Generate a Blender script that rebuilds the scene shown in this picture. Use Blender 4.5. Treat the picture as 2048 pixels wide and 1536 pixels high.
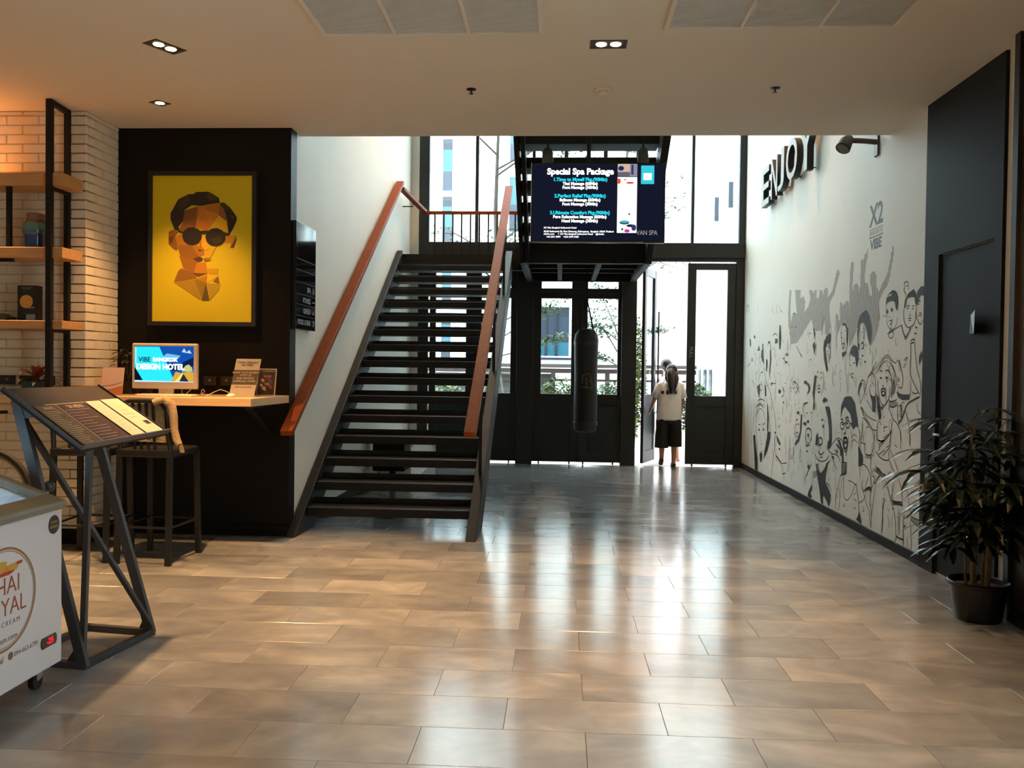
import bpy, bmesh, math, random
from mathutils import Vector, Matrix, Euler
random.seed(7)
for o in list(bpy.data.objects): bpy.data.objects.remove(o, do_unlink=True)
SC = bpy.context.scene
COL = SC.collection

# ---------------------------------------------------------------- camera
cam_d = bpy.data.cameras.new('camera'); cam = bpy.data.objects.new('camera', cam_d); COL.objects.link(cam)
cam_d.sensor_fit = 'HORIZONTAL'; cam_d.sensor_width = 36.0; cam_d.lens = 36.0 * 1702.0 / 2048.0
cam_d.clip_start = 0.05; cam_d.clip_end = 300
YAW, PITCH, ROLL = 0.05613, -0.01883, 0.01299
fwd = Vector((-math.sin(YAW)*math.cos(PITCH), math.cos(YAW)*math.cos(PITCH), math.sin(PITCH)))
rgt = Vector((math.cos(YAW), math.sin(YAW), 0)); upv = rgt.cross(fwd)
r2 = math.cos(ROLL)*rgt + math.sin(ROLL)*upv; u2 = -math.sin(ROLL)*rgt + math.cos(ROLL)*upv
m = Matrix((( r2.x, u2.x, -fwd.x, 0), (r2.y, u2.y, -fwd.y, 0), (r2.z, u2.z, -fwd.z, 1.40), (0, 0, 0, 1)))
cam.matrix_world = m
SC.camera = cam

# ---------------------------------------------------------------- world, exposure
SKY = 12.5
w = bpy.data.worlds.new('overcast_sky'); SC.world = w; w.use_nodes = True
wn = w.node_tree.nodes; bg = wn['Background']
bg.inputs[0].default_value = (0.93, 0.97, 1.0, 1); bg.inputs[1].default_value = SKY
SC.view_settings.view_transform = 'Standard'; SC.view_settings.look = 'None'
SC.view_settings.exposure = 0.0; SC.view_settings.gamma = 1.0; SC.view_settings.use_curve_mapping = False
LAMP = 130.0          # watts of one visible downlight bulb
WARM = (1.0, 0.55, 0.22)

# ---------------------------------------------------------------- helpers
def lin(c):
    return tuple((x/255/12.92 if x/255 <= 0.04045 else ((x/255+0.055)/1.055)**2.4) for x in c)

MATS = {}
def pm(name, rgb, rough=0.5, metal=0.0, var=0.0, scale=8.0, bump=0.0, spec=0.5, emit=None, es=0.0, stretch=None, coat=0.0):
    """a principled material whose colour is modulated by procedural noise"""
    if name in MATS: return MATS[name]
    ma = bpy.data.materials.new(name); ma.use_nodes = True; nt = ma.node_tree; b = nt.nodes['Principled BSDF']
    c = lin(rgb); b.inputs['Base Color'].default_value = (*c, 1)
    b.inputs['Roughness'].default_value = rough; b.inputs['Metallic'].default_value = metal
    b.inputs['Specular IOR Level'].default_value = spec
    if coat: b.inputs['Coat Weight'].default_value = coat; b.inputs['Coat Roughness'].default_value = 0.15
    if emit:
        b.inputs['Emission Color'].default_value = (*lin(emit), 1); b.inputs['Emission Strength'].default_value = es
    if var or bump:
        tc = nt.nodes.new('ShaderNodeTexCoord'); mp = nt.nodes.new('ShaderNodeMapping')
        nt.links.new(tc.outputs['Object'], mp.inputs['Vector'])
        if stretch: mp.inputs['Scale'].default_value = stretch
        nz = nt.nodes.new('ShaderNodeTexNoise'); nz.inputs['Scale'].default_value = scale; nz.inputs['Detail'].default_value = 4
        nt.links.new(mp.outputs[0], nz.inputs['Vector'])
        if var:
            mr = nt.nodes.new('ShaderNodeMapRange'); mr.inputs['From Min'].default_value = 0.25; mr.inputs['From Max'].default_value = 0.75
            mr.inputs['To Min'].default_value = 1-var; mr.inputs['To Max'].default_value = 1+var
            nt.links.new(nz.outputs['Fac'], mr.inputs['Value'])
            mx = nt.nodes.new('ShaderNodeVectorMath'); mx.operation = 'SCALE'; mx.inputs[0].default_value = c
            nt.links.new(mr.outputs[0], mx.inputs['Scale']); nt.links.new(mx.outputs[0], b.inputs['Base Color'])
        if bump:
            bp = nt.nodes.new('ShaderNodeBump'); bp.inputs['Strength'].default_value = bump; bp.inputs['Distance'].default_value = 0.01
            nt.links.new(nz.outputs['Fac'], bp.inputs['Height']); nt.links.new(bp.outputs[0], b.inputs['Normal'])
    MATS[name] = ma; return ma

def glass(name, tint=(235, 245, 245), refl=0.12):
    if name in MATS: return MATS[name]
    ma = bpy.data.materials.new(name); ma.use_nodes = True; nt = ma.node_tree; nt.nodes.clear()
    out = nt.nodes.new('ShaderNodeOutputMaterial'); tr = nt.nodes.new('ShaderNodeBsdfTransparent'); gl = nt.nodes.new('ShaderNodeBsdfGlossy')
    lw = nt.nodes.new('ShaderNodeFresnel'); lw.inputs['IOR'].default_value = 1.45; mx = nt.nodes.new('ShaderNodeMixShader')
    tr.inputs[0].default_value = (*lin(tint), 1); gl.inputs['Roughness'].default_value = 0.02
    ge = nt.nodes.new('ShaderNodeNewGeometry'); mb_ = nt.nodes.new('ShaderNodeMath'); mb_.operation = 'SUBTRACT'; mb_.inputs[0].default_value = 1.0; nt.links.new(ge.outputs['Backfacing'], mb_.inputs[1])
    fm = nt.nodes.new('ShaderNodeMath'); fm.operation = 'MULTIPLY'; nt.links.new(lw.outputs[0], fm.inputs[0]); nt.links.new(mb_.outputs[0], fm.inputs[1])   # the inner face of a pane adds no second mirror
    nt.links.new(fm.outputs[0], mx.inputs[0]); nt.links.new(tr.outputs[0], mx.inputs[1]); nt.links.new(gl.outputs[0], mx.inputs[2])
    nt.links.new(mx.outputs[0], out.inputs[0]); MATS[name] = ma; return ma

def emis(name, rgb, s):
    if name in MATS: return MATS[name]
    ma = bpy.data.materials.new(name); ma.use_nodes = True; nt = ma.node_tree; nt.nodes.clear()
    out = nt.nodes.new('ShaderNodeOutputMaterial'); e = nt.nodes.new('ShaderNodeEmission')
    e.inputs[0].default_value = (*lin(rgb), 1); e.inputs[1].default_value = s
    nt.links.new(e.outputs[0], out.inputs[0]); MATS[name] = ma; return ma

def frame_of(d, up=(0, 0, 1)):
    d = Vector(d).normalized(); up = Vector(up)
    if abs(d.dot(up)) > 0.999: up = Vector((0, 1, 0))
    s = d.cross(up).normalized(); u = s.cross(d).normalized()
    return s, u, d

class MB:
    """collects boxes, bars, tubes, lathes and prisms into one mesh"""
    def __init__(s): s.v, s.f, s.m = [], [], []
    def add(s, vs, fs, mi=0):
        n = len(s.v); s.v += [Vector(v) for v in vs]
        for f in fs: s.f.append(tuple(i+n for i in f)); s.m.append(mi)
        return s
    def box(s, a, b, mi=0):
        x0, x1 = sorted((a[0], b[0])); y0, y1 = sorted((a[1], b[1])); z0, z1 = sorted((a[2], b[2]))
        return s.add([(x0,y0,z0),(x1,y0,z0),(x1,y1,z0),(x0,y1,z0),(x0,y0,z1),(x1,y0,z1),(x1,y1,z1),(x0,y1,z1)],
                     [(0,3,2,1),(4,5,6,7),(0,1,5,4),(1,2,6,5),(2,3,7,6),(3,0,4,7)], mi)
    def bar(s, p, q, w, h, mi=0, up=(0, 0, 1)):
        p, q = Vector(p), Vector(q); sd, u, d = frame_of(q-p, up); vs = []
        for e in (p, q):
            for a, b in ((-1,-1),(1,-1),(1,1),(-1,1)): vs.append(e + sd*(a*w/2) + u*(b*h/2))
        return s.add(vs, [(3,2,1,0),(4,5,6,7),(0,1,5,4),(1,2,6,5),(2,3,7,6),(3,0,4,7)], mi)
    def tube(s, pts, r, n=8, mi=0, caps=True, closed=False):
        pts = [Vector(p) for p in pts]; k = len(pts); rs = r if isinstance(r, (list, tuple)) else [r]*k
        vs, fs = [], []; ref = None
        for i, p in enumerate(pts):
            if closed: d = pts[(i+1) % k] - pts[i-1]
            else: d = pts[min(i+1, k-1)] - pts[max(i-1, 0)]
            d.normalize()
            if ref is None: ref = frame_of(d)[0]
            ref = (ref - d*ref.dot(d)); ref = ref.normalized() if ref.length > 1e-6 else frame_of(d)[0]
            b = d.cross(ref)
            for j in range(n):
                a = 2*math.pi*j/n; vs.append(p + (ref*math.cos(a) + b*math.sin(a))*rs[i])
        rng = k if closed else k-1
        for i in range(rng):
            for j in range(n):
                a, b2 = i*n+j, i*n+(j+1) % n; c, d2 = ((i+1) % k)*n+(j+1) % n, ((i+1) % k)*n+j
                fs.append((a, b2, c, d2))
        if caps and not closed:
            fs.append(tuple(range(n-1, -1, -1))); fs.append(tuple(range((k-1)*n, k*n)))
        return s.add(vs, fs, mi)
    def lathe(s, prof, c=(0, 0, 0), n=24, mi=0, sx=1, sy=1):
        vs, fs = [], []; k = len(prof); c = Vector(c)
        for r, z in prof:
            for j in range(n):
                a = 2*math.pi*j/n; vs.append(c + Vector((r*sx*math.cos(a), r*sy*math.sin(a), z)))
        for i in range(k-1):
            for j in range(n): fs.append((i*n+j, i*n+(j+1) % n, (i+1)*n+(j+1) % n, (i+1)*n+j))
        fs.append(tuple(range(n-1, -1, -1))); fs.append(tuple(range((k-1)*n, k*n)))
        return s.add(vs, fs, mi)
    def prism(s, poly, O, R, U, t0=0.0, t1=0.001, mi=0):
        """polygon in the plane O + a R + b U, extruded along R x U"""
        O, R, U = Vector(O), Vector(R), Vector(U); N = R.cross(U).normalized(); n = len(poly)
        ar = sum(poly[i][0]*poly[(i+1) % n][1] - poly[(i+1) % n][0]*poly[i][1] for i in range(n))
        if ar < 0: poly = poly[::-1]
        vs = [O + R*a + U*b + N*t0 for a, b in poly] + [O + R*a + U*b + N*t1 for a, b in poly]
        fs = [tuple(range(n-1, -1, -1)), tuple(range(n, 2*n))] + [(i, (i+1) % n, (i+1) % n + n, i+n) for i in range(n)]
        return s.add(vs, fs, mi)
    def sphere(s, c, r, n=16, k=10, mi=0):
        rx, ry, rz = r if isinstance(r, (tuple, list)) else (r, r, r)
        prof = []
        vs, fs = [], []; c = Vector(c)
        for i in range(1, k):
            t = math.pi*i/k
            for j in range(n):
                a = 2*math.pi*j/n; vs.append(c + Vector((rx*math.sin(t)*math.cos(a), ry*math.sin(t)*math.sin(a), -rz*math.cos(t))))
        nb = len(vs); vs += [c + Vector((0, 0, -rz)), c + Vector((0, 0, rz))]
        for i in range(k-2):
            for j in range(n): fs.append((i*n+j, i*n+(j+1) % n, (i+1)*n+(j+1) % n, (i+1)*n+j))
        for j in range(n):
            fs.append((nb, (j+1) % n, j)); fs.append((nb+1, (k-2)*n+j, (k-2)*n+(j+1) % n))
        return s.add(vs, fs, mi)
    def build(s, name, mats, parent=None, smooth=False, bevel=0.0, local=False, kind=None, segs=2):
        off = Vector((0, 0, 0))
        if parent is not None and not local:
            r = parent
            while r.parent is not None: r = r.parent
            off = r.location
        me = bpy.data.meshes.new(name)
        me.from_pydata([tuple(v-off) for v in s.v], [], s.f)
        if not isinstance(mats, (list, tuple)): mats = [mats]
        for ma in mats: me.materials.append(ma)
        for p, mi in zip(me.polygons, s.m): p.material_index = mi; p.use_smooth = smooth
        if smooth:
            try: me.set_sharp_from_angle(angle=math.radians(40))
            except Exception: pass
        me.update()
        o = bpy.data.objects.new(name, me); COL.objects.link(o)
        if parent is not None: o.parent = parent
        if bevel:
            b = o.modifiers.new('bevel', 'BEVEL'); b.width = bevel; b.segments = segs; b.limit_method = 'ANGLE'
        if kind: o['kind'] = kind
        return o

def thing(name, label, cat, loc=(0, 0, 0), rz=0.0, group=None):
    o = bpy.data.objects.new(name, None); COL.objects.link(o); o.location = loc; o.rotation_euler = (0, 0, rz)
    o.empty_display_size = 0.1
    return tag(o, label, cat, group)
def tag(o, label, cat, group=None):
    o['label'] = label; o['category'] = cat
    if group: o['group'] = group
    return o
def struct(name, loc=(0, 0, 0)):
    o = bpy.data.objects.new(name, None); COL.objects.link(o); o.location = loc; o['kind'] = 'structure'; return o
def copy_tree(o, parent=None):
    c = o.copy(); COL.objects.link(c)
    if parent is not None: c.parent = parent
    for ch in [x for x in bpy.data.objects if x.parent is o]: copy_tree(ch, c)
    return c

def text_part(txt, size, O, R, U, mat, name='lettering', parent=None, align='CENTER', bold=0.0, depth=0.0006, xs=1.0, spacing=1.0, shear=0.0):
    """flat lettering as a thin mesh in the plane (O, R, U); kept as a child of its thing"""
    cu = bpy.data.curves.new('t', 'FONT'); cu.body = txt; cu.size = size; cu.align_x = align; cu.align_y = 'CENTER'
    cu.offset = bold; cu.extrude = depth/2; cu.space_character = spacing; cu.shear = shear; cu.resolution_u = 3
    to = bpy.data.objects.new('t', cu); me = bpy.data.meshes.new_from_object(to)
    bpy.data.objects.remove(to); bpy.data.curves.remove(cu)
    R, U, O = Vector(R).normalized(), Vector(U).normalized(), Vector(O); N = R.cross(U)
    off = Vector((0, 0, 0))
    if parent is not None:
        r = parent
        while r.parent is not None: r = r.parent
        off = r.location
    for v in me.vertices:
        v.co = O - off + R*(v.co.x*xs) + U*v.co.y + N*(v.co.z + depth/2)
    me.materials.clear(); me.materials.append(mat); me.name = name
    o = bpy.data.objects.new(name, me); COL.objects.link(o)
    if parent is not None: o.parent = parent
    return o

X, Y, Z = Vector((1, 0, 0)), Vector((0, 1, 0)), Vector((0, 0, 1))

# ---------------------------------------------------------------- materials
M_white = pm('white_paint', (226, 222, 212), 0.6, var=0.03, scale=2.0, bump=0.02)
M_ceil = pm('ceiling_paint', (222, 214, 198), 0.75, var=0.02, scale=1.5)
M_black = pm('black_steel', (20, 20, 20), 0.55, var=0.1, scale=6, spec=0.25)
M_frame = pm('facade_frame', (24, 26, 28), 0.45, var=0.08, scale=5)
M_doorp = pm('door_panel', (26, 36, 36), 0.5, var=0.08, scale=5)
M_dark = pm('dark_wall', (14, 11, 8), 0.5, var=0.12, scale=3, spec=0.2)
M_gray = pm('charcoal_panel', (27, 26, 27), 0.65, var=0.08, scale=3, spec=0.2)
M_counter = pm('oak_counter', (205, 168, 122), 0.4, var=0.12, scale=3, stretch=(1.2, 14, 14))
M_shelf = pm('shelf_wood', (188, 140, 88), 0.45, var=0.15, scale=3, stretch=(1.2, 16, 16))
M_rail = pm('handrail_wood', (130, 61, 18), 0.5, var=0.18, scale=2.5, stretch=(20, 1.2, 8), spec=0.12)
M_brick = pm('white_brick', (222, 208, 182), 0.65, var=0.06, scale=9, bump=0.15)
M_mortar = pm('mortar', (196, 180, 152), 0.85, var=0.08, scale=20)
M_stool = pm('stool_metal', (15, 14, 14), 0.42, var=0.1, scale=8)
M_glass = glass('clear_glass')
M_chrome = pm('brushed_steel', (170, 170, 170), 0.3, metal=1.0)
M_cream = pm('cream_plastic', (224, 205, 172), 0.4)
M_paper = pm('cream_paper', (196, 178, 148), 0.7, var=0.03, scale=12)
M_wht = pm('print_white', (232, 230, 224), 0.6)
M_ink = pm('print_black', (20, 20, 22), 0.6)
# ================================================================ SETTING
CZ = 3.325            # lobby ceiling height
CE = 7.09             # edge of the lobby ceiling, beyond it the double-height hall
FY = 12.50            # facade plane
RX = 2.64             # right wall
LX = -2.215           # left wall beside the stair

def floor_material():
    ma = bpy.data.materials.new('stone_tile'); ma.use_nodes = True; nt = ma.node_tree; b = nt.nodes['Principled BSDF']; L = nt.links.new; N = nt.nodes.new
    tc = N('ShaderNodeTexCoord'); oi = N('ShaderNodeObjectInfo')
    cm = N('ShaderNodeCombineXYZ'); mu = N('ShaderNodeMath'); mu.operation = 'MULTIPLY'; mu.inputs[1].default_value = 61.7
    L(oi.outputs['Random'], mu.inputs[0]); L(mu.outputs[0], cm.inputs[0]); L(mu.outputs[0], cm.inputs[1]); L(oi.outputs['Random'], cm.inputs[2])
    ad = N('ShaderNodeVectorMath'); ad.operation = 'ADD'; L(tc.outputs['Object'], ad.inputs[0]); L(cm.outputs[0], ad.inputs[1])
    mp = N('ShaderNodeMapping'); mp.inputs['Scale'].default_value = (1.2, 2.4, 1); mp.inputs['Rotation'].default_value = (0, 0, 0.25); L(ad.outputs[0], mp.inputs['Vector'])
    n1 = N('ShaderNodeTexNoise'); n1.inputs['Scale'].default_value = 1.1; n1.inputs['Detail'].default_value = 5; n1.inputs['Distortion'].default_value = 1.3; L(mp.outputs[0], n1.inputs['Vector'])
    n2 = N('ShaderNodeTexNoise'); n2.inputs['Scale'].default_value = 9; n2.inputs['Detail'].default_value = 5; L(ad.outputs[0], n2.inputs['Vector'])
    cr = N('ShaderNodeValToRGB'); e = cr.color_ramp.elements
    e[0].position = 0.22; e[0].color = (*lin((106, 108, 112)), 1); e[1].position = 0.80; e[1].color = (*lin((160, 157, 152)), 1)
    q = e.new(0.5); q.color = (*lin((130, 130, 130)), 1)
    L(n1.outputs['Fac'], cr.inputs[0])
    mr = N('ShaderNodeMapRange'); mr.inputs['To Min'].default_value = 0.80; mr.inputs['To Max'].default_value = 1.22; L(oi.outputs['Random'], mr.inputs['Value'])
    m2 = N('ShaderNodeMapRange'); m2.inputs['From Min'].default_value = .3; m2.inputs['From Max'].default_value = .7; m2.inputs['To Min'].default_value = 0.93; m2.inputs['To Max'].default_value = 1.07; L(n2.outputs['Fac'], m2.inputs['Value'])
    mm = N('ShaderNodeMath'); mm.operation = 'MULTIPLY'; L(mr.outputs[0], mm.inputs[0]); L(m2.outputs[0], mm.inputs[1])
    sc = N('ShaderNodeVectorMath'); sc.operation = 'SCALE'; L(cr.outputs[0], sc.inputs[0]); L(mm.outputs[0], sc.inputs['Scale']); L(sc.outputs[0], b.inputs['Base Color'])
    r = N('ShaderNodeMapRange'); r.inputs['To Min'].default_value = 0.12; r.inputs['To Max'].default_value = 0.21; L(n1.outputs['Fac'], r.inputs['Value']); L(r.outputs[0], b.inputs['Roughness'])
    b.inputs['Specular IOR Level'].default_value = 0.5
    bp = N('ShaderNodeBump'); bp.inputs['Strength'].default_value = 0.035; bp.inputs['Distance'].default_value = 0.01; L(n2.outputs['Fac'], bp.inputs['Height']); L(bp.outputs[0], b.inputs['Normal'])
    return ma
M_tile = floor_material()
M_grout = pm('grout', (92, 86, 78), 0.8)

floor = MB().box((-6.6, -5, -0.2), (2.75, FY+0.1, -0.006)).build('floor', M_grout); floor['kind'] = 'structure'
TW, TD = 0.6347, 0.3157
def tile_mb(w=TW, d=TD, cx=0, cy=0, mb=None):
    mb = mb or MB(); g, c = 0.0010, 0.0010; a, b2 = w/2-g, d/2-g
    vs = [(cx-a, cy-b2, -0.008), (cx+a, cy-b2, -0.008), (cx+a, cy+b2, -0.008), (cx-a, cy+b2, -0.008)]
    vs += [(cx-a, cy-b2, -c*.6), (cx+a, cy-b2, -c*.6), (cx+a, cy+b2, -c*.6), (cx-a, cy+b2, -c*.6)]
    vs += [(cx-a+c, cy-b2+c, 0), (cx+a-c, cy-b2+c, 0), (cx+a-c, cy+b2-c, 0), (cx-a+c, cy+b2-c, 0)]
    fs = [(8, 9, 10, 11)]
    for i in range(4):
        j = (i+1) % 4; fs += [(i, j, 4+j, 4+i), (4+i, 4+j, 8+j, 8+i)]
    return mb.add(vs, fs)
tile0 = tile_mb().build('floor_tile', M_tile, parent=floor); tile_me = tile0.data; bpy.data.objects.remove(tile0)
ntile = 0; rest = MB()
for r in range(-24, 30):
    yc = 3.263 + TD/2 + r*TD
    if yc > FY+0.05: break
    off = 0.4335 if r % 2 == 0 else 0.4335 - TW/2
    for k in range(-11, 5):
        xc = off + TW/2 + k*TW
        if xc - TW/2 > 2.70 or xc + TW/2 < -6.6: continue
        vis = (yc > 2.75 and yc < 8.9 and abs(xc + 0.056*yc) < yc*0.62 + 0.35 and (xc > -4.0 if yc < 6.6 else xc > -2.45) and xc < 2.9)
        if vis and ntile < 298:
            o = bpy.data.objects.new('floor_tile', tile_me); COL.objects.link(o); o.parent = floor; o.location = (xc, yc, 0); ntile += 1
        else: tile_mb(cx=xc, cy=yc, mb=rest)
o = rest.build('tile_field', M_tile, parent=floor); o['kind'] = 'stuff'

# lobby ceiling slab and the hall ceiling
o = MB().box((-6.7, -5, CZ), (2.8, CE, CZ+0.42)).build('ceiling', M_ceil); o['kind'] = 'structure'
o = MB().box((-3, CE-2.2, 7.0), (3.0, FY+0.1, 7.2)).build('ceiling', M_ceil); o['kind'] = 'structure'
# walls
def wallbox(name, a, b, mat): 
    o = MB().box(a, b).build(name, mat); o['kind'] = 'structure'; return o
wall_right = wallbox('wall_right', (RX, 6.3, 0), (RX+0.15, FY+0.1, 7.2), M_white)
wallbox('wall_right_lobby', (RX, 4.9, 0), (RX+0.15, 6.3, CZ), M_white)
wallbox('wall_right_upper', (RX, CE-2.2, CZ+0.42), (RX+0.15, 6.3, 7.2), M_white)
wallbox('wall_left', (LX-0.14, 6.98, 0), (LX, FY+0.1, 7.2), M_white)
wallbox('wall_left_nib', (LX, FY-0.05, 0), (-2.10, FY+0.1, 7.2), M_white)
wallbox('wall_left_upper', (LX-0.14, CE-2.2, CZ+0.42), (LX, 6.98, 7.2), M_white)
wallbox('wall_hall_back', (-3, CE-2.35, CZ+0.42), (3.0, CE-2.2, 7.2), M_white)
alcove = wallbox('wall_alcove', (-3.70, 6.83, 0), (-2.203, 6.98, CZ), M_dark)
o = MB().box((-3.645, 6.805, 0), (-2.203, 6.83, 0.09)).build('baseboard_alcove', M_dark); o['kind'] = 'structure'
wallbox('wall_outer', (-6.7, -5, 0), (-6.6, 6.6, CZ), M_white)
wallbox('wall_lobby_end', (-6.6, -5.1, 0), (2.8, -5.0, CZ), M_white)
o = MB().box((RX-0.018, 6.3, 0), (RX, FY-0.06, 0.075)).build('baseboard_right', M_gray, bevel=0.003); o['kind'] = 'structure'
o = MB().box((LX, 6.98, 0), (LX+0.015, FY-0.06, 0.09)).build('baseboard_left', M_gray); o['kind'] = 'structure'

# right lobby wall towards the camera: unseen glazed opening, added to bring daylight in beside the camera
wallbox('wall_right_near', (RX, -5, 0), (RX+0.15, 0.2, CZ), M_white)
wallbox('wall_right_head', (RX, 0.2, 2.5), (RX+0.15, 1.8, CZ), M_white)
wn1 = struct('added_window', (RX+0.05, 1.0, 0))
for y in (0.24, 1.0, 1.76): MB().box((RX+0.03, y-.04, 0), (RX+0.10, y+.04, 2.5)).build('frame_post', M_frame, wn1)
MB().box((RX+0.06, 0.2, 0), (RX+0.07, 1.8, 2.5)).build('pane', M_glass, wn1)
wallbox('wall_right_pier', (RX, 1.8, 0), (RX+0.15, 3.78, CZ), M_white)

# brick walls, each brick a piece
BH, BL = 0.0715, 0.255
def brick_wall(name, wallargs, origin, R, N, length, height, lim=299):
    root = wallbox(name, *wallargs, M_mortar); n = 0; rest = MB(); R, N = Vector(R), Vector(N)
    def put(mb, s0, s1, z0, z1):
        g = 0.0035; s0 += g*.5; s1 -= g*.5; z0 += g*.8; z1 -= g*.8; c = 0.004; d = 0.009
        O = Vector(origin); P = lambda s, z, t: O + R*s + Z*z + N*t
        return mb.add([P(s0,z0,0),P(s1,z0,0),P(s1,z1,0),P(s0,z1,0),P(s0+c,z0+c,d),P(s1-c,z0+c,d),P(s1-c,z1-c,d),P(s0+c,z1-c,d)],
                      [(4,5,6,7),(0,1,5,4),(1,2,6,5),(2,3,7,6),(3,0,4,7)])
    rows = int(height/BH)+1
    shared = {}
    for r in range(rows):
        z0, z1 = r*BH, min((r+1)*BH, height)
        if z1-z0 < 0.02: continue
        s = 0 if r % 2 == 0 else -BL/2
        while s < length:
            a, b = max(s, 0), min(s+BL, length)
            if b-a > 0.03:
                if n < lim:
                    key = (round(b-a, 3), round(z1-z0, 3))
                    if key not in shared:
                        t = put(MB(), 0, b-a, 0, z1-z0).build('brick', M_brick, root); me = t.data
                        me.transform(Matrix.Translation(-Vector(origin))); shared[key] = me; bpy.data.objects.remove(t)
                    ob = bpy.data.objects.new('brick', shared[key]); COL.objects.link(ob); ob.parent = root
                    ob.location = Vector(origin) + R*a + Z*z0 + N*random.uniform(-0.0015, 0.0015); n += 1
                else: put(rest, a, b, z0, z1)
            s += BL
    if rest.v: rest.build('brick_field', M_brick, root)['kind'] = 'stuff'
    return root
BY, BX = 6.35, -3.64
brick_wall('wall_brick', ((-6.6, BY+0.012, 0), (BX-0.012, BY+0.15, CZ)), (BX, BY+0.012, 0), (-1, 0, 0), (0, -1, 0), 1.62, CZ)
brick_wall('wall_brick_return', ((BX-0.15, BY+0.012, 0), (BX-0.012, 6.83, CZ)), (BX-0.012, BY, 0), (0, 1, 0), (1, 0, 0), 0.48, CZ)
o = MB().box((-6.6, BY-0.016, 0), (BX+0.006, BY+0.012, 0.115)).build('baseboard_brick', M_dark); o['kind'] = 'structure'
o = MB().box((BX-0.012, BY-0.016, 0), (BX+0.014, 6.81, 0.115)).build('baseboard_return', M_dark); o['kind'] = 'structure'

# dark panel with a recessed door on the right
dp = struct('door_1', (RX, 5.78, 0))
t = 0.022
MB().box((RX-t, 6.09, 0), (RX, 6.32, CZ)).build('side_panel', M_gray, dp)
MB().box((RX-t, 5.24, 0), (RX, 5.325, CZ)).build('side_panel', M_gray, dp)
MB().box((RX-t, 5.325, 2.225), (RX, 6.09, CZ)).build('head_panel', M_gray, dp)
MB().box((RX-0.004, 5.33, 0.02), (RX+0.0, 6.085, 2.22)).build('leaf', pm('door_leaf', (22, 21, 22), 0.65, var=0.06, scale=3, spec=0.2), dp)
for y in (5.335, 6.08): MB().box((RX-0.010, y-.006, 0), (RX-0.003, y+.006, 2.225)).build('reveal', M_frame, dp)
MB().tube([(RX-0.06, 6.02, 0.98), (RX-0.06, 5.92, 0.98)], 0.008, 8).tube([(RX-0.004, 6.02, 0.98), (RX-0.06, 6.02, 0.98)], 0.01, 8).build('handle', M_chrome, dp, smooth=True)

# dark timber pier at the far right
pr_ = struct('trim_1', (RX, 4.9, 0))
MB().box((2.55, 4.955, 0), (RX, 5.01, CZ)).build('frame_post', pm('pier_dark', (38, 32, 28), 0.5, var=0.1), pr_)
MB().box((2.575, 3.78, 0), (RX, 4.955, CZ)).build('panel', pm('pier_wood', (62, 50, 38), 0.5, var=0.15, scale=3, stretch=(2, 2, 14)), pr_)
MB().box((2.55, 3.78, 0), (2.575, 4.955, 0.09)).build('skirting', M_gray, pr_)

# ---------------------------------------------------------------- facade
def fbox(par, name, x0, x1, z0, z1, mat=None, y0=FY-0.05, y1=FY+0.05, bev=0.004):
    return MB().box((x0, y0, z0), (x1, y1, z1)).build(name, mat or M_frame, par, bevel=bev)
def pane(par, x0, x1, z0, z1): return MB().box((x0, FY-0.004, z0), (x1, FY+0.004, z1)).build('pane', M_glass, par)
wu = struct('window_2', (0, FY, 3.2))
fbox(wu, 'frame_post', -2.10, -1.95, 0, 7.1); fbox(wu, 'frame_post', 2.545, RX, 3.22, 7.1)
for x in (-1.25, -0.42, 1.085): fbox(wu, 'mullion', x-0.024, x+0.024, 3.235, 7.1)
fbox(wu, 'mullion', 1.862, 1.905, 3.235, 7.1)
for x in (0.05, 0.62): fbox(wu, 'mullion', x-0.03, x+0.03, 3.235, 7.1)
fbox(wu, 'mid_beam', -1.95, RX, 3.02, 3.235, y0=FY-0.08, y1=FY+0.08)
xs = [-1.95, -1.274, -1.226, -.444, -.396, 0.02, 0.08, .59, .65, 1.061, 1.109, 1.862, 1.905, 2.545]
for a, b in zip(xs[::2], xs[1::2]): pane(wu, a, b, 3.235, 7.1)

def leaf(par, x0, x1, z1, gx0, gx1, gz0, gz1, handle=None):
    fbox(par, 'stile', x0, gx0, 0.035, z1, y0=FY-0.03, y1=FY+0.03); fbox(par, 'stile', gx1, x1, 0.035, z1, y0=FY-0.03, y1=FY+0.03)
    fbox(par, 'top_rail', gx0, gx1, gz1, z1, y0=FY-0.03, y1=FY+0.03)
    fbox(par, 'mid_rail', gx0, gx1, gz0-0.15, gz0, y0=FY-0.03, y1=FY+0.03); fbox(par, 'bottom_rail', gx0, gx1, 0.035, 0.18, y0=FY-0.03, y1=FY+0.03)
    fbox(par, 'panel', gx0, gx1, 0.18, gz0-0.15, M_doorp, y0=FY-0.012, y1=FY+0.012)
    MB().box((gx0, FY-0.004, gz0), (gx1, FY+0.004, gz1)).build('pane', M_glass, par)
    for x in (x0+0.1, x1-0.1): MB().box((x-.012, FY-.01, 0), (x+.012, FY+.01, 0.036)).build('floor_guide', M_frame, par)
d2 = struct('door_2', (-1.28, FY, 0)); leaf(d2, -1.93, -1.275, 2.5, -1.838, -1.391, 1.03, 2.425); leaf(d2, -1.275, -0.64, 2.5, -1.161, -.731, 1.03, 2.425)
fbox(d2, 'head', -1.95, -0.64, 2.5, 2.571); 
d3 = struct('door_3', (0.25, FY, 0)); leaf(d3, -0.40, 0.25, 2.5, -.281, .159, 1.03, 2.425); leaf(d3, 0.25, 0.885, 2.5, .394, .832, 1.03, 2.425)
fbox(d3, 'head', -0.40, 0.885, 2.5, 2.571)
wt = struct('window_3', (-0.5, FY, 2.8))
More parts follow.
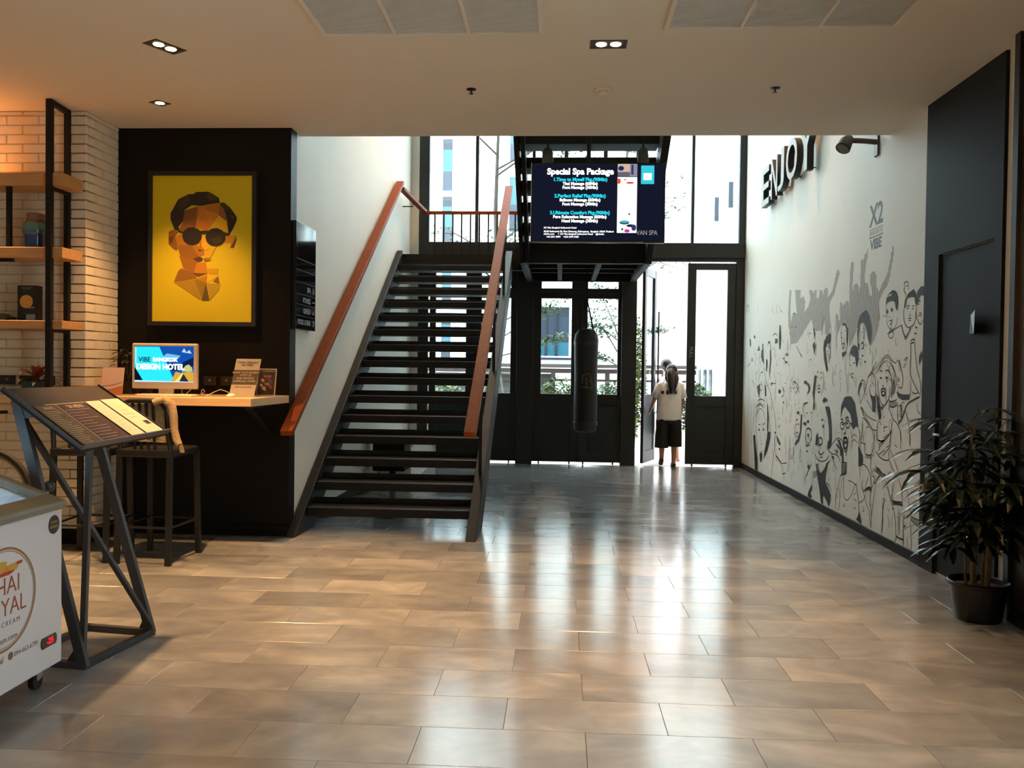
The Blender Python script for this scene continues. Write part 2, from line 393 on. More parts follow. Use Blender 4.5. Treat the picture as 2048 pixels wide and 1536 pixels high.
for a, b in ((-1.838, -1.391), (-1.161, -.731), (-.281, .159), (.394, .832)):
    MB().box((a, FY-0.004, 2.571), (b, FY+0.004, 3.02)).build('pane', M_glass, wt)
for a, b in ((-1.95, -1.838), (-1.391, -1.161), (-.281-.12, -.281), (.159, .394), (.832, .885)): fbox(wt, 'mullion', a, b, 2.571, 3.02)
tp = struct('trim_2', (0, FY, 0)); fbox(tp, 'post', -0.64, -0.40, 0, 3.02, y0=FY-0.09, y1=FY+0.09); fbox(tp, 'post', 0.885, 1.10, 0, 3.02, y0=FY-0.09, y1=FY+0.09)
fbox(tp, 'post', 2.52, RX, 0, 3.02); fbox(tp, 'head', 1.10, 2.52, 2.97, 3.02)
fbox(wt, 'mullion', -.731, -.64, 2.571, 3.02)
d4 = struct('door_4', (2.17, FY, 0)); leaf(d4, 1.832, 2.52, 2.95, 1.955, 2.402, 1.03, 2.855)
text_part('PULL', 0.075, (1.892, FY-0.031, 1.66), (0, 0, -1), (1, 0, 0), pm('pull_print', (150, 150, 150), 0.5), 'lettering', d4)
# the open leaf, swung outwards
d5 = struct('door_5', (1.205, FY, 0))
def oleaf():
    d = Vector((0.36, 0.93, 0)).normalized(); n = Vector((d.y, -d.x, 0)); O = Vector((1.205, FY, 0)); Lw = 0.64
    def b(name, s0, s1, z0, z1, mat, th=0.022, bev=0.003):
        mb = MB(); vs = []
        for z in (z0, z1):
            for s, t in ((s0, -th), (s1, -th), (s1, th), (s0, th)): vs.append(O + d*s + n*t + Z*z)
        mb.add(vs, [(3,2,1,0),(4,5,6,7),(0,1,5,4),(1,2,6,5),(2,3,7,6),(3,0,4,7)]); return mb.build(name, mat, d5, bevel=bev)
    b('stile', 0, 0.10, 0.03, 2.9, M_frame); b('stile', Lw-0.10, Lw, 0.03, 2.9, M_frame)
    b('top_rail', 0.1, Lw-0.1, 2.78, 2.9, pm('rail_grey', (120, 126, 126), 0.5)); b('mid_rail', 0.1, Lw-0.1, 0.88, 1.03, M_frame); b('bottom_rail', 0.1, Lw-0.1, 0.03, 0.2, pm('rail_dgrey', (60, 62, 64), 0.5))
    b('panel', 0.1, Lw-0.1, 0.2, 0.88, M_doorp, 0.01, 0); b('pane', 0.1, Lw-0.1, 1.03, 2.78, M_glass, 0.004, 0)
    h = MB(); p = O + d*(Lw-0.06) + n*0.075
    h.tube([p + Z*0.55, p + Z*2.28], 0.013, 8)
    for z in (0.75, 1.98): h.tube([p + Z*z, p - n*0.13 + Z*z], 0.009, 6)
    h.build('handle', M_frame, d5, smooth=True)
oleaf()
# ================================================================ STAIR
RISE, RUN = 0.181, 0.282
def nz(y): return 0.195 + RISE/RUN*(y-7.09)
st = thing('staircase', 'black steel open-riser staircase with landing and upper flight', 'staircase', (-1.43, 7.0, 0))
def stringer(x0, x1, pts):
    return MB().prism([(p[0], p[1]) for p in pts], (x0, 0, 0), (0, 1, 0), (0, 0, 1), 0, x1-x0).build('stringer', M_black, st, bevel=0.006)
top = lambda y: nz(y)+0.03
P1 = [(6.76, 0.0), (11.35, top(11.35)), (11.35, top(11.35)-0.357), (7.31, 0.0)]
stringer(-2.205, -2.13, P1); stringer(-0.74, -0.655, P1)
tr0 = None
for k in range(15):
    y, z = 7.09+RUN*k, 0.195+RISE*k
    if tr0 is None:
        tr0 = MB().box((-0.695, 0, -0.072), (0.695, 0.30, 0)).box((-0.695, 0.286, 0), (0.695, 0.30, 0.048)).build('tread', pm('tread_steel', (20, 19, 18), 0.5, var=0.12, scale=5, spec=0.3), st, local=True, bevel=0.005); o = tr0
    else: o = tr0.copy(); COL.objects.link(o)
    o.location = Vector((-1.435, y, z)) - st.location
# landing: left half at the top of the lower flight, right half under the upper flight
MB().box((-2.205, 11.35, 2.86), (-0.5, FY-0.09, 2.91)).build('landing_plate', M_black, st)
MB().box((-2.13, 11.35, 2.70), (-0.5, 11.42, 2.86)).build('landing_beam', M_black, st)
MB().box((-0.5, 10.27, 2.87), (1.07, FY-0.09, 2.91)).build('landing_plate', M_black, st)
for a, b in (((-0.5, 10.2, 2.66), (1.07, 10.28, 2.915)), ((-0.5, 10.28, 2.66), (-0.42, FY-0.09, 2.87)), ((0.99, 10.28, 2.66), (1.07, FY-0.09, 2.87)), ((-0.42, FY-0.17, 2.66), (0.99, FY-0.09, 2.87))):
    MB().box(a, b).build('landing_beam', M_black, st, bevel=0.005)
for y in (10.75, 11.25, 11.75): MB().box((-0.42, y, 2.72), (0.99, y+0.05, 2.87)).build('landing_joist', M_black, st)
for x in (-0.02, 0.46): MB().box((x-.03, 10.28, 2.67), (x+.03, FY-0.17, 2.72)).build('landing_joist', M_gray, st)
# upper flight, climbing back towards the lobby
def nz2(y): return 2.91 + RISE/RUN*(10.2-y)
P2 = [(10.28, 2.91+.02), (7.25, nz2(7.25)+0.10), (7.25, nz2(7.25)-0.26), (10.2, 2.66), (10.28, 2.66)]
stringer(-0.5, -0.455, P2); stringer(-0.43, -0.385, P2); stringer(0.99, 1.07, P2)
tr1 = MB().box((-0.742, 0, -0.115), (0.695, 0.30, 0)).build('tread', MATS['tread_steel'], st, local=True, bevel=0.005)
for j in range(10):
    o = tr1 if j == 0 else tr1.copy()
    if j: COL.objects.link(o)
    o.location = Vector((0.285, 10.2-RUN*(j+1)-0.02, 2.91+RISE*(j+1))) - st.location
# slender posts under the outer handrail and the rail itself
hr = MB().bar((-0.695, 6.60, nz(6.60)+0.99), (-0.695, 11.08, nz(11.08)+0.99), 0.098, 0.05).build('handrail', M_rail, st, bevel=0.006); hr['label'] = 'varnished wooden handrail'
for y in (7.5, 8.9, 10.3): MB().bar((-0.695, y, nz(y)), (-0.695, y, nz(y)+0.97), 0.03, 0.012, up=(0, 1, 0)).build('rail_post', M_black, st)

wr = thing('wall_handrail', 'varnished wooden handrail along the white wall left of the stair', 'handrail', (-2.14, 6.6, 0.8))
MB().bar((-2.15, 6.60, nz(6.60)+0.98), (-2.15, 11.24, nz(11.24)+0.98), 0.10, 0.05).build('rail', M_rail, wr, bevel=0.006)
for y in (6.95, 8.0, 9.05, 10.1, 11.0):
    z = nz(y)+0.95
    MB().tube([(-2.15, y, z), (-2.15, y, z-0.06), (LX+0.002, y, z-0.06)], 0.008, 6).build('bracket', M_black, wr)

lr = thing('landing_railing', 'landing railing with wooden cap and thin black balusters before the window', 'railing', (-1.3, 12.3, 2.91))
MB().bar((-2.13, 11.24, 3.76), (-1.99, 12.33, 3.65), 0.075, 0.045).build('cap_rail', M_rail, lr, bevel=0.005)
MB().bar((-1.99, 12.33, 3.64), (-0.46, 12.33, 3.64), 0.06, 0.045).build('cap_rail', M_rail, lr, bevel=0.005)
MB().bar((-1.99, 12.33, 3.02), (-0.46, 12.33, 3.02), 0.03, 0.03).build('bottom_rail', M_black, lr)
for x in (-1.846, -1.715, -1.584, -1.455, -1.325, -1.195, -1.065, -0.935, -0.805, -0.675, -0.545):
    MB().bar((x, 12.33, 2.91), (x, 12.33, 3.62), 0.022, 0.022, up=(0, 1, 0)).build('baluster', M_black, lr)
MB().tube([(-2.07, 11.75, 3.70), (-2.07, 11.75, 3.62), (LX+.002, 11.75, 3.62)], 0.008, 6).build('bracket', M_black, lr)

# ================================================================ TELEVISION
tv = thing('television', 'wide black television hanging below the upper flight, showing a spa price list', 'television', (0.35, 8.45, 2.64))
ty = 8.45
MB().box((-0.313, ty, 2.645), (1.008, ty+0.05, 3.43)).build('housing', pm('tv_black', (14, 14, 16), 0.3), tv, bevel=0.006)
S_navy = emis('screen_navy', (20, 24, 40), 1.0); S_white = emis('screen_white', (255, 255, 255), 1.6); S_cyan = emis('screen_cyan', (40, 215, 235), 1.1)
MB().box((-0.295, ty-0.002, 2.672), (0.992, ty, 3.415)).build('screen', S_navy, tv)
MB().box((-0.313, ty-0.004, 2.645), (-0.305, ty+.01, 3.43)).box((-0.30, ty-0.004, 2.647), (0.80, ty+.006, 2.653)).build('bezel_strip', M_chrome, tv)
# screen coordinates taken as fractions of the glass: (0,0) bottom left, (1,1) top right
def sxy(u, v): return (-0.313+1.321*u, ty-0.0025, 2.645+0.785*v)
def stext(t, u, v, size, mat, bold=0.0, align='CENTER', xs=1.0):
    text_part(t, size, sxy(u, v), X, Z, mat, 'lettering', tv, align, bold, 0.0006, xs)
stext('Special Spa Package', 0.368, 0.888, 0.083, S_white, 0.0035)
for t, v, mt in (('1.Time to Myself Pkg.(90Min)', .79, S_cyan), ('Thai Massage (60Min)', .738, S_white), ('Foot Massage (30Min)', .69, S_white),
                 ('2.Perfect Relief Pkg.(90Min)', .585, S_cyan), ('Balinese Massage (60Min)', .534, S_white), ('Foot Massage (30Min)', .483, S_white),
                 ('3.Ultimate Comfort Pkg.(90Min)', .374, S_cyan), ('Pure Relaxation Massage (60Min)', .323, S_white), ('Head Massage (30Min)', .272, S_white)):
    stext(t, 0.368, v, 0.046 if mt is S_cyan else 0.040, mt, 0.0022 if mt is S_cyan else 0.0018, xs=0.98)
for t, v, u in (('X2 Vibe Bangkok Sukhumvit Hotel', .186, .10), ('30,50 Sukhumvit 50, Phra Khanong, Khlongtoey,  Bangkok 10260 Thailand', .14, .10),
             ('x2vibe.com      f  X2 Vibe Bangkok Sukhumvit Hotel    @x2vibe', .108, .10), ('+66 2331 8899    +668 2494 5488', .072, .12)):
    stext(t, u, v, 0.023, S_white, 0.0006, 'LEFT')
stext('VAN SPA', 0.868, 0.125, 0.066, emis('screen_grey', (170, 165, 160), 0.9), 0.0, xs=0.78)
def spoly(pts, mat, d=0.0006): return MB().prism([(a*1.321, b*0.785) for a, b in pts], (-0.313, ty-0.0022, 2.645), X, Z, 0, d)
def squad(u0, u1, v0, v1): return [(u0, v0), (u1, v0), (u1, v1), (u0, v1)]
spoly(squad(.645, .79, .125, .985), S_white).build('photo_strip', emis('photo_white', (255, 253, 250), 1.25), tv)
E_ = lambda n, c, s=0.9: emis(n, c, s)
def blob(cx, cy, rx, ry, n=14): return [(cx+rx*math.cos(2*math.pi*i/n), cy+ry*math.sin(2*math.pi*i/n)) for i in range(n)]
pic = [(squad(.645, .79, .82, .885), (110, 105, 120)), (squad(.645, .735, .885, .985), (225, 190, 170)), (squad(.735, .79, .83, .985), (150, 150, 170)),
       (squad(.745, .762, .85, .975), (60, 70, 110)), (blob(.67, .93, .022, .03), (30, 50, 110)), (blob(.655, .77, .014, .035), (240, 90, 60)),
       (blob(.738, .75, .03, .012), (220, 80, 60)), (blob(.70, .79, .01, .01), (240, 150, 120)), (blob(.70, .255, .036, .026), (20, 60, 80)), (blob(.70, .262, .03, .018), (70, 190, 200)),
       (blob(.745, .215, .03, .018), (40, 40, 60)), (blob(.77, .19, .018, .04), (60, 60, 130)), (blob(.72, .15, .02, .022), (220, 60, 170)), (blob(.735, .36, .008, .012), (90, 110, 100)), (blob(.685, .17, .008, .014), (60, 60, 70))]
for i, (pl, c) in enumerate(pic): spoly(pl, None, 0.0010 + 0.0001*i).build('photo_patch', emis('pic_%d_%d_%d' % c, c, 0.9), tv)
spoly(squad(.818, .915, .735, .965), None).build('cyan_card', emis('screen_teal', (60, 205, 225), 1.0), tv)
spoly(squad(.836, .896, .785, .87), None, 0.0009).build('white_square', S_white, tv)
MB().tube([(0.255, ty+0.06, 3.40), (0.255, ty+0.06, 3.80)], 0.022, 10).box((0.13, ty+0.045, 3.0), (0.38, ty+0.09, 3.3)).build('mount_pole', M_black, tv)

# spotlights over the television
def spotlight(x, lab):
    s = thing('spotlight', lab, 'lamp', (x, 8.62, 3.46), group='spotlights above the television')
    y = 8.62
    MB().lathe([(0.055, 0), (0.058, 0.05), (0.05, 0.13), (0.025, 0.16)], (x, y, 3.46), 16).build('shade', pm('spot_grey', (70, 66, 60), 0.5), s, smooth=True)
    MB().lathe([(0.05, 0), (0.05, 0.004)], (x, y, 3.463), 16).build('lens', pm('lens_grey', (110, 108, 100), 0.3), s)
    MB().tube([(x, y, 3.60), (x, y, 3.86)], 0.009, 8).build('stem', M_black, s)
spotlight(-0.155, 'round grey spotlight above the left end of the television')
spotlight(0.80, 'round grey spotlight above the right end of the television')

# ================================================================ PUNCHING BAG
bag = thing('punching_bag', 'long black punching bag hanging on chains below the landing', 'punching bag', (0.33, 10.9, 0.59))
M_bag = pm('bag_leather', (13, 13, 14), 0.55, var=0.1, scale=10, bump=0.1)
MB().lathe([(0.03, 0.588), (0.11, 0.592), (0.145, 0.62), (0.150, 0.9), (0.146, 1.25), (0.152, 1.6), (0.158, 1.76), (0.145, 1.84), (0.10, 1.90), (0.03, 1.915)], (0.33, 10.9, 0), 24).build('body', M_bag, bag, smooth=True)
for z in (0.68, 1.70): MB().lathe([(0.150, z), (0.158, z+.005), (0.158, z+.045), (0.150, z+.05)], (0.33, 10.9, 0), 24).build('band', pm('bag_band', (30, 30, 32), 0.4), bag, smooth=True)
for a in range(4):
    t = math.pi/4 + a*math.pi/2; mb = MB(); p0 = Vector((0.33+0.14*math.cos(t), 10.9+0.14*math.sin(t), 1.84)); p1 = Vector((0.33, 10.9, 2.30))
    for i in range(14):
        a0, b0 = p0.lerp(p1, i/14), p0.lerp(p1, (i+1.15)/14); mb.bar(a0, b0, 0.016 if i % 2 else 0.005, 0.005 if i % 2 else 0.016)
    mb.build('strap_chain', M_black, bag)
mb = MB()
for i in range(16):
    z = 2.28+i*0.025; mb.bar((0.33, 10.9, z), (0.33, 10.9, z+0.029), 0.02 if i % 2 else 0.006, 0.006 if i % 2 else 0.02, up=(0, 1, 0))
mb.build('chain', M_black, bag)
lg = MB()
def bagp(u, z):      # u metres to the right around the front of the bag
    a = -math.pi/2 + u/0.15; return (0.33+0.151*math.cos(a), 10.9+0.151*math.sin(a), z)
for sgn, x0, zt, hw in ((1, 0.01, 1.345, 0.05), (-1, -0.005, 1.33, 0.045), (1, 0.045, 1.25, 0.03)):
    lg.tube([bagp(x0 + sgn*hw*math.sin(t), zt-0.10+0.10*math.cos(t-0.2)) for t in [i*0.3-0.2 for i in range(8)]], 0.004, 5)
lg.tube([bagp(0.0, 1.17+i*0.03) for i in range(5)], 0.005, 5).tube([bagp(-0.06+i*0.02, 1.165) for i in range(7)], 0.004, 5)
lg.build('emblem', pm('emblem_gold', (140, 125, 95), 0.5), bag)
# ================================================================ CEILING FITTINGS
def downlight(x, y, rz, n, lab, visible=True, power=LAMP, spot=84, grp='recessed downlights'):
    d = thing('downlight', lab, 'ceiling lamp', (x, y, CZ), rz, group=grp)
    w = 0.115*n/2+0.01 if n > 1 else 0.05
    hx, hy = (0.108, 0.064) if n > 1 else (0.055, 0.055)
    mb = MB(); t = 0.012
    mb.box((-hx, -hy, -0.004), (hx, -hy+t, 0.0)).box((-hx, hy-t, -0.004), (hx, hy, 0)).box((-hx, -hy+t, -0.004), (-hx+t, hy-t, 0)).box((hx-t, -hy+t, -0.004), (hx, hy-t, 0))
    mb.build('trim_ring', pm('downlight_dark', (46, 36, 28), 0.5), d, local=True)
    MB().box((-hx+t, -hy+t, -0.0012), (hx-t, hy-t, -0.0002)).build('baffle', pm('baffle_dark', (40, 32, 26), 0.6), d, local=True)
    for i in range(n):
        ox = (i-(n-1)/2)*0.085
        MB().lathe([(0.03, -0.0045), (0.032, -0.002), (0.032, -0.0012)], (ox, 0, 0), 20).build('bulb', emis('bulb_glow', (255, 226, 170), 26.0), d, local=True)
        ld = bpy.data.lights.new('downlight_lamp', 'SPOT'); ld.energy = power; ld.color = WARM; ld.spot_size = math.radians(spot); ld.spot_blend = 0.7; ld.shadow_soft_size = 0.03
        lo = bpy.data.objects.new('lamp', ld); COL.objects.link(lo); lo.parent = d; lo.location = (ox, 0, -0.02)
    return d
downlight(-2.425, 5.08, math.radians(61), 2, 'twin recessed downlight in the ceiling between vent and shelf', power=LAMP*2.8, spot=74)
downlight(0.26, 5.10, 0.0, 2, 'twin recessed downlight between the two ceiling vents', power=LAMP*2.3, spot=74)
downlight(-2.98, 6.17, math.radians(60), 1, 'small single recessed downlight before the dark portrait wall', power=LAMP*1.5)
for x, y, p, lab in ((-4.62, 6.05, 2.2, 'wall washing downlight left of the picture close to the brick wall'), (-4.9, 3.4, 0.6, 'added fill downlight outside the picture, left of the freezer'), (-2.43, 2.3, 0.3, 'added fill downlight outside the picture, above the freezer'),
        (0.26, 2.3, 1.3, 'downlight outside the picture, just ahead of the camera'), (2.30, 4.15, 0.35, 'downlight outside the picture, above the potted palm'), (-2.43, -0.6, 1.0, 'added fill downlight behind the camera to the left'), (0.26, -0.6, 1.0, 'added fill downlight behind the camera in the middle'), (-2.43, -3.4, 1.0, 'added fill downlight at the far end of the lobby behind the camera')):
    downlight(x, y, 0.0, 2, lab, power=LAMP*p, grp='lobby downlights out of view')  # unseen lobby lamps; most are an added grid giving warm fill light
# two downlights high in the hall ceiling
for x, lab in ((-1.2, 'downlight high in the hall ceiling above the lower stair flight'), (1.7, 'downlight high in the hall ceiling above the raised letters')):
    d = downlight(x, 10.2, 0.0, 2, lab, power=LAMP*2.0, grp='hall downlights'); d.location.z = 7.0

M_vent = pm('vent_white', (226, 224, 218), 0.5)
def vent(x0, x1, y0, y1, lab):
    v = thing('ceiling_vent', lab, 'air vent', ((x0+x1)/2, (y0+y1)/2, CZ))
    f = 0.028; z0, z1 = CZ-0.018, CZ
    for a, b in (((x0, y0), (x1, y0+f)), ((x0, y1-f), (x1, y1)), ((x0, y0+f), (x0+f, y1-f)), ((x1-f, y0+f), (x1, y1-f))):
        MB().box((*a, z0), (*b, z1)).build('frame', M_ceil, v, bevel=0.004)
    for k in (1, 2):
        x = x0 + (x1-x0)*k/3; MB().box((x-.009, y0+f, z0), (x+.009, y1-f, z1)).build('divider', M_ceil, v)
    MB().box((x0+f, y0+f, CZ-0.003), (x1-f, y1-f, CZ-0.0005)).build('backing', pm('vent_back', (216, 212, 204), 0.8), v)
    mb = MB(); y = y0+f+0.006
    while y < y1-f-0.008:
        mb.add([(x0+f, y, z0+.003), (x1-f, y, z0+.003), (x1-f, y+0.008, CZ-0.004), (x0+f, y+0.008, CZ-0.004), (x0+f, y+.002, z0+.002), (x1-f, y+.002, z0+.002), (x1-f, y+0.010, CZ-0.005), (x0+f, y+0.010, CZ-0.005)],
               [(0, 1, 2, 3), (7, 6, 5, 4), (0, 4, 5, 1)]); y += 0.0125
    mb.build('louvre', M_vent, v)['kind'] = 'stuff'
vent(-1.40, -0.12, 3.62, 4.915, 'white louvred ceiling vent left of the twin downlight')
vent(0.555, 1.83, 3.56, 4.86, 'white louvred ceiling vent right of the twin downlight')
def sprinkler(x, y, lab):
    s = thing('fire_sprinkler', lab, 'sprinkler', (x, y, CZ))
    MB().lathe([(0.034, 0), (0.034, -0.004), (0.014, -0.010)], (x, y, CZ), 16).build('flange', pm('sprinkler_dark', (60, 50, 40), 0.35, metal=0.8), s, smooth=True)
    MB().tube([(x, y, CZ-.008), (x, y, CZ-.03)], 0.006, 8).lathe([(0.016, CZ-.032), (0.016, CZ-.030)], (x, y, 0), 12).build('head', pm('sprinkler_dark', (60, 50, 40), 0.35), s)
sprinkler(-0.64, 5.90, 'small ceiling sprinkler left of the white smoke detector'); sprinkler(1.433, 5.91, 'small ceiling sprinkler right of the white smoke detector')
sd = thing('smoke_detector', 'round white smoke detector on the lobby ceiling', 'smoke detector', (0.271, 5.90, CZ))
MB().lathe([(0.058, 0), (0.058, -0.014), (0.050, -0.022)], (0.271, 5.90, CZ), 24).build('base', M_ceil, sd, smooth=True)
MB().lathe([(0.035, -0.021), (0.035, -0.036), (0.026, -0.042)], (0.271, 5.90, CZ), 20).build('sensor_cap', M_ceil, sd, smooth=True)

# brown wall spotlight just under the ceiling edge on the right wall
ws = thing('wall_spotlight', 'brown jointed spotlight on the white wall right of the raised letters', 'lamp', (RX, 7.35, 3.33))
M_brn = pm('spot_brown', (62, 48, 36), 0.45)
MB().box((RX-.02, 7.30, 3.22), (RX, 7.39, 3.40)).build('wall_plate', M_brn, ws, bevel=0.004)
MB().tube([(RX-.01, 7.34, 3.335), (2.52, 7.34, 3.345), (2.38, 7.34, 3.35)], 0.022, 10).build('arm', M_brn, ws, smooth=True)
MB().tube([(2.41, 7.36, 3.37), (2.375, 7.34, 3.335), (2.34, 7.31, 3.275)], [0.04, 0.055, 0.062], 14).build('head', M_brn, ws, smooth=True)
MB().tube([(2.339, 7.309, 3.273), (2.337, 7.308, 3.270)], 0.052, 14).build('lens', pm('lens_grey', (110, 108, 100), 0.3), ws)

# ================================================================ RIGHT WALL: raised letters, painted logo, flag sign
M_lface = pm('letter_face', (150, 156, 160), 0.5); M_lside = pm('letter_side', (22, 20, 20), 0.5)
def letter(ch, y0, y1, z0, z1, lab):
    """raised letter on the right wall, read from the far end towards the camera"""
    cu = bpy.data.curves.new('t', 'FONT'); cu.body = ch; cu.size = 1; cu.offset = 0.012; cu.extrude = 0.5; cu.resolution_u = 4
    to = bpy.data.objects.new('t', cu); me = bpy.data.meshes.new_from_object(to); bpy.data.objects.remove(to); bpy.data.curves.remove(cu)
    xs = [v.co.x for v in me.vertices]; ys = [v.co.y for v in me.vertices]; a, b, c, d = min(xs), max(xs), min(ys), max(ys)
    t = thing('raised_letter', lab, 'letter', (RX, (y0+y1)/2, z0), group='raised letters on the mural wall')
    for v in me.vertices:
        u = (v.co.x-a)/(b-a); w_ = (v.co.y-c)/(d-c)
        v.co = Vector((RX-0.04-0.07*(v.co.z+0.5), y0+(y1-y0)*u, z0+(z1-z0)*w_)) - t.location
    me.materials.clear(); me.materials.append(M_lside); me.materials.append(M_lface)
    me.update()
    for p in me.polygons: p.material_index = 1 if (p.normal.x < -0.9 and p.center.x < -0.10) else 0
    me.name = 'body'; o = bpy.data.objects.new('body', me); COL.objects.link(o); o.parent = t
    MB().tube([(RX, (y0+y1)/2, z0+0.03), (RX-0.042, (y0+y1)/2, z0+0.03)], 0.006, 6).build('fixing_pin', M_lside, t)
letter('E', 11.05, 10.66, 3.475, 3.945, 'raised black letter E beside the facade, first of the word'); letter('N', 10.56, 10.26, 3.485, 3.965, 'raised black letter N, second of the word on the white wall')
letter('J', 10.24, 9.96, 3.515, 3.985, 'raised black letter J in the middle of the word'); letter('O', 9.87, 9.42, 3.535, 3.985, 'raised black letter O, round, fourth of the word')
letter('Y', 9.36, 8.82, 3.505, 3.985, 'raised black letter Y nearest the ceiling edge, last of the word')

WR, WU = Vector((0, -1, 0)), Vector((0, 0, 1))          # right wall reads along -y
lgm = pm('logo_grey', (112, 128, 132), 0.7)
lo = thing('painted_logo', 'grey painted hotel logo above the crowd mural', 'logo', (RX, 7.34, 2.6))
text_part('X2', 0.255, (RX-0.0005, 7.345, 2.725), WR, WU, lgm, 'lettering', lo, bold=0.006, xs=0.98)
text_part('BANGKOK', 0.062, (RX-0.0005, 7.345, 2.585), WR, WU, pm('logo_pale', (176, 178, 176), 0.7), 'lettering', lo, xs=1.02)
text_part('VIBE', 0.118, (RX-0.0005, 7.345, 2.483), WR, WU, lgm, 'lettering', lo, bold=0.004, xs=1.12)
MB().box((RX-0.0008, 7.19, 2.616), (RX, 7.50, 2.621)).box((RX-0.0008, 7.19, 2.545), (RX, 7.50, 2.556)).build('rule', lgm, lo)

fs = thing('flag_sign', 'small white flag sign projecting from the charcoal door on the right', 'sign', (2.6, 5.5, 1.7))
MB().add([(2.618, 5.61, 1.775), (2.545, 5.40, 1.795), (2.555, 5.43, 1.655), (2.616, 5.57, 1.655), (2.620, 5.615, 1.775), (2.548, 5.405, 1.795), (2.558, 5.435, 1.655), (2.619, 5.575, 1.655)],
         [(0, 1, 2, 3), (7, 6, 5, 4), (0, 4, 5, 1), (1, 5, 6, 2), (2, 6, 7, 3), (3, 7, 4, 0)]).build('plate', pm('sign_white', (196, 206, 212), 0.4), fs)
MB().add([(2.636, 5.66, 1.66), (2.619, 5.61, 1.765), (2.617, 5.578, 1.658), (2.634, 5.60, 1.655), (2.636, 5.62, 1.72)], [(0, 1, 2), (0, 2, 3), (0, 4, 1), (1, 4, 3, 2), (0, 3, 4)]).build('bracket', M_frame, fs)

# ================================================================ LEFT WALL: directory sign
ds = thing('directory_sign', 'glossy black directory sign on the white wall beside the portrait wall', 'sign', (LX, 7.15, 1.7))
M_gloss = pm('gloss_black', (12, 12, 14), 0.06)
MB().box((LX+0.002, 6.86, 1.70), (LX+0.05, 7.42, 2.585)).build('panel', M_gloss, ds, bevel=0.003)
dx = LX+0.0505; M_lt = pm('sign_print', (150, 152, 156), 0.5)
for z in (2.28, 2.19, 2.09, 1.99, 1.905, 1.81): MB().box((dx, 6.88, z), (dx+0.0008, 7.40, z+0.003)).build('divider', pm('sign_line', (70, 72, 74), 0.4), ds)
for t, z in (('SPA', 2.04), ('FITNESS', 1.945), ('ONSEN', 1.855), ('POOL & BAR', 1.76)):
    text_part(t, 0.062, (dx, 7.27, z), (0, 1, 0), (0, 0, 1), M_lt, 'lettering', ds, 'RIGHT', bold=0.0008)
ic = MB()
for z, pts in ((2.04, [(-.02, -.02), (0, .03), (.02, -.02)]), (1.945, [(-.03, 0), (.03, 0)]), (1.855, [(-.02, .01), (-.012, -.015), (.012, -.015), (.02, .01)]), (1.76, [(-.02, .02), (.02, .02), (0, -.005), (0, -.025)])):
    ic.tube([(dx+.001, 7.35+a, z+b) for a, b in pts], 0.004, 5)
ic.build('icon', M_lt, ds)
# ================================================================ COUNTER
CT = 1.152
co = thing('counter', 'long oak counter top along the brick wall and the dark portrait wall', 'counter', (-3.9, 6.4, 1.09))
MB().prism([(-6.55, 6.08), (-2.245, 6.08), (-2.205, 6.83), (-3.64, 6.83), (-3.64, 6.352), (-6.55, 6.352)], (0, 0, CT-0.06), X, Y, 0, 0.06).build('counter_top', M_counter, co, bevel=0.003)
for x in (-2.36, -3.3): MB().bar((x, 6.82, CT-0.075), (x, 6.25, CT-0.075), 0.03, 0.03).bar((x, 6.82, CT-0.30), (x, 6.35, CT-0.09), 0.025, 0.025).build('bracket', M_black, co)

# ================================================================ SHELF UNIT on the brick wall
sh = thing('shelf_unit', 'wall shelf of three wooden boards in a black tube frame', 'shelf', (-3.75, 6.2, CT))
for z0, z1 in ((2.695, 2.79), (2.165, 2.245), (1.645, 1.706)):
    MB().prism([(-5.4, 6.07), (-3.66, 6.07), (-3.66, 6.335), (-5.4, 6.335)], (0, 0, z0), X, Y, 0, z1-z0).build('shelf_board', M_shelf, sh, bevel=0.005)
pz = CZ-0.004
MB().box((-3.775, 6.045, CT+0.002), (-3.735, 6.085, pz)).build('post', M_black, sh); MB().box((-3.79, 6.30, CT+0.002), (-3.755, 6.335, pz)).build('post', M_black, sh)
MB().bar((-3.755, 6.085, pz-0.018), (-3.772, 6.30, pz-0.018), 0.036, 0.034).build('top_rail', M_black, sh)
MB().bar((-4.085, 6.10, 2.247), (-4.085, 6.10, 2.693), 0.03, 0.03, up=(0, 1, 0)).build('divider', M_black, sh)
MB().bar((-4.40, 6.11, 2.152), (-4.06, 6.11, 2.152), 0.03, 0.022).build('under_rail', M_black, sh)
for z0 in (2.68, 1.632): MB().bar((-3.765, 6.09, z0), (-3.765, 6.33, z0), 0.024, 0.022).build('under_rail', M_black, sh)

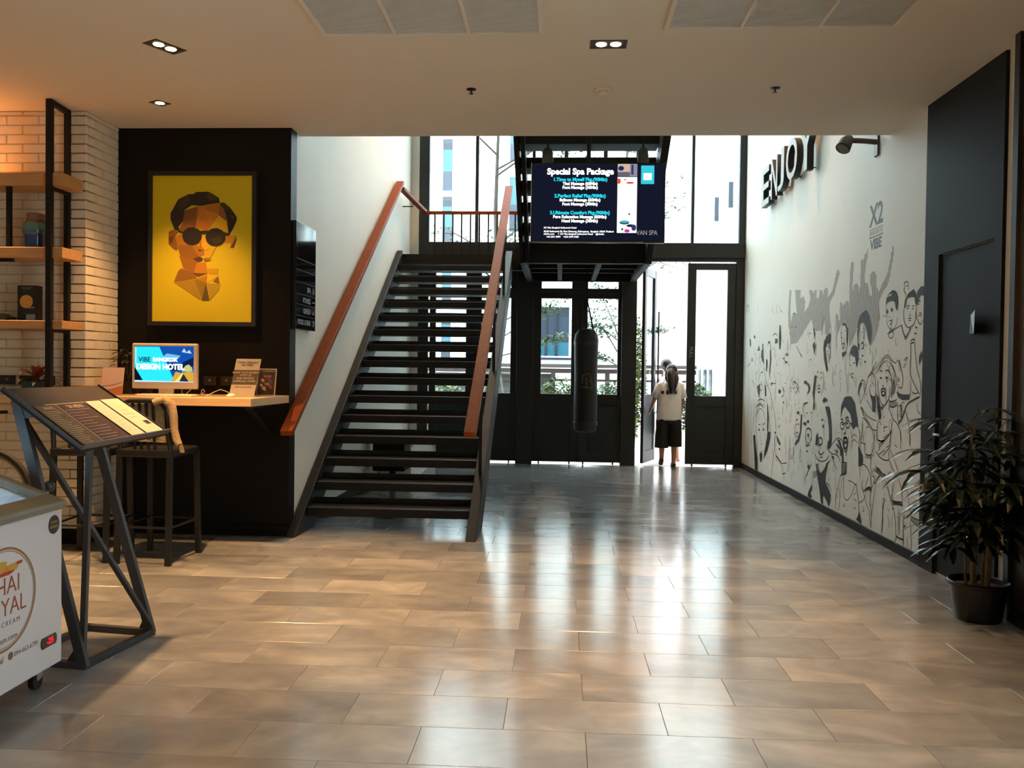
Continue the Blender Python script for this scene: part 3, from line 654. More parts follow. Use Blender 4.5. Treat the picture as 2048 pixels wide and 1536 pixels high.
# things on the shelves
ja = thing('ceramic_jar', 'blue and teal glazed jar with a brown neck on the middle shelf', 'jar', (-3.945, 6.2, 2.247))
jx = (-3.945, 6.2, 2.247)
def glaze():
    ma = pm('jar_glaze', (40, 80, 110), 0.12, coat=0.5); nt = ma.node_tree; b = nt.nodes['Principled BSDF']
    tc = nt.nodes.new('ShaderNodeTexCoord'); sp = nt.nodes.new('ShaderNodeSeparateXYZ'); nz_ = nt.nodes.new('ShaderNodeTexNoise'); nz_.inputs['Scale'].default_value = 14
    nt.links.new(tc.outputs['Object'], sp.inputs[0]); nt.links.new(tc.outputs['Object'], nz_.inputs['Vector'])
    a = nt.nodes.new('ShaderNodeMath'); a.operation = 'MULTIPLY_ADD'; a.inputs[1].default_value = 0.05; nt.links.new(nz_.outputs['Fac'], a.inputs[0]); nt.links.new(sp.outputs['Z'], a.inputs[2])
    cr = nt.nodes.new('ShaderNodeValToRGB'); e = cr.color_ramp.elements; cr.color_ramp.interpolation = 'LINEAR'
    mr = nt.nodes.new('ShaderNodeMapRange'); mr.inputs['From Max'].default_value = 0.28; nt.links.new(a.outputs[0], mr.inputs['Value']); nt.links.new(mr.outputs[0], cr.inputs[0])
    e[0].position = 0.0; e[0].color = (*lin((22, 44, 92)), 1); e[1].position = 0.85; e[1].color = (*lin((96, 70, 50)), 1)
    for p, c in ((0.44, (24, 50, 104)), (0.47, (120, 100, 110)), (0.50, (30, 80, 130)), (0.60, (70, 120, 120)), (0.74, (96, 128, 116)), (0.80, (104, 78, 54))):
        q = e.new(p); q.color = (*lin(c), 1)
    nt.links.new(cr.outputs[0], b.inputs['Base Color']); return ma
MB().lathe([(0.072, 0), (0.078, 0.004), (0.078, 0.085), (0.088, 0.11), (0.092, 0.14), (0.085, 0.18), (0.064, 0.212)], jx, 24).build('body', glaze(), ja, smooth=True)
MB().lathe([(0.062, 0.210), (0.058, 0.225), (0.064, 0.255), (0.060, 0.262)], jx, 24).build('neck', pm('jar_neck', (128, 92, 66), 0.55, var=0.15, scale=30), ja, smooth=True)

bx = thing('gift_box', 'upright black box with a yellow disc on the lower shelf', 'box', (-3.995, 6.2, 1.708))
MB().box((-4.068, 6.17, 1.708), (-3.922, 6.25, 1.972)).build('carton', pm('box_black', (22, 20, 20), 0.35), bx, bevel=0.002)
MB().lathe([(0.05, 0), (0.05, 0.0015)], (0, 0, 0), 28).build('disc', pm('disc_gold', (214, 150, 52), 0.5, var=0.15, scale=60), bx, local=True)
bx.children[-1].matrix_local = Matrix.Translation(Vector((-3.998, 6.17, 1.85)) - bx.location) @ Matrix.Rotation(math.pi/2, 4, 'X')
text_part('HONEY', 0.022, (-3.995, 6.1697, 1.95), X, Z, pm('sign_print', (150, 152, 156), 0.5), 'lettering', bx)
MB().box((-4.0, 6.1685, 1.715), (-3.93, 6.17, 1.755)).box((-3.985, 6.1685, 1.80), (-3.935, 6.17, 1.81)).build('label', pm('box_label', (150, 150, 165), 0.5, var=0.3, scale=60), bx)

tc_ = thing('toy_car', 'small dark green toy car on the lower shelf near the frame edge', 'toy', (-4.19, 6.2, 1.708))
MB().prism([(-0.10, 0.012), (0.08, 0.012), (0.085, 0.025), (0.05, 0.034), (0.02, 0.052), (-0.06, 0.054), (-0.10, 0.03)], (-4.19, 6.17, 1.708), X, Z, -0.06, 0.0).build('body', pm('toy_green', (60, 66, 56), 0.35, var=0.2, scale=30), tc_, bevel=0.004)
for x in (-0.065, 0.05):
    for y in (6.168, 6.232): MB().tube([(-4.19+x, y-.006, 1.722), (-4.19+x, y+.006, 1.722)], 0.014, 12).build('wheel', M_ink, tc_)

# power sockets
def socket(x, y, z, lab, w_=0.062, h_=0.036, mat=None):
    s = thing('power_socket', lab, 'socket', (x, y, z), group='black power sockets')
    MB().box((x-w_, y-0.012, z-h_), (x+w_, y, z+h_)).build('plate', mat or pm('socket_black', (20, 20, 20), 0.35), s, bevel=0.002)
    MB().box((x-.012, y-0.014, z-0.002), (x+.005, y-0.012, z+.014)).build('outlet', pm('socket_grey', (120, 115, 100), 0.4), s)
socket(-4.262, BY+.003, 1.258, 'black wall socket on the bricks, left of the red potted plant'); socket(-4.105, BY+.003, 1.258, 'black wall socket on the bricks behind the red potted plant'); socket(-3.925, BY+.003, 1.258, 'black wall socket on the bricks right of the red potted plant', 0.04)
M_sd = pm('socket_dark', (38, 36, 33), 0.4)
for x, l in ((-3.20, 'dark wall socket on the portrait wall behind the computer'), (-2.86, 'dark wall socket on the portrait wall just right of the computer'), (-2.72, 'dark wall socket on the portrait wall left of the tall flyer holder')): socket(x, 6.829, 1.262, l, 0.052, 0.036, M_sd)

# bromeliad in a teal pot
M_red = pm('leaf_red', (150, 66, 40), 0.45, var=0.2, scale=20); M_lf = pm('leaf_dark', (58, 54, 30), 0.45, var=0.25, scale=14)
def blade(mb, p, az, L, wd, rise, droop, mi=0, n=6):
    p = Vector(p); d = Vector((math.cos(az), math.sin(az), 0)); s = Vector((-d.y, d.x, 0)); vs, fs = [], []
    for i in range(n+1):
        t = i/n; c = p + d*(L*t) + Z*(rise*t - droop*t*t); ww = wd*math.sin(math.pi*(0.12+0.88*t))**0.8 if t < 1 else 0.0015
        vs += [c - s*ww/2 + Z*ww*0.15, c - Z*0.001, c + s*ww/2 + Z*ww*0.15]
    for i in range(n):
        for j in (0, 1): fs.append((i*3+j, i*3+j+1, (i+1)*3+j+1, (i+1)*3+j))
    return mb.add(vs, fs, mi)
br = thing('bromeliad', 'red leaved bromeliad in a teal square pot on the counter', 'potted plant', (-3.93, 6.2, CT))
MB().add([(-4.0, 6.13, CT), (-3.86, 6.13, CT), (-3.86, 6.27, CT), (-4.0, 6.27, CT), (-4.01, 6.12, CT+.105), (-3.85, 6.12, CT+.105), (-3.85, 6.28, CT+.105), (-4.01, 6.28, CT+.105), (-3.995, 6.135, CT+.105), (-3.865, 6.135, CT+.105), (-3.865, 6.265, CT+.105), (-3.995, 6.265, CT+.105), (-3.995, 6.135, CT+.08), (-3.865, 6.135, CT+.08), (-3.865, 6.265, CT+.08), (-3.995, 6.265, CT+.08)],
         [(3,2,1,0)] + [(i,(i+1)%4,4+(i+1)%4,4+i) for i in range(4)] + [(4+i,4+(i+1)%4,8+(i+1)%4,8+i) for i in range(4)] + [(8+i,8+(i+1)%4,12+(i+1)%4,12+i) for i in range(4)] + [(12,13,14,15)]).build('pot', pm('pot_teal', (22, 62, 56), 0.4), br)
for k in range(9):
    a = k*0.7+0.2; blade(MB(), (-3.93, 6.2, CT+.09), a, 0.17, 0.045, 0.10, 0.09+0.03*(k % 3)).build('leaf', M_lf, br)
for k in range(9):
    a = k*0.9; blade(MB(), (-3.93, 6.2, CT+.12), a, 0.07+0.05*(k % 3), 0.05, 0.14, 0.04+0.03*(k % 3)).build('bract', M_red, br)

# dark plant in the corner behind the computer
cp = thing('corner_plant', 'dark leafy plant standing in the corner behind the computer', 'potted plant', (-3.46, 6.66, CT))
MB().lathe([(0.05, 0), (0.065, 0.10), (0.058, 0.10), (0.055, 0.085)], (-3.46, 6.66, CT), 18).build('pot', M_ink, cp, smooth=True)
mb = MB()
for k in range(60):
    a = random.uniform(0, 6.28); h = random.uniform(0.1, 0.36); r = random.uniform(0.02, 0.11)
    blade(mb, (-3.46+r*math.cos(a), 6.66+r*math.sin(a), CT+h), a, 0.06, 0.03, 0.01, 0.03, n=3)
mb.build('foliage', pm('leaf_deep', (34, 44, 30), 0.5, var=0.3, scale=20), cp)['kind'] = 'stuff'
for k in range(4): MB().tube([(-3.46, 6.66, CT+.08), (-3.46+.05*math.cos(k*1.6), 6.66+.05*math.sin(k*1.6), CT+.36)], 0.003, 5).build('stem', M_lf, cp)

# leaflet card, computer and desk things
ca = thing('leaflet_card', 'pink and orange leaflet card standing left of the computer', 'card', (-3.44, 6.35, CT))
q = 0.10
MB().add([(-3.522, 6.34, CT), (-3.36, 6.36, CT), (-3.36, 6.40, CT+.212), (-3.522, 6.38, CT+.212), (-3.522, 6.344, CT), (-3.36, 6.364, CT), (-3.36, 6.404, CT+.212), (-3.522, 6.384, CT+.212)], [(0,1,2,3),(7,6,5,4),(0,4,5,1),(1,5,6,2),(2,6,7,3),(3,7,4,0)]).build('sheet', pm('card_pink', (226, 186, 160), 0.6), ca)
MB().add([(-3.522, 6.3395, CT+.001), (-3.36, 6.3595, CT+.001), (-3.36, 6.373, CT+.075), (-3.44, 6.358, CT+.045), (-3.522, 6.347, CT+.04)], [(0, 1, 2, 3, 4)]).build('print', pm('card_orange', (206, 120, 62), 0.6), ca)
MB().prism([(-.08, 0), (.0, .008), (.08, .034), (.08, .04), (0, .016), (-.08, .008)], (-3.441, 6.3525, CT+.062), (0.992, 0.124, 0), (0, .18, .98), 0, .0008).build('print', pm('card_lilac', (150, 130, 140), 0.6), ca)

ip = thing('desktop_computer', 'cream all-in-one desktop computer with a glowing blue screen', 'computer', (-3.07, 6.5, CT))
iy = 6.44
def isx(u, v): return (-3.325+0.518*u, iy, 1.203+0.353*v)
MB().box((-3.325, iy, 1.203), (-2.807, iy+0.045, 1.556)).build('housing', M_cream, ip, bevel=0.012, segs=3)
MB().box((-3.300, iy-0.002, 1.255), (-2.832, iy+.001, 1.534)).build('screen', emis('pc_blue', (20, 90, 190), 0.9), ip)
sw, shh, sx0, sz0 = 0.468, 0.279, -3.300, 1.255
def ipoly(pts, c, s=0.9, d=0.0006): return MB().prism([(a*sw, b*shh) for a, b in pts], (sx0, iy-0.002, sz0), X, Z, 0, d)
mb = MB(); ims = []
for i, (pts, c, s) in enumerate([([(0, .42), (.14, .02), (.68, .02), (.42, .98), (.03, .98), (.0, .98)], (40, 215, 235), 1.3), ([(0, 0.05), (.14, .05), (0, .42)], (14, 24, 40), 0.8),
     ([(.62, .55), (.75, .5), (1, .70), (1, .45), (.82, .38), (.7, .3), (.6, .35)], (18, 34, 84), .9), ([(.62, .02), (.70, .30), (.8, .25), (.9, .30), (1, .28), (1, .02)], (206, 160, 60), 1.2),
     ([(.76, .02), (.83, .24), (.92, .02)], (54, 48, 60), 0.8), ([(.68, .02), (.76, .02), (.83, .26), (.82, .28)], (240, 214, 120), 1.2), ([(.80, .30), (.86, .46), (.92, .50), (.97, .42), (.99, .30)], (190, 200, 130), 1.1),
     ([(.55, .98), (1, .98), (1, .80), (.62, .82)], (24, 84, 176), 1.0), ([(.80, .84), (.84, .95), (.88, .84), (.93, .90), (.97, .80)], (200, 220, 240), 1.0), ([(.40, .60), (.55, .80), (.78, .74), (.72, .62), (.62, .58)], (110, 190, 225), 1.1),
     ([(0, 0), (1, 0), (1, .02), (0, .05)], (200, 225, 240), 1.1), ([(0.01, .5), (.03, .5), (.03, .96), (.01, .96)], (205, 230, 240), 1.0)]):
    ims.append(emis('pcs_%d_%d_%d' % c, c, s)); t = ipoly(pts, c, s, 0.0005+0.0001*i); mb.add(t.v, t.f, i)
mb.build('screen_picture', ims, ip)
for t, u, v, sz, mt, bo in (('VIBE', .17, .62, .052, emis('pc_ink', (20, 60, 80), .6), .001), ('BANGKOK', .52, .62, .042, emis('pc_white', (255, 255, 255), 1.5), .002), ('DESIGN HOTEL', .44, .42, .058, emis('pc_white', (255, 255, 255), 1.5), .003)):
    text_part(t, sz, (sx0+sw*u, iy-0.0042, sz0+shh*v), X, Z, mt, 'lettering', ip, bold=bo, xs=.95)
MB().box((-3.12, iy+.02, CT+.004), (-3.0, iy+.035, 1.23)).box((-3.16, iy-.04, CT+.0005), (-2.96, iy+.12, CT+.006)).build('stand', M_cream, ip, bevel=.002)
kb = thing('keyboard', 'slim cream keyboard in front of the computer', 'keyboard', (-2.96, 6.25, CT))
MB().box((-3.18, 6.20, CT+.001), (-2.74, 6.32, CT+.012)).build('base', M_cream, kb, bevel=.004)
k0 = MB().box((-.011, -.008, 0), (.011, .008, .005)).build('key', pm('key_cream', (236, 216, 182), 0.5), kb, local=True, bevel=.001)
for r in range(5):
    for c in range(16):
        if r == 0 and 4 <= c <= 8: continue
        k = k0.copy(); COL.objects.link(k); k.location = Vector((-3.155+c*.0264, 6.218+r*.021, CT+.012)) - kb.location
sp_ = k0.copy(); COL.objects.link(sp_); sp_.location = Vector((-3.155+6*.0264, 6.218, CT+.012)) - kb.location; sp_.scale = (6.0, 1, 1)
bpy.data.objects.remove(k0)
mo = thing('computer_mouse', 'small white mouse on the counter before the tall flyer holder', 'mouse', (-2.48, 6.30, CT))
MB().sphere((-2.48, 6.30, CT+.010), (.032, .05, .020), 16, 10).build('shell', pm('mouse_white', (236, 228, 206), .25), mo, smooth=True)
MB().box((-2.4805, 6.262, CT+.022), (-2.4795, 6.30, CT+.0305)).build('button_seam', pm('socket_grey', (120, 115, 100), .4), mo)
cb = MB().tube([(-2.95, 6.50, 1.203), (-2.94, 6.47, 1.17), (-2.90, 6.45, 1.162), (-2.87, 6.48, 1.20)], .0028, 6).tube([(-2.80, 6.50, 1.156), (-2.78, 6.47, 1.195), (-2.765, 6.46, 1.205), (-2.755, 6.47, 1.185), (-2.775, 6.45, 1.165), (-2.70, 6.42, 1.165), (-2.71, 6.36, 1.156)], .0028, 6).tube([(-2.70, 6.38, 1.156), (-2.66, 6.42, 1.185), (-2.62, 6.44, 1.204), (-2.58, 6.46, 1.19), (-2.53, 6.48, 1.158)], .0028, 6).build('computer_cable', pm('cable_white', (226, 210, 186), .4), smooth=True)
tag(cb, 'thin white cable looping over the counter right of the keyboard', 'cable')
rt = thing('desk_speaker', 'low dark round speaker beside the left foot of the computer', 'speaker', (-3.36, 6.50, CT))
MB().lathe([(.045, 0), (.056, .02), (.06, .05), (.05, .085), (.03, .095)], (-3.30, 6.60, CT), 18).build('body', M_ink, rt, smooth=True)
MB().lathe([(.02, .0955), (.018, .098)], (-3.30, 6.60, CT), 14).build('knob', pm('socket_grey', (120, 115, 100), .4), rt)

def slab(p0, p1, p2, p3, th):   # four corners of a face, thickened backwards
    n = (Vector(p1)-Vector(p0)).cross(Vector(p3)-Vector(p0)).normalized()
    f = [Vector(p) for p in (p0, p1, p2, p3)]; return MB().add(f + [v - n*th for v in f], [(0,1,2,3),(7,6,5,4),(0,4,5,1),(1,5,6,2),(2,6,7,3),(3,7,4,0)])
fh = thing('flyer_holder', 'tall leaning cream flyer about hotel discounts on the counter', 'sign', (-2.45, 6.45, CT))
p0, p1, p2, p3 = Vector((-2.552, 6.44, CT+.001)), Vector((-2.358, 6.45, CT+.001)), Vector((-2.330, 6.53, CT+.292)), Vector((-2.524, 6.52, CT+.292))
slab(p0, p1, p2, p3, .003).build('flyer', M_paper, fh)
FR_, FU_ = (p1-p0).normalized(), ((p3-p0)/(p3-p0).length)
def fpt(u, v): return p0.lerp(p1, u).lerp(p3.lerp(p2, u), v) - (FR_.cross(FU_))*-.0006
fn = FR_.cross(FU_).normalized()
MB().add([fpt(0, .31), fpt(1, .31), fpt(1, .70), fpt(0, .70)], [(0, 1, 2, 3)]).build('print', pm('flyer_band', (92, 76, 54), .6, var=.2, scale=40), fh)
for t, v, s, mt in (('YOUR OPINION', .90, .022, pm('flyer_ink', (120, 100, 76), .6)), ('MATTERS', .83, .022, pm('flyer_ink', (120, 100, 76), .6)), ('SHARE YOUR MOMENT', .63, .020, M_paper), ('WITH US', .56, .022, M_paper), ('AND RECEIVE', .48, .022, M_paper), ('A SPECIAL OFFER', .40, .022, M_paper), ('follow us on social media', .25, .012, pm('flyer_ink', (120, 100, 76), .6))):
    text_part(t, s, fpt(.5, v) + fn*.0008, FR_, FU_, mt, 'lettering', fh, bold=.0004)
slab(p0 + Vector((0, .04, 0)), p1 + Vector((0, .04, 0)), p1 + Vector((0.01, .10, .10)), p0 + Vector((0.01, .10, .10)), .003).build('stand', M_glass, fh)
fr = thing('framed_flyer', 'small white framed dark promotional flyer at the counter end', 'sign', (-2.30, 6.55, CT))
g0, g1, g2, g3 = Vector((-2.384, 6.56, CT+.001)), Vector((-2.236, 6.57, CT+.001)), Vector((-2.23, 6.60, CT+.218)), Vector((-2.378, 6.59, CT+.218))
slab(g0, g1, g2, g3, .006).build('frame', M_paper, fr)
def gpt(u, v): return g0.lerp(g1, u).lerp(g3.lerp(g2, u), v) + Vector((0, -.001, 0))
MB().add([gpt(.05, .05), gpt(.95, .05), gpt(.95, .96), gpt(.05, .96)], [(0, 1, 2, 3)]).build('print', pm('flyer_dark', (70, 48, 38), .5, var=.5, scale=30), fr)
mb = MB(); mm_ = [pm('fb_%d' % i, c, .5) for i, c in enumerate([(196, 150, 110), (140, 60, 44), (84, 78, 130), (206, 170, 120), (120, 90, 70)])]
for i, (u, v, r) in enumerate([(.3, .55, .10), (.6, .6, .12), (.72, .52, .1), (.4, .25, .12), (.6, .4, .12), (.25, .38, .08), (.75, .32, .1)]):
    O = gpt(u, v); mb.add([O + Vector((r*.148*math.cos(a), -.0006-.0001*i, r*.2*math.sin(a))) for a in [2*math.pi*j/10 for j in range(10)]], [tuple(range(10))], i % 5)
mb.build('print', mm_, fr)
for t, v, s in (('SPA PROMOTION', .90, .013), ('50% OFF', .72, .016), ('FREE', .44, .018)): text_part(t, s, gpt(.55, v) + Vector((0, -.002, 0)), X, Z, M_paper, 'lettering', fr, bold=.0003)

# ================================================================ PORTRAIT
po = thing('portrait_picture', 'yellow low polygon portrait of a man in round sunglasses, black frame, on the dark wall', 'picture', (-2.92, 6.8, 1.72))
px0, px1, pz0, pz1 = -3.335, -2.507, 1.744, 2.929; pyy = 6.79; fw = .036
MB().box((px0-fw, pyy-.012, pz0-fw), (px0, 6.829, pz1+fw)).build('frame', M_ink, po, bevel=.003); MB().box((px1, pyy-.012, pz0-fw), (px1+fw, 6.829, pz1+fw)).build('frame', M_ink, po, bevel=.003)
MB().box((px0, pyy-.012, pz1), (px1, 6.829, pz1+fw)).build('frame', M_ink, po, bevel=.003); MB().box((px0, pyy-.012, pz0-fw), (px1, 6.829, pz0)).build('frame', M_ink, po, bevel=.003)
MB().box((px0, pyy, pz0), (px1, 6.82, pz1)).build('canvas', pm('poster_yellow', (206, 180, 2), .55, var=.03, scale=2), po)
def ell(cx, cy, rx, ry, n=11): return [(cx+rx*math.cos(2*math.pi*i/n+.3), cy+ry*math.sin(2*math.pi*i/n+.3)) for i in range(n)]
PP = [((132,82,20), [(195,610),(240,590),(290,615),(260,660),(330,740),(270,800),(240,780),(195,735)]), ((92,52,18), [(195,660),(250,650),(230,720),(200,720)]),
 ((186,126,16), [(745,650),(850,640),(855,680),(830,770),(795,770),(800,720),(735,720)]), ((92,50,18), [(850,655),(855,690),(830,765),(795,770),(820,720)]),
 ((168,108,16), [(260,660),(330,620),(420,720),(480,740),(500,790),(540,800),(545,840),(500,860),(440,880),(340,860),(300,820),(290,790)]), ((140,88,18), [(290,740),(420,740),(500,870),(440,880),(330,940),(320,900),(300,810)]),
 ((150,94,14), [(330,940),(300,850),(440,880),(500,900),(470,920),(460,1010),(340,970)]), ((188,120,16), [(470,920),(560,905),(575,1020),(440,1015)]), ((142,92,18), [(320,970),(450,1010),(470,1070),(250,1105),(290,1000)]),
 ((108,66,18), [(430,1015),(575,1022),(480,1055)]), ((190,144,14), [(560,970),(685,975),(680,1030),(590,1020)]), ((176,118,14), [(450,1080),(575,1035),(570,1112)]), ((222,176,16), [(575,1022),(680,1045),(570,1115)]), ((124,92,16), [(630,1100),(680,1045),(695,1125)]),
 ((164,126,18), [(245,1105),(450,1080),(530,1275),(505,1280)]), ((140,108,18), [(450,1080),(562,1116),(540,1240),(525,1270)]), ((92,74,20), [(562,1116),(597,1288),(522,1288)]), ((172,138,18), [(565,1116),(700,1122),(690,1180),(600,1285)]),
 ((122,72,22), [(350,400),(480,360),(460,560),(330,520)]), ((188,110,18), [(480,360),(540,360),(600,560),(570,605),(460,565)]), ((172,98,18), [(540,355),(690,335),(680,445),(555,395)]), ((196,124,16), [(545,390),(680,450),(600,555)]),
 ((216,164,16), [(680,450),(755,500),(772,610),(700,580),(605,560)]), ((138,86,22), [(690,335),(740,390),(762,490),(750,500),(680,445)]), ((138,82,20), [(330,520),(460,560),(420,575),(330,605),(290,600)]),
 ((216,166,14), [(520,640),(565,690),(592,770),(560,792),(520,770),(512,700)]), ((170,110,14), [(500,700),(522,645),(516,740),(542,800),(490,780)]), ((92,50,20), [(480,780),(515,790),(500,802)]), ((92,50,20), [(555,795),(580,788),(574,806)]),
 ((84,42,22), [(440,880),(490,853),(530,870),(520,895),(495,906)]), ((138,82,24), [(535,876),(612,886),(570,900),(540,892)]), ((206,158,14), [(545,800),(600,780),(660,760),(600,870),(545,866)]),
 ((40,26,14), [(215,430),(290,290),(390,240),(440,240),(460,220),(580,216),(630,240),(680,275),(692,325),(560,345),(520,356),(420,348),(350,395),(335,500),(290,560),(300,602),(255,592),(215,490)]), ((76,52,20), [(580,216),(630,240),(680,275),(600,312),(568,270)]), ((58,40,18), [(290,290),(390,240),(400,330),(300,400)]),
 ((40,26,14), [(690,330),(730,320),(790,370),(857,465),(852,505),(815,590),(780,640),(770,560),(760,480),(735,390)]), ((74,52,20), [(785,440),(857,465),(815,490)]), ((66,44,20), [(700,335),(730,320),(790,370),(760,400)]),
 ((34,22,14), ell(425, 652, 96, 88)), ((34,22,14), ell(652, 662, 98, 90)), ((60,42,20), [(600,690),(700,640),(720,700),(660,740)]), ((34,22,14), [(500,600),(580,600),(565,632),(512,632)]), ((34,22,14), [(285,598),(345,612),(338,626),(290,610)]), ((34,22,14), [(735,612),(795,628),(785,642),(740,648)])]
mb = MB(); pmt = []
cols = {}
for i, (c, pts) in enumerate(PP):
    if c not in cols: cols[c] = len(pmt); pmt.append(pm('poly_%d_%d_%d' % c, c, .55))
    mb.prism([((x-38)/967*(px1-px0), (1497-y)/1439*(pz1-pz0)) for x, y in pts], (px0, pyy, pz0), X, Z, 0, .0006+.00012*i, cols[c])
mb.build('printed_figure', pmt, po)
# ================================================================ BAR STOOLS
def make_stool(loc, rz, label):
    s = thing('bar_stool', label, 'stool', loc, rz, group='black metal bar stools at the counter')
    hw, hd, top_, sh_ = .19, .20, 1.14, .80       # the back is at local -y
    for sx in (-1, 1):
        MB().bar((sx*hw, -hd-.02, 0), (sx*(hw-.005), -hd+.01, sh_), .042, .026, up=(0, 1, 0)).build('leg', M_stool, s, local=True, bevel=.004)
        MB().bar((sx*hw, hd+.01, 0), (sx*(hw-.01), hd-.01, sh_-.03), .042, .026, up=(0, 1, 0)).build('leg', M_stool, s, local=True, bevel=.004)
    MB().prism([(-hw-.015, -hd-.01), (hw+.015, -hd-.01), (hw+.02, hd-.03), (hw-.02, hd+.02), (-hw+.02, hd+.02), (-hw-.02, hd-.03)], (0, 0, sh_-.055), X, Y, 0, .055).build('seat', M_stool, s, local=True, bevel=.012)
    arch = [(-hw+.005, -hd+.01, sh_)] + [(-hw+.004, -hd-.01, 1.0)] + [(-hw+.012, -hd-.02, 1.07), (-hw+.045, -hd-.024, top_-.02), (-hw+.10, -hd-.026, top_)]
    arch += [(hw-.10, -hd-.026, top_), (hw-.045, -hd-.024, top_-.02), (hw-.012, -hd-.02, 1.07), (hw-.004, -hd-.01, 1.0), (hw-.005, -hd+.01, sh_)]
    MB().tube(arch, .017, 10).build('back_frame', M_stool, s, local=True, smooth=True)
    for x in (-.075, -.025, .025, .075): MB().bar((x, -hd+.01, sh_-.01), (x, -hd-.024, top_-.005), .02, .008, up=(0, 1, 0)).build('slat', M_stool, s, local=True)
    for z, pts in ((.26, [(-hw, -hd-.015), (hw, -hd-.015), (hw, hd+.005), (-hw, hd+.005)]),):
        for i in range(4): MB().tube([(*pts[i], z), (*pts[(i+1) % 4], z)], .009, 8).build('foot_rail', M_stool, s, local=True)
    return s
sa = make_stool((-2.86, 5.945, 0), math.radians(-4), 'black metal bar stool with a shawl over its back, before the computer')
sb = make_stool((-3.36, 5.96, 0), math.radians(5), 'black metal bar stool half hidden behind the menu stand')
# knitted shawl hung over the stool's right back corner
M_knit = pm('knit_wool', (150, 126, 92), .9, var=.25, scale=60, bump=.6)
sw_ = MB()
rowsv = []
pts_c = [(-2.99, 5.68, 1.0), (-2.93, 5.68, 1.09), (-2.86, 5.67, 1.12), (-2.78, 5.675, 1.13), (-2.72, 5.70, 1.155), (-2.675, 5.72, 1.12), (-2.655, 5.72, 1.03), (-2.645, 5.71, .95), (-2.625, 5.70, .88), (-2.60, 5.69, .84)]
sw_.tube(pts_c[3:], [.022, .03, .036, .030, .026, .028, .024], 10)
sw_.add([(-2.98, 5.735, 1.115), (-2.74, 5.735, 1.125), (-2.72, 5.74, .85), (-2.97, 5.74, .86), (-2.98, 5.75, 1.115), (-2.74, 5.75, 1.125), (-2.72, 5.755, .85), (-2.97, 5.755, .86)], [(0,1,2,3),(7,6,5,4),(0,4,5,1),(1,5,6,2),(2,6,7,3),(3,7,4,0)])
for k in range(9): sw_.tube([(-2.595+.006*(k % 3), 5.69+.01*(k//3-1), .845), (-2.585+.008*(k % 3), 5.69+.014*(k//3-1), .79)], .003, 5)
sc_ = sw_.build('knitted_shawl', M_knit, smooth=True); tag(sc_, 'beige knitted shawl draped over the back of a bar stool', 'shawl')

# ================================================================ MENU STAND
ms = thing('menu_stand', 'black steel menu stand with slanted tray beside the freezer', 'stand', (-2.3, 4.0, 0))
M_st = pm('stand_steel', (50, 50, 52), .42, var=.1, scale=8)
A, B_, C_, D_ = Vector((-2.151, 3.747, 0)), Vector((-2.085, 4.25, 0)), Vector((-2.447, 4.298, 0)), Vector((-2.513, 3.795, 0))
q = .032; zf = q/2
for p, r in ((A, B_), (B_, C_), (C_, D_), (D_, A)):
    e = (r-p).normalized()*(q/2); MB().bar(p - e + Z*zf, r + e + Z*zf, q, q).build('base_rail', M_st, ms, bevel=.002)
LL, LR, TL, TR = Vector((-2.069, 3.574, 1.02)), Vector((-2.118, 4.504, 1.02)), Vector((-2.418, 3.56, 1.281)), Vector((-2.511, 4.5, 1.275))
tn = (LR-LL).cross(TL-LL).normalized()
if tn.z < 0: tn = -tn
th = .012
mb = MB(); mb.add([LL, LR, TR, TL, LL-tn*th, LR-tn*th, TR-tn*th, TL-tn*th], [(0,1,2,3),(7,6,5,4),(0,4,5,1),(1,5,6,2),(2,6,7,3),(3,7,4,0)])
mb.build('tray', pm('tray_dark', (52, 40, 28), .65, var=.1, spec=.15), ms)
def rim(p, r, h): 
    return MB().add([p - tn*th, r - tn*th, r + tn*h, p + tn*h] + [v + ((LL+TR)/2 - (p+r)/2).normalized()*.006 for v in (p - tn*th, r - tn*th, r + tn*h, p + tn*h)], [(0,1,2,3),(7,6,5,4),(0,4,5,1),(1,5,6,2),(2,6,7,3),(3,7,4,0)])
rim(LL, LR, .032).build('tray_lip', M_st, ms); rim(TL, LL, .014).build('tray_rim', M_st, ms); rim(LR, TR, .01).build('tray_rim', M_st, ms)
def tp(u, v, d=0.0):     # u along the tray (LL to LR), v up the slope
    return LL.lerp(LR, u).lerp(TL.lerp(TR, u), v) + tn*d
l1 = tp(.10, .90, -.03); l2 = tp(.80, .90, -.03)
MB().bar(A+Z*.01, l1, .045, .03, up=(0, 1, 0)).build('leg', M_st, ms, bevel=.002); MB().bar(B_+Z*.01, l2, .045, .03, up=(0, 1, 0)).build('leg', M_st, ms, bevel=.002)
MB().bar(A+Vector((-.02, .02, .02)), tp(.13, .03, -.02), .024, .024, up=(0, 1, 0)).build('post', M_st, ms)
MB().bar(l1 - Z*.04, B_+Z*.05, .022, .022, up=(0, 1, 0)).build('brace', M_st, ms)
MB().bar(tp(.10, .02, -.02), tp(.10, .97, -.02), .03, .02).build('tray_bearer', M_st, ms); MB().bar(tp(.80, .02, -.02), tp(.80, .97, -.02), .03, .02).build('tray_bearer', M_st, ms)
gl_ = A.lerp(l1, .93); MB().add([gl_ - Y*.012, l1 - Y*.012, tp(.10, .62, -.03) - Y*.012, gl_ + Y*.002, l1 + Y*.002, tp(.10, .62, -.03) + Y*.002], [(0,1,2),(5,4,3),(0,3,4,1),(1,4,5,2),(2,5,3,0)]).build('gusset', M_st, ms)
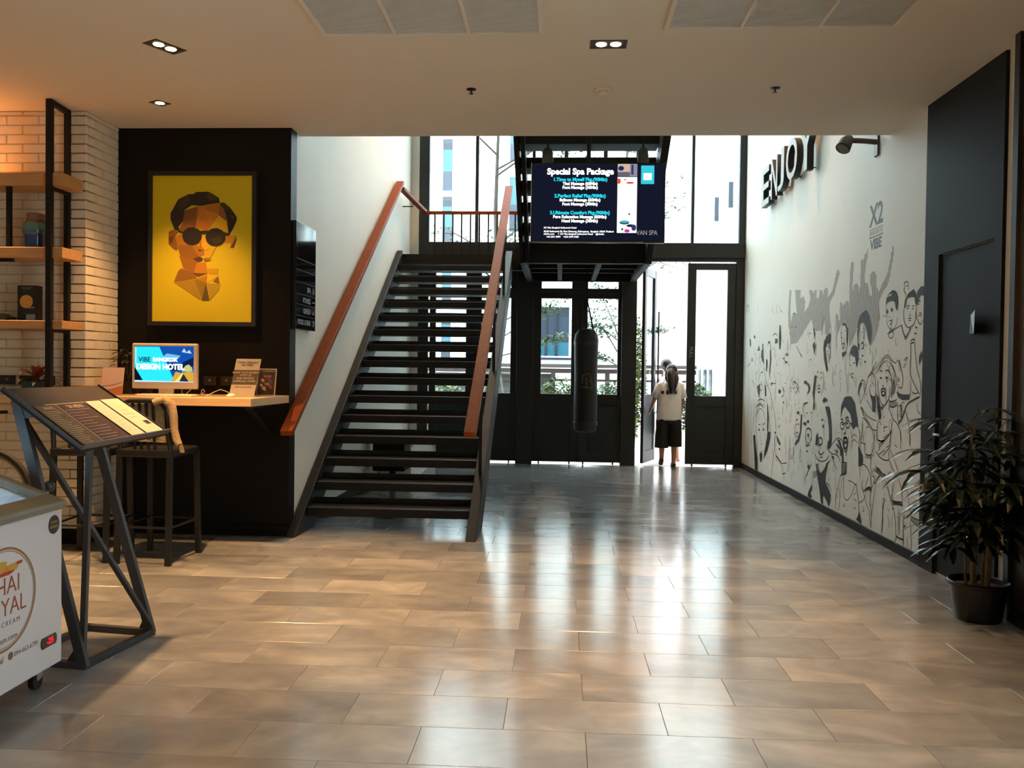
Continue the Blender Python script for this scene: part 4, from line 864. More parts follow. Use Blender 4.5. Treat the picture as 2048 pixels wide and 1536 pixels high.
for p, d in ((A, Vector((-.09, .012, 0))), (B_, Vector((-.07, .009, 0)))):
    MB().add([p + Z*.03, p + d + Z*.03, p + Vector((-.02, 0, .13)), p + Z*.03 + Y*.006, p + d + Z*.03 + Y*.006, p + Vector((-.02, .006, .13))], [(0,1,2),(5,4,3),(0,3,4,1),(1,4,5,2),(2,5,3,0)]).build('gusset', M_st, ms)
# menus lying on the tray
TRn, TUn = (LR-LL).normalized(), (TL-LL).normalized()
def sheet(name, lab, cat, u0, u1, v0, v1, mat, d=.002, th_=.002, skew=0.0):
    t = thing(name, lab, cat, tp((u0+u1)/2, (v0+v1)/2, d))
    p = [tp(u0, v0, d+th_), tp(u1, v0, d+th_), tp(u1+skew, v1, d+th_), tp(u0+skew, v1, d+th_)]
    mb = MB().add(p + [x - tn*th_ for x in p], [(0,1,2,3),(7,6,5,4),(0,4,5,1),(1,5,6,2),(2,6,7,3),(3,7,4,0)])
    mb.build('sheet', mat, t); return t
M_mb, M_mb2, M_ml = pm('menu_brown', (54, 32, 22), .65, var=.15, scale=18, spec=.15), pm('menu_olive', (86, 70, 46), .65, var=.15, scale=18, spec=.15), pm('menu_text', (168, 140, 112), .6)
mn = sheet('menu_card', 'dark brown printed menu card in the middle of the tray', 'menu', .26, .56, .05, .69, M_mb)
mn2 = sheet('menu_card', 'olive brown menu card at the near end of the tray', 'menu', .06, .25, .05, .69, M_mb2)
def lines(par, u0, u1, v0, v1, n, mat, seed, d=.0045):
    r = random.Random(seed); mb = MB()
    for i in range(n):
        v = v0 + (v1-v0)*i/(n-1); ue = u0 + (u1-u0)*r.uniform(.55, 1)
        mb.add([tp(u0, v, d), tp(ue, v, d), tp(ue, v+.012, d), tp(u0, v+.012, d)], [(0, 1, 2, 3)])
    mb.build('printed_lines', mat, par)
lines(mn, .28, .53, .10, .58, 11, pm('menu_line', (96, 70, 54), .6), 3); lines(mn2, .075, .235, .08, .58, 17, pm('menu_line2', (122, 106, 80), .6), 4)
text_part('OUR MENU', .032, tp(.41, .64, .0045), TRn, TUn, M_ml, 'lettering', mn, bold=.0006); text_part('DRINKS', .024, tp(.16, .64, .0045), TRn, TUn, M_ml, 'lettering', mn2, bold=.0004)
mb = MB(); 
for u0, u1, v0, v1 in ((.251, .258, .05, .69), (.16, .56, .69, .70)): mb.add([tp(u0, v0, .006), tp(u1, v0, .006), tp(u1, v1, .006), tp(u0, v1, .006)], [(0,1,2,3)])
mb.build('edge_strip', pm('edge_grey', (170, 155, 132), .4), mn)
c1 = sheet('menu_leaflet', 'cream menu leaflet next to the dark menu card on the tray', 'menu', .575, .735, .05, .70, M_paper, .004, .003)
c2 = sheet('menu_leaflet', 'cream menu leaflet with a small dark square at the far end of the tray', 'menu', .755, .975, .03, .71, M_paper, .005, .003)
lines(c1, .59, .70, .15, .6, 9, pm('leaf_line', (188, 172, 142), .7), 5, .0075); lines(c2, .78, .94, .35, .62, 5, pm('leaf_line', (188, 172, 142), .7), 6, .0085)
MB().add([tp(.89, .20, .0086), tp(.95, .20, .0086), tp(.95, .27, .0086), tp(.89, .27, .0086)], [(0,1,2,3)]).build('print', M_mb, c2)

# ================================================================ ICE CREAM FREEZER
fz = thing('chest_freezer', 'white glass-topped ice cream chest freezer with a round gold emblem', 'freezer', (-2.45, 2.9, 0))
fx, fy0, fy1, fb, ft = -2.15, 2.20, 3.57, .10, .765; bxk = -2.78
M_fz = pm('freezer_white', (208, 202, 207), .3); M_rim = pm('freezer_rim', (118, 112, 98), .45, var=.05); M_in = pm('freezer_liner', (230, 238, 245), .4)
zr = lambda x: .800 + (fx+.018-x)*.36          # the lid slopes up towards the back
def fprism(name, poly, y0, y1, mat, bev=.006): return MB().prism(poly, (0, y1, 0), X, Z, 0, y1-y0).build(name, mat, fz, bevel=bev)
MB().box((fx-.035, fy0, fb), (fx, fy1, ft)).build('front_panel', M_fz, fz, bevel=.006)
MB().box((bxk, fy0, fb), (bxk+.05, fy1, zr(bxk)-.04)).build('back_panel', M_fz, fz, bevel=.006)
for y0, y1 in ((fy1-.05, fy1), (fy0, fy0+.05)): fprism('end_panel', [(fx-.035, fb), (bxk+.05, fb), (bxk+.05, zr(bxk+.05)-.04), (fx-.035, zr(fx-.035)-.04)], y0, y1, M_fz)
MB().box((bxk+.05, fy0+.05, fb), (fx-.035, fy1-.05, fb+.05)).build('floor_panel', M_fz, fz)
MB().box((bxk+.05, fy0+.05, .50), (fx-.035, fy1-.05, .54)).build('liner', M_in, fz)
fprism('rim', [(fx+.018, .765), (fx+.018, .800), (fx-.07, zr(fx-.07)), (fx-.07, .79)], fy0-.015, fy1+.012, M_rim, .01)
fprism('rim', [(bxk+.07, zr(bxk+.07)-.05), (bxk+.07, zr(bxk+.07)), (bxk-.015, zr(bxk-.015)), (bxk-.015, zr(bxk-.015)-.06)], fy0-.015, fy1+.012, M_rim, .01)
for y0, y1 in ((fy1-.035, fy1+.012), (fy0-.015, fy0+.035)): fprism('rim', [(fx-.07, zr(fx-.07)-.045), (fx-.07, zr(fx-.07)), (bxk+.07, zr(bxk+.07)), (bxk+.07, zr(bxk+.07)-.05)], y0, y1, M_rim, .008)
fprism('glass_lid', [(fx-.07, zr(fx-.07)-.022), (fx-.07, zr(fx-.07)-.016), (bxk+.07, zr(bxk+.07)-.016), (bxk+.07, zr(bxk+.07)-.022)], fy0+.035, fy1-.035, M_glass, 0)
fprism('lid_handle', [(fx-.07, zr(fx-.07)-.014), (fx-.07, zr(fx-.07)+.004), (bxk+.07, zr(bxk+.07)+.004), (bxk+.07, zr(bxk+.07)-.014)], 2.75, 2.78, M_rim, 0)
MB().tube([(bxk+.075, fy0+.1, .93), (bxk+.075, fy1-.1, .93)], .016, 8).build('led_strip', emis('cool_led', (205, 230, 255), 26.0), fz)
for x, y in ((-2.225, 3.50), (-2.70, 3.50), (-2.225, 2.30), (-2.70, 2.30)):
    cs = MB().tube([(x-.012, y, .034), (x+.012, y, .034)], .034, 16).build('caster', M_ink, fz, smooth=True)
    MB().box((x-.02, y-.02, .05), (x+.02, y+.02, .10)).bar((x+.017, y, .04), (x+.017, y-.01, .09), .004, .03).build('caster_fork', M_chrome, cs)
FRr, FUu = Y, Z; fO = lambda y, z, d=.0006: (fx+d, y, z)
gy, gz = 3.178, .470
mb = MB(); ring = lambda rr, w_: [(gy+rr*1.0*math.cos(2*math.pi*i/48), gz+rr*math.sin(2*math.pi*i/48)) for i in range(48)]
for rr, w_, t_ in ((.205, .010, .0012), (.191, .003, .0012)):
    o_, i_ = ring(rr, 0), ring(rr-w_, 0); n = 48
    mb.add([fO(a, b, t_) for a, b in o_] + [fO(a, b, t_) for a, b in i_], [(i, (i+1) % n, n+(i+1) % n, n+i) for i in range(n)])
mb.build('emblem_ring', pm('emblem_bronze', (150, 112, 70), .4, metal=.3), fz)
M_let = pm('freezer_red', (150, 76, 40), .5)
text_part('THAI', .098, fO(gy+.0, gz+.048), Y, Z, M_let, 'lettering', fz, bold=-.0005, xs=.95); text_part('ROYAL', .096, fO(gy+.0, gz-.036), Y, Z, M_let, 'lettering', fz, bold=-.0005, xs=.93)
text_part('ICE CREAM', .028, fO(gy+.01, gz-.098), Y, Z, pm('freezer_grey', (120, 110, 104), .5), 'lettering', fz, spacing=1.4)
mb = MB()
for y, z, rx_, rz_, c in ((3.10, .585, .05, .022, 0), (3.15, .60, .045, .03, 1), (3.20, .583, .04, .024, 0), (3.24, .588, .032, .02, 1), (3.275, .598, .02, .009, 2), (3.18, .570, .06, .010, 2)):
    mb.add([fO(y+rx_*math.cos(a)*(1+.25*math.sin(3*a)), z+rz_*math.sin(a)*(1+.3*math.cos(2*a)), .0010+.0002*c) for a in [2*math.pi*i/14 for i in range(14)]], [tuple(range(14))], c)
mb.build('emblem_fruit', [pm('fruit_orange', (206, 130, 50), .5), pm('fruit_gold', (196, 150, 60), .5), pm('fruit_red', (170, 60, 40), .5)], fz)
M_ft = pm('freezer_grey', (120, 110, 104), .5)
text_part('thairoyalicecream.com', .034, fO(3.11, .312), Y, Z, M_ft, 'lettering', fz); text_part('094-663-6795', .028, fO(3.322, .236), Y, Z, M_ft, 'lettering', fz); text_part('thairoyal', .034, fO(3.12, .236), Y, Z, M_ft, 'lettering', fz)
mb = MB().tube([fO(3.135, .165, .001)], .001, 6) if False else MB()
mb.add([fO(3.222+.016*math.cos(2*math.pi*i/16), .238+.016*math.sin(2*math.pi*i/16), .001) for i in range(16)], [tuple(range(16))]).build('phone_symbol', pm('phone_brown', (120, 96, 70), .5), fz)
bd = MB().add([fO(3.508+.040*math.cos(2*math.pi*i/28), .706+.040*math.sin(2*math.pi*i/28), .0012) for i in range(28)], [tuple(range(28))]).build('round_badge', pm('badge_black', (44, 34, 26), .35), fz)
MB().add([fO(3.478, .692, .0018), fO(3.538, .692, .0018), fO(3.533, .702, .0018), fO(3.483, .702, .0018)], [(0,1,2,3)]).add([fO(3.483, .714, .0018), fO(3.533, .714, .0018), fO(3.528, .722, .0018), fO(3.488, .722, .0018)], [(0,1,2,3)]).build('badge_print', pm('badge_tan', (130, 104, 76), .5), bd)
dsz = MB().prism([(3.425, .194), (3.52, .194), (3.527, .207), (3.527, .227), (3.52, .240), (3.425, .240), (3.418, .227), (3.418, .207)], (fx, 0, 0), Y, Z, 0, .004).build('thermostat', pm('thermo_black', (14, 12, 12), .2), fz)
text_part('-25', .036, fO(3.478, .217, .0046), Y, Z, emis('led_red', (255, 40, 60), 1.2), 'led_digits', dsz, bold=.001)
# folded ice bag inside
ib = thing('ice_packs', 'white frosted ice cream packs under the freezer glass', 'ice cream packs', (-2.45, 3.0, .54))
for i, (x, y, l) in enumerate(((-2.35, 3.3, .2), (-2.55, 3.15, .22), (-2.35, 2.95, .2), (-2.58, 2.85, .18))): MB().box((x-.08, y-l/2, .542), (x+.08, y+l/2, .66+.02*(i % 2))).build('pack', pm('pack_white', (222, 232, 240), .5, var=.1, scale=20), ib, bevel=.02)

# ================================================================ BICYCLE, mostly outside the frame
bi = thing('bicycle', 'dark bicycle with spoked wheel parked before the brick wall at the picture edge', 'bicycle', (-4.3, 5.86, 0))
bc = Vector((-4.083, 5.86, .44)); R_ = .322
M_tire = pm('tyre', (26, 25, 24), .7)
MB().tube([bc + Vector((R_*math.cos(a), 0, R_*math.sin(a))) for a in [2*math.pi*i/48 for i in range(48)]], .019, 10, closed=True).build('tyre', M_tire, bi, smooth=True)
MB().tube([bc + Vector(((R_-.03)*math.cos(a), 0, (R_-.03)*math.sin(a))) for a in [2*math.pi*i/48 for i in range(48)]], .010, 8, closed=True).build('wheel_rim', pm('rim_bronze', (150, 120, 80), .35, metal=.7), bi, smooth=True)
mb = MB()
for i in range(28):
    a = 2*math.pi*i/28; mb.tube([bc + Vector((.02*math.cos(a+.6*(-1)**i), .02*(-1)**i, .02*math.sin(a+.6*(-1)**i))), bc + Vector(((R_-.035)*math.cos(a), 0, (R_-.035)*math.sin(a)))], .0013, 4)
mb.build('spokes', M_chrome, bi)
MB().tube([bc - Y*.05, bc + Y*.05], .02, 12).build('hub', M_chrome, bi, smooth=True)

MB().box((-4.16, 5.80, 0), (-4.0, 5.83, .12)).box((-4.16, 5.89, 0), (-4.0, 5.92, .12)).box((-4.2, 5.80, 0), (-3.96, 5.92, .012)).build('wheel_stand', M_black, bi)
for dy in (-.06, .06): MB().tube([bc + Y*dy, bc + Vector((-.02, dy, .10)), bc + Vector((-.10, dy, .42))], [.011, .013, .016], 8).build('fork_blade', M_black, bi, smooth=True)
ht = bc + Vector((-.13, 0, .52))
MB().tube([bc + Vector((-.10, 0, .42)), ht], .022, 10).build('head_tube', pm('bike_yellow', (206, 168, 40), .35), bi, smooth=True)
MB().tube([ht, ht + Vector((.04, 0, .06)), ht + Vector((.07, -.02, .07))], .014, 8).tube([ht + Vector((.07, .30, .06)), ht + Vector((.07, 0, .07)), ht + Vector((.08, -.18, .06)), ht + Vector((.21, -.26, .05))], .013, 8).build('handlebar', M_black, bi, smooth=True)
MB().tube([ht + Vector((.21, -.26, .05)), ht + Vector((.33, -.31, .04))], .02, 10).build('grip', M_ink, bi, smooth=True)
MB().tube([ht + Vector((.24, -.26, .03)), ht + Vector((.30, -.24, -.02)), ht + Vector((.33, -.22, -.09))], .007, 6).build('brake_lever', M_ink, bi)
MB().tube([ht - Z*.03, ht + Vector((-.62, 0, -.02))], .02, 10).tube([bc + Vector((-.10, 0, .42)), bc + Vector((-.62, 0, .0))], .022, 10).tube([ht + Vector((-.62, 0, .05)), bc + Vector((-.62, 0, 0))], .018, 10).build('frame', pm('bike_yellow', (206, 168, 40), .35), bi, smooth=True)
MB().box((-4.0, 5.66, .86), (-3.90, 5.74, .95)).build('reflector_bag', pm('bike_yellow', (206, 168, 40), .35), bi, bevel=.015)
kn = MB().sphere((-2.31, 3.735, .835), .026, 14, 8).bar((-2.33, 3.735, .83), (-2.30, 3.735, .835), .02, .02).build('knob', M_st, ms, smooth=True)
# ================================================================ POTTED PALM
pl = thing('potted_palm', 'dark green lady palm in a black plastic pot by the charcoal door', 'potted plant', (2.40, 4.98, 0))
PC = Vector((2.405, 4.985, 0))
MB().lathe([(.115, 0), (.125, .01), (.148, .19), (.160, .195), (.165, .215), (.158, .222), (.148, .215), (.142, .19)], PC, 32).build('pot', pm('pot_black', (20, 20, 22), .38, var=.1, scale=10), pl, smooth=True)
MB().lathe([(.143, .185), (.10, .195), (.02, .20)], PC, 24).build('soil', pm('soil_brown', (92, 66, 46), .95, var=.4, scale=60, bump=.8), pl, smooth=True)
M_cane = pm('cane', (130, 104, 66), .6, var=.25, scale=30); M_palm = pm('palm_leaf', (24, 36, 18), .3, var=.35, scale=10, spec=.6)
R7 = random.Random(11)
canes = []
for k in range(8):
    a = k*.8+R7.uniform(-.2, .2); r = R7.uniform(.02, .08); b0 = PC + Vector((r*math.cos(a), r*math.sin(a), .19)); lean = R7.uniform(.01, .05); h = (1.02, .66, .92, .52, .80, 1.08, .48, .88)[k]
    b1 = PC + Vector(((r+lean)*math.cos(a), (r+lean)*math.sin(a), .19+h*.88)); b1.x = min(b1.x, 2.52)
    MB().tube([b0, b0.lerp(b1, .5) + Vector((.006, .004, 0)), b1], [.009, .008, .006], 7).build('cane', M_cane, pl, smooth=True); canes.append((b0, b1))
def fan(hub, d, n, L, rz_seed):
    """one palmate leaf: narrow drooping fingers spreading from the hub"""
    mb = MB(); r = random.Random(rz_seed); d = Vector(d); hz = Vector((d.x, d.y, 0)).normalized(); s = Vector((-hz.y, hz.x, 0))
    for i in range(n):
        t = (i/(n-1)-.5)*math.radians(200); dirv = (hz*math.cos(t) + s*math.sin(t)); ll = L*(1-.25*abs(t)/1.7)*r.uniform(.9, 1.08); wd = .022*r.uniform(.8, 1.2)
        up = .10 + d.z*.30; vs, fs = [], []; sd = Vector((-dirv.y, dirv.x, 0)); m_ = 5
        for j in range(m_+1):
            u = j/m_; c = hub + dirv*(ll*u*.92) + Z*(ll*(up*u*1.6 - .55*u*u)); w_ = wd*(1.0 if 0 < j < m_ else .25)*(1-.35*u)
            vs += [c - sd*w_ + Z*w_*.25, c - Z*.0, c + sd*w_ + Z*w_*.25]
        for v in vs:
            if v.x > 2.632: v.x = 2.632
        for j in range(m_):
            for q_ in (0, 1): fs.append((j*3+q_, j*3+q_+1, j*3+q_+4, j*3+q_+3))
        mb.add(vs, fs)
    return mb
fi = 0
for k, (b0, b1) in enumerate(canes):
    nf = 9 if b1.z > .8 else 6
    for i in range(nf):
        t = .30+.70*i/(nf-1) if nf > 1 else 1; p = b0.lerp(b1, t); a = i*2.4+k*1.1
        d = Vector((math.cos(a), math.sin(a), .25+.5*(t**3))); d = d.normalized(); pe = R7.uniform(.13, .27)*(1.05-.35*t)
        if d.x > .2: pe *= .55
        hub = p + Vector((d.x, d.y, 0))*pe + Z*(pe*.55); hub.x = min(hub.x, 2.60)
        mbp = fan(hub, d, R7.choice((6, 7, 8)), R7.uniform(.24, .35)*(.75 if d.x > .2 else 1), fi); mbp.tube([p, p.lerp(hub, .5) + Z*.02, hub], .0028, 5)
        mbp.build('frond', M_palm, pl); fi += 1
hub = Vector((2.06, 4.90, .84)); fm = fan(hub, (-.9, -.25, .2), 9, .31, 901); fm.tube([canes[4][0].lerp(canes[4][1], .7), Vector((2.25, 4.93, .80)), hub], .003, 5); fm.build('frond', M_palm, pl)
hub = Vector((2.13, 4.92, .66)); fm = fan(hub, (-.9, -.35, .1), 7, .22, 902); fm.tube([canes[1][0].lerp(canes[1][1], .5), Vector((2.28, 4.94, .62)), hub], .003, 5); fm.build('frond', M_palm, pl)

# ================================================================ PEOPLE
M_skin = pm('skin', (196, 140, 108), .5, var=.05, scale=20); M_hair = pm('hair_dark', (40, 26, 20), .45, var=.3, scale=40)
def body(name, verts, edges, radii, mat, parent, sub=2):
    """one continuous figure grown over a skeleton with the skin modifier"""
    me = bpy.data.meshes.new(name); off = parent.location
    me.from_pydata([tuple(Vector(v)-off) for v in verts], edges, []); o = bpy.data.objects.new(name, me); COL.objects.link(o)
    md = o.modifiers.new('skin', 'SKIN'); md.use_smooth_shade = True; md.branch_smoothing = .4
    for sv, r in zip(me.skin_vertices[0].data, radii): sv.radius = r if isinstance(r, tuple) else (r, r)
    me.skin_vertices[0].data[0].use_root = True
    s_ = o.modifiers.new('sub', 'SUBSURF'); s_.levels = sub; s_.render_levels = sub
    dg = bpy.context.evaluated_depsgraph_get(); m2 = bpy.data.meshes.new_from_object(o.evaluated_get(dg)); o.modifiers.clear(); o.data = m2; bpy.data.meshes.remove(me); m2.name = name
    m2.materials.clear(); m2.materials.append(mat)
    for p in m2.polygons: p.use_smooth = True
    o.parent = parent; return o
def loft(rings, n=20, mi=0, mb=None, cap=True):
    """rings: (centre, rx, ry) ellipses or (centre, rx, ry, tilt)"""
    mb = mb or MB(); vs, fs = [], []
    for c, rx, ry in rings:
        for j in range(n):
            a = 2*math.pi*j/n; vs.append(Vector(c) + Vector((rx*math.cos(a), ry*math.sin(a), 0)))
    for i in range(len(rings)-1):
        for j in range(n): fs.append((i*n+j, i*n+(j+1) % n, (i+1)*n+(j+1) % n, (i+1)*n+j))
    if cap: fs += [tuple(range(n-1, -1, -1)), tuple(range((len(rings)-1)*n, len(rings)*n))]
    return mb.add(vs, fs, mi)
def hand_chain(V, E, Rr, wrist, direction, curl, side, sc=1.0):
    """palm and five unequal fingers continuing from the wrist vertex index"""
    d = Vector(direction).normalized(); c = Vector(curl).normalized(); s = Vector(side).normalized(); w0 = Vector(V[wrist])
    V.append(w0 + d*.035*sc); E.append((wrist, len(V)-1)); Rr.append((.022*sc, .014*sc)); k = len(V)-1
    for i, (o_, L) in enumerate(((-.024, .062), (-.008, .07), (.008, .066), (.022, .052))):
        base = w0 + d*.075*sc + s*o_*sc; V.append(base); E.append((k, len(V)-1)); Rr.append(.0095*sc)
        V.append(base + d*L*.5*sc + c*L*.2*sc); E.append((len(V)-2, len(V)-1)); Rr.append(.0085*sc)
        V.append(base + d*L*.75*sc + c*L*.65*sc); E.append((len(V)-2, len(V)-1)); Rr.append(.007*sc)
    V.append(w0 + d*.045*sc - s*.038*sc + c*.01*sc); E.append((k, len(V)-1)); Rr.append(.0095*sc)
    V.append(w0 + d*.075*sc - s*.045*sc + c*.028*sc); E.append((len(V)-2, len(V)-1)); Rr.append(.0075*sc)

# woman seen from behind, stepping out through the doorway
wo = thing('person', 'person seen from behind in white shirt and black wide shorts, brown ponytail, in the doorway', 'person', (1.60, 12.42, 0))
wx, wy = 1.60, 12.42
V = [(wx-.01, wy, .77), (wx-.01, wy, .90), (wx, wy+.01, 1.04), (wx+.005, wy+.02, 1.15), (wx+.01, wy+.03, 1.215), (wx+.015, wy+.045, 1.285), (wx+.02, wy+.06, 1.37), (wx+.02, wy+.065, 1.435)]
E = [(i, i+1) for i in range(7)]; Rr = [(.135, .10), (.115, .085), (.125, .09), (.13, .085), (.05, .05), (.046, .046), (.075, .085), (.055, .06)]
# left arm reaching forward to the door edge
V += [(wx-.135, wy+.03, 1.175), (wx-.215, wy+.06, .985), (wx-.255, wy+.16, .83)]; E += [(3, 8), (8, 9), (9, 10)]; Rr += [.042, .034, .022]
hand_chain(V, E, Rr, 10, (-.25, .55, -.45), (.4, .2, -.2), (.2, .4, .6), .9)
n0 = len(V); V += [(wx+.145, wy+.03, 1.175), (wx+.18, wy+.02, .97), (wx+.175, wy+.08, .80)]; E += [(3, n0), (n0, n0+1), (n0+1, n0+2)]; Rr += [.042, .034, .022]
hand_chain(V, E, Rr, n0+2, (0, .25, -.9), (0, .5, 0), (0, .9, .3), .9)
# legs: left heel lifting behind, right planted
n1 = len(V); V += [(wx-.085, wy, .70), (wx-.105, wy+.03, .40), (wx-.115, wy-.03, .14), (wx-.115, wy-.02, .10), (wx-.115, wy+.06, .035), (wx-.115, wy+.11, .025)]
E += [(0, n1)] + [(n1+i, n1+i+1) for i in range(5)]; Rr += [.085, .055, .034, .035, .03, .022]
n2 = len(V); V += [(wx+.075, wy, .70), (wx+.07, wy+.03, .40), (wx+.055, wy-.02, .12), (wx+.055, wy-.03, .06), (wx+.065, wy+.06, .03), (wx+.07, wy+.12, .025)]
E += [(0, n2)] + [(n2+i, n2+i+1) for i in range(5)]; Rr += [.085, .055, .034, .035, .03, .022]
body('body', V, E, Rr, M_skin, wo)
M_tee = pm('tee_white', (232, 228, 220), .8, var=.05, scale=14, bump=.4)
t_ = loft([((wx-.01, wy, .675), .178, .135), ((wx-.01, wy, .70), .180, .138), ((wx-.008, wy, .85), .172, .13), ((wx, wy+.01, 1.0), .166, .125), ((wx+.005, wy+.015, 1.12), .166, .118), ((wx+.007, wy+.02, 1.19), .145, .10), ((wx+.01, wy+.03, 1.225), .085, .07), ((wx+.012, wy+.035, 1.24), .06, .055)], 28, cap=False)
for sx, e1, e2 in ((-1, (wx-.135, wy+.03, 1.165), (wx-.213, wy+.055, 1.00)), (1, (wx+.14, wy+.03, 1.165), (wx+.18, wy+.02, .985))):
    t_.tube([Vector(e1) - Vector((sx*.05, 0, -.02)), e1, Vector(e1).lerp(Vector(e2), .5), e2], [.062, .068, .066, .068], 14, caps=False)
to = t_.build('shirt', M_tee, wo, smooth=True); so = to.modifiers.new('thick', 'SOLIDIFY'); so.thickness = .004
pr2 = MB()
for k, (a0, a1, z0, z1) in enumerate(((-150, -128, 1.055, 1.10), (-118, -100, 1.05, 1.10), (-98, -84, 1.06, 1.095), (-80, -62, 1.055, 1.10), (-118, -60, 1.105, 1.112))):
    n = 5; vs = []
    for i in range(n+1):
        a = math.radians(a0+(a1-a0)*i/n)
        for z in (z0, z1): vs.append((wx+.003+.1685*math.cos(a), wy+.0135+.1275*math.sin(a), z))
    pr2.add(vs, [(2*i, 2*i+2, 2*i+3, 2*i+1) for i in range(n)])
pr2.build('shirt_print', pm('tee_print', (70, 66, 70), .7), to)
sh2 = MB(); M_bk = pm('cloth_black', (16, 15, 16), .8, var=.2, scale=12)
loft([((wx-.075, wy+.0, .78), .08, .10), ((wx-.09, wy, .66), .095, .122), ((wx-.11, wy+.01, .48), .10, .115), ((wx-.115, wy+.01, .275), .10, .112)], 20, mb=sh2); loft([((wx+.055, wy+.0, .78), .08, .10), ((wx+.07, wy, .66), .095, .122), ((wx+.075, wy+.01, .48), .10, .115), ((wx+.072, wy+.01, .295), .104, .112)], 20, mb=sh2)
loft([((wx-.01, wy, .80), .14, .10), ((wx-.01, wy, .70), .165, .122), ((wx-.01, wy, .62), .175, .128)], 24, mb=sh2)
sh2.build('shorts', M_bk, wo, smooth=True)
hr2 = MB().sphere((wx+.02, wy+.045, 1.395), (.088, .098, .098), 20, 12)
hr2.tube([(wx+.0, wy-.03, 1.39), (wx-.015, wy-.10, 1.33), (wx-.01, wy-.125, 1.23), (wx+.0, wy-.13, 1.12), (wx+.0, wy-.125, 1.06)], [.05, .058, .05, .036, .012], 12)
hr2.tube([(wx+.06, wy-.02, 1.36), (wx+.065, wy-.08, 1.28), (wx+.05, wy-.11, 1.18), (wx+.045, wy-.115, 1.10)], [.04, .045, .03, .008], 10)
hr2.tube([(wx-.05, wy-.0, 1.36), (wx-.06, wy-.04, 1.28), (wx-.05, wy-.06, 1.22)], [.03, .03, .01], 10)
hr2.build('hair', M_hair, wo, smooth=True)
M_shoe = pm('shoe_dark', (34, 30, 30), .6)
for (x, y, z, p) in ((wx-.115, wy+.02, .045, .5), (wx+.062, wy+.03, .028, 0)):
    MB().tube([(x, y-.075, z+p*.14), (x, y-.03, z+p*.10), (x, y+.04, z-.006+p*.01), (x, y+.12, .026)], [.024, .036, .036, .024], 12).build('shoe', M_shoe, wo, smooth=True)

# second person, hidden behind the first, outside the door
p2 = thing('person', 'person in pale top walking outside ahead of the ponytailed one, dark short hair', 'person', (1.66, 13.15, 0))
px_, py_ = 1.66, 13.15
V = [(px_, py_, .80), (px_, py_, .96), (px_, py_, 1.10), (px_, py_, 1.22), (px_-.01, py_+.01, 1.30), (px_-.02, py_+.02, 1.37), (px_-.035, py_+.03, 1.45), (px_-.035, py_+.035, 1.52)]
E = [(i, i+1) for i in range(7)]; Rr = [(.14, .10), (.12, .085), (.13, .09), (.135, .085), (.052, .052), (.048, .048), (.078, .088), (.055, .06)]
V += [(px_-.14, py_+.02, 1.24), (px_-.24, py_+.05, 1.20), (px_-.21, py_+.12, 1.34)]; E += [(3, 8), (8, 9), (9, 10)]; Rr += [.042, .034, .022]
hand_chain(V, E, Rr, 10, (.1, .1, .9), (.3, .4, 0), (.9, -.2, 0), .9)
n0 = len(V); V += [(px_+.15, py_+.02, 1.24), (px_+.19, py_, 1.03), (px_+.18, py_+.06, .85)]; E += [(3, n0), (n0, n0+1), (n0+1, n0+2)]; Rr += [.042, .034, .022]
hand_chain(V, E, Rr, n0+2, (0, .25, -.9), (0, .5, 0), (0, .9, .3), .9)
n1 = len(V); V += [(px_-.08, py_, .72), (px_-.08, py_+.10, .42), (px_-.08, py_+.12, .10), (px_-.08, py_+.11, .05), (px_-.08, py_+.2, .03), (px_-.08, py_+.25, .025)]
E += [(0, n1)] + [(n1+i, n1+i+1) for i in range(5)]; Rr += [.085, .055, .034, .035, .03, .022]
n2 = len(V); V += [(px_+.09, py_, .72), (px_+.11, py_-.04, .42), (px_+.13, py_-.14, .12), (px_+.13, py_-.15, .06), (px_+.14, py_-.06, .03), (px_+.14, py_-.01, .025)]
E += [(0, n2)] + [(n2+i, n2+i+1) for i in range(5)]; Rr += [.085, .055, .034, .035, .03, .022]
body('body', V, E, Rr, M_skin, p2)
t_ = loft([((px_, py_, .74), .178, .13), ((px_, py_, .90), .17, .125), ((px_, py_, 1.08), .168, .122), ((px_, py_, 1.2), .165, .112), ((px_-.005, py_, 1.27), .12, .09), ((px_-.01, py_+.01, 1.31), .062, .058)], 26, cap=False)
for sx, e1, e2 in ((-1, (px_-.14, py_+.02, 1.235), (px_-.225, py_+.05, 1.19)), (1, (px_+.145, py_+.02, 1.235), (px_+.185, py_, 1.06))):
    t_.tube([Vector(e1) - Vector((sx*.05, 0, -.02)), e1, Vector(e1).lerp(Vector(e2), .5), e2], [.062, .066, .06, .06], 14, caps=False)
to = t_.build('shirt', pm('shirt_pale', (226, 222, 232), .8, var=.04, scale=14), p2, smooth=True); so = to.modifiers.new('thick', 'SOLIDIFY'); so.thickness = .004
sh3 = MB(); loft([((px_-.07, py_+.01, .80), .08, .10), ((px_-.08, py_+.04, .60), .10, .115), ((px_-.08, py_+.09, .42), .085, .10)], 20, mb=sh3); loft([((px_+.07, py_, .80), .08, .10), ((px_+.10, py_-.02, .60), .10, .115), ((px_+.11, py_-.03, .42), .085, .10)], 20, mb=sh3)
loft([((px_, py_, .84), .14, .10), ((px_, py_, .76), .165, .12), ((px_, py_+.01, .66), .17, .125)], 24, mb=sh3); sh3.build('shorts', M_bk, p2, smooth=True)
MB().sphere((px_-.035, py_+.01, 1.485), (.092, .10, .092), 20, 12).tube([(px_-.03, py_-.05, 1.45), (px_-.03, py_-.065, 1.40), (px_-.03, py_-.05, 1.36)], [.06, .05, .02], 12).build('hair', M_hair, p2, smooth=True)
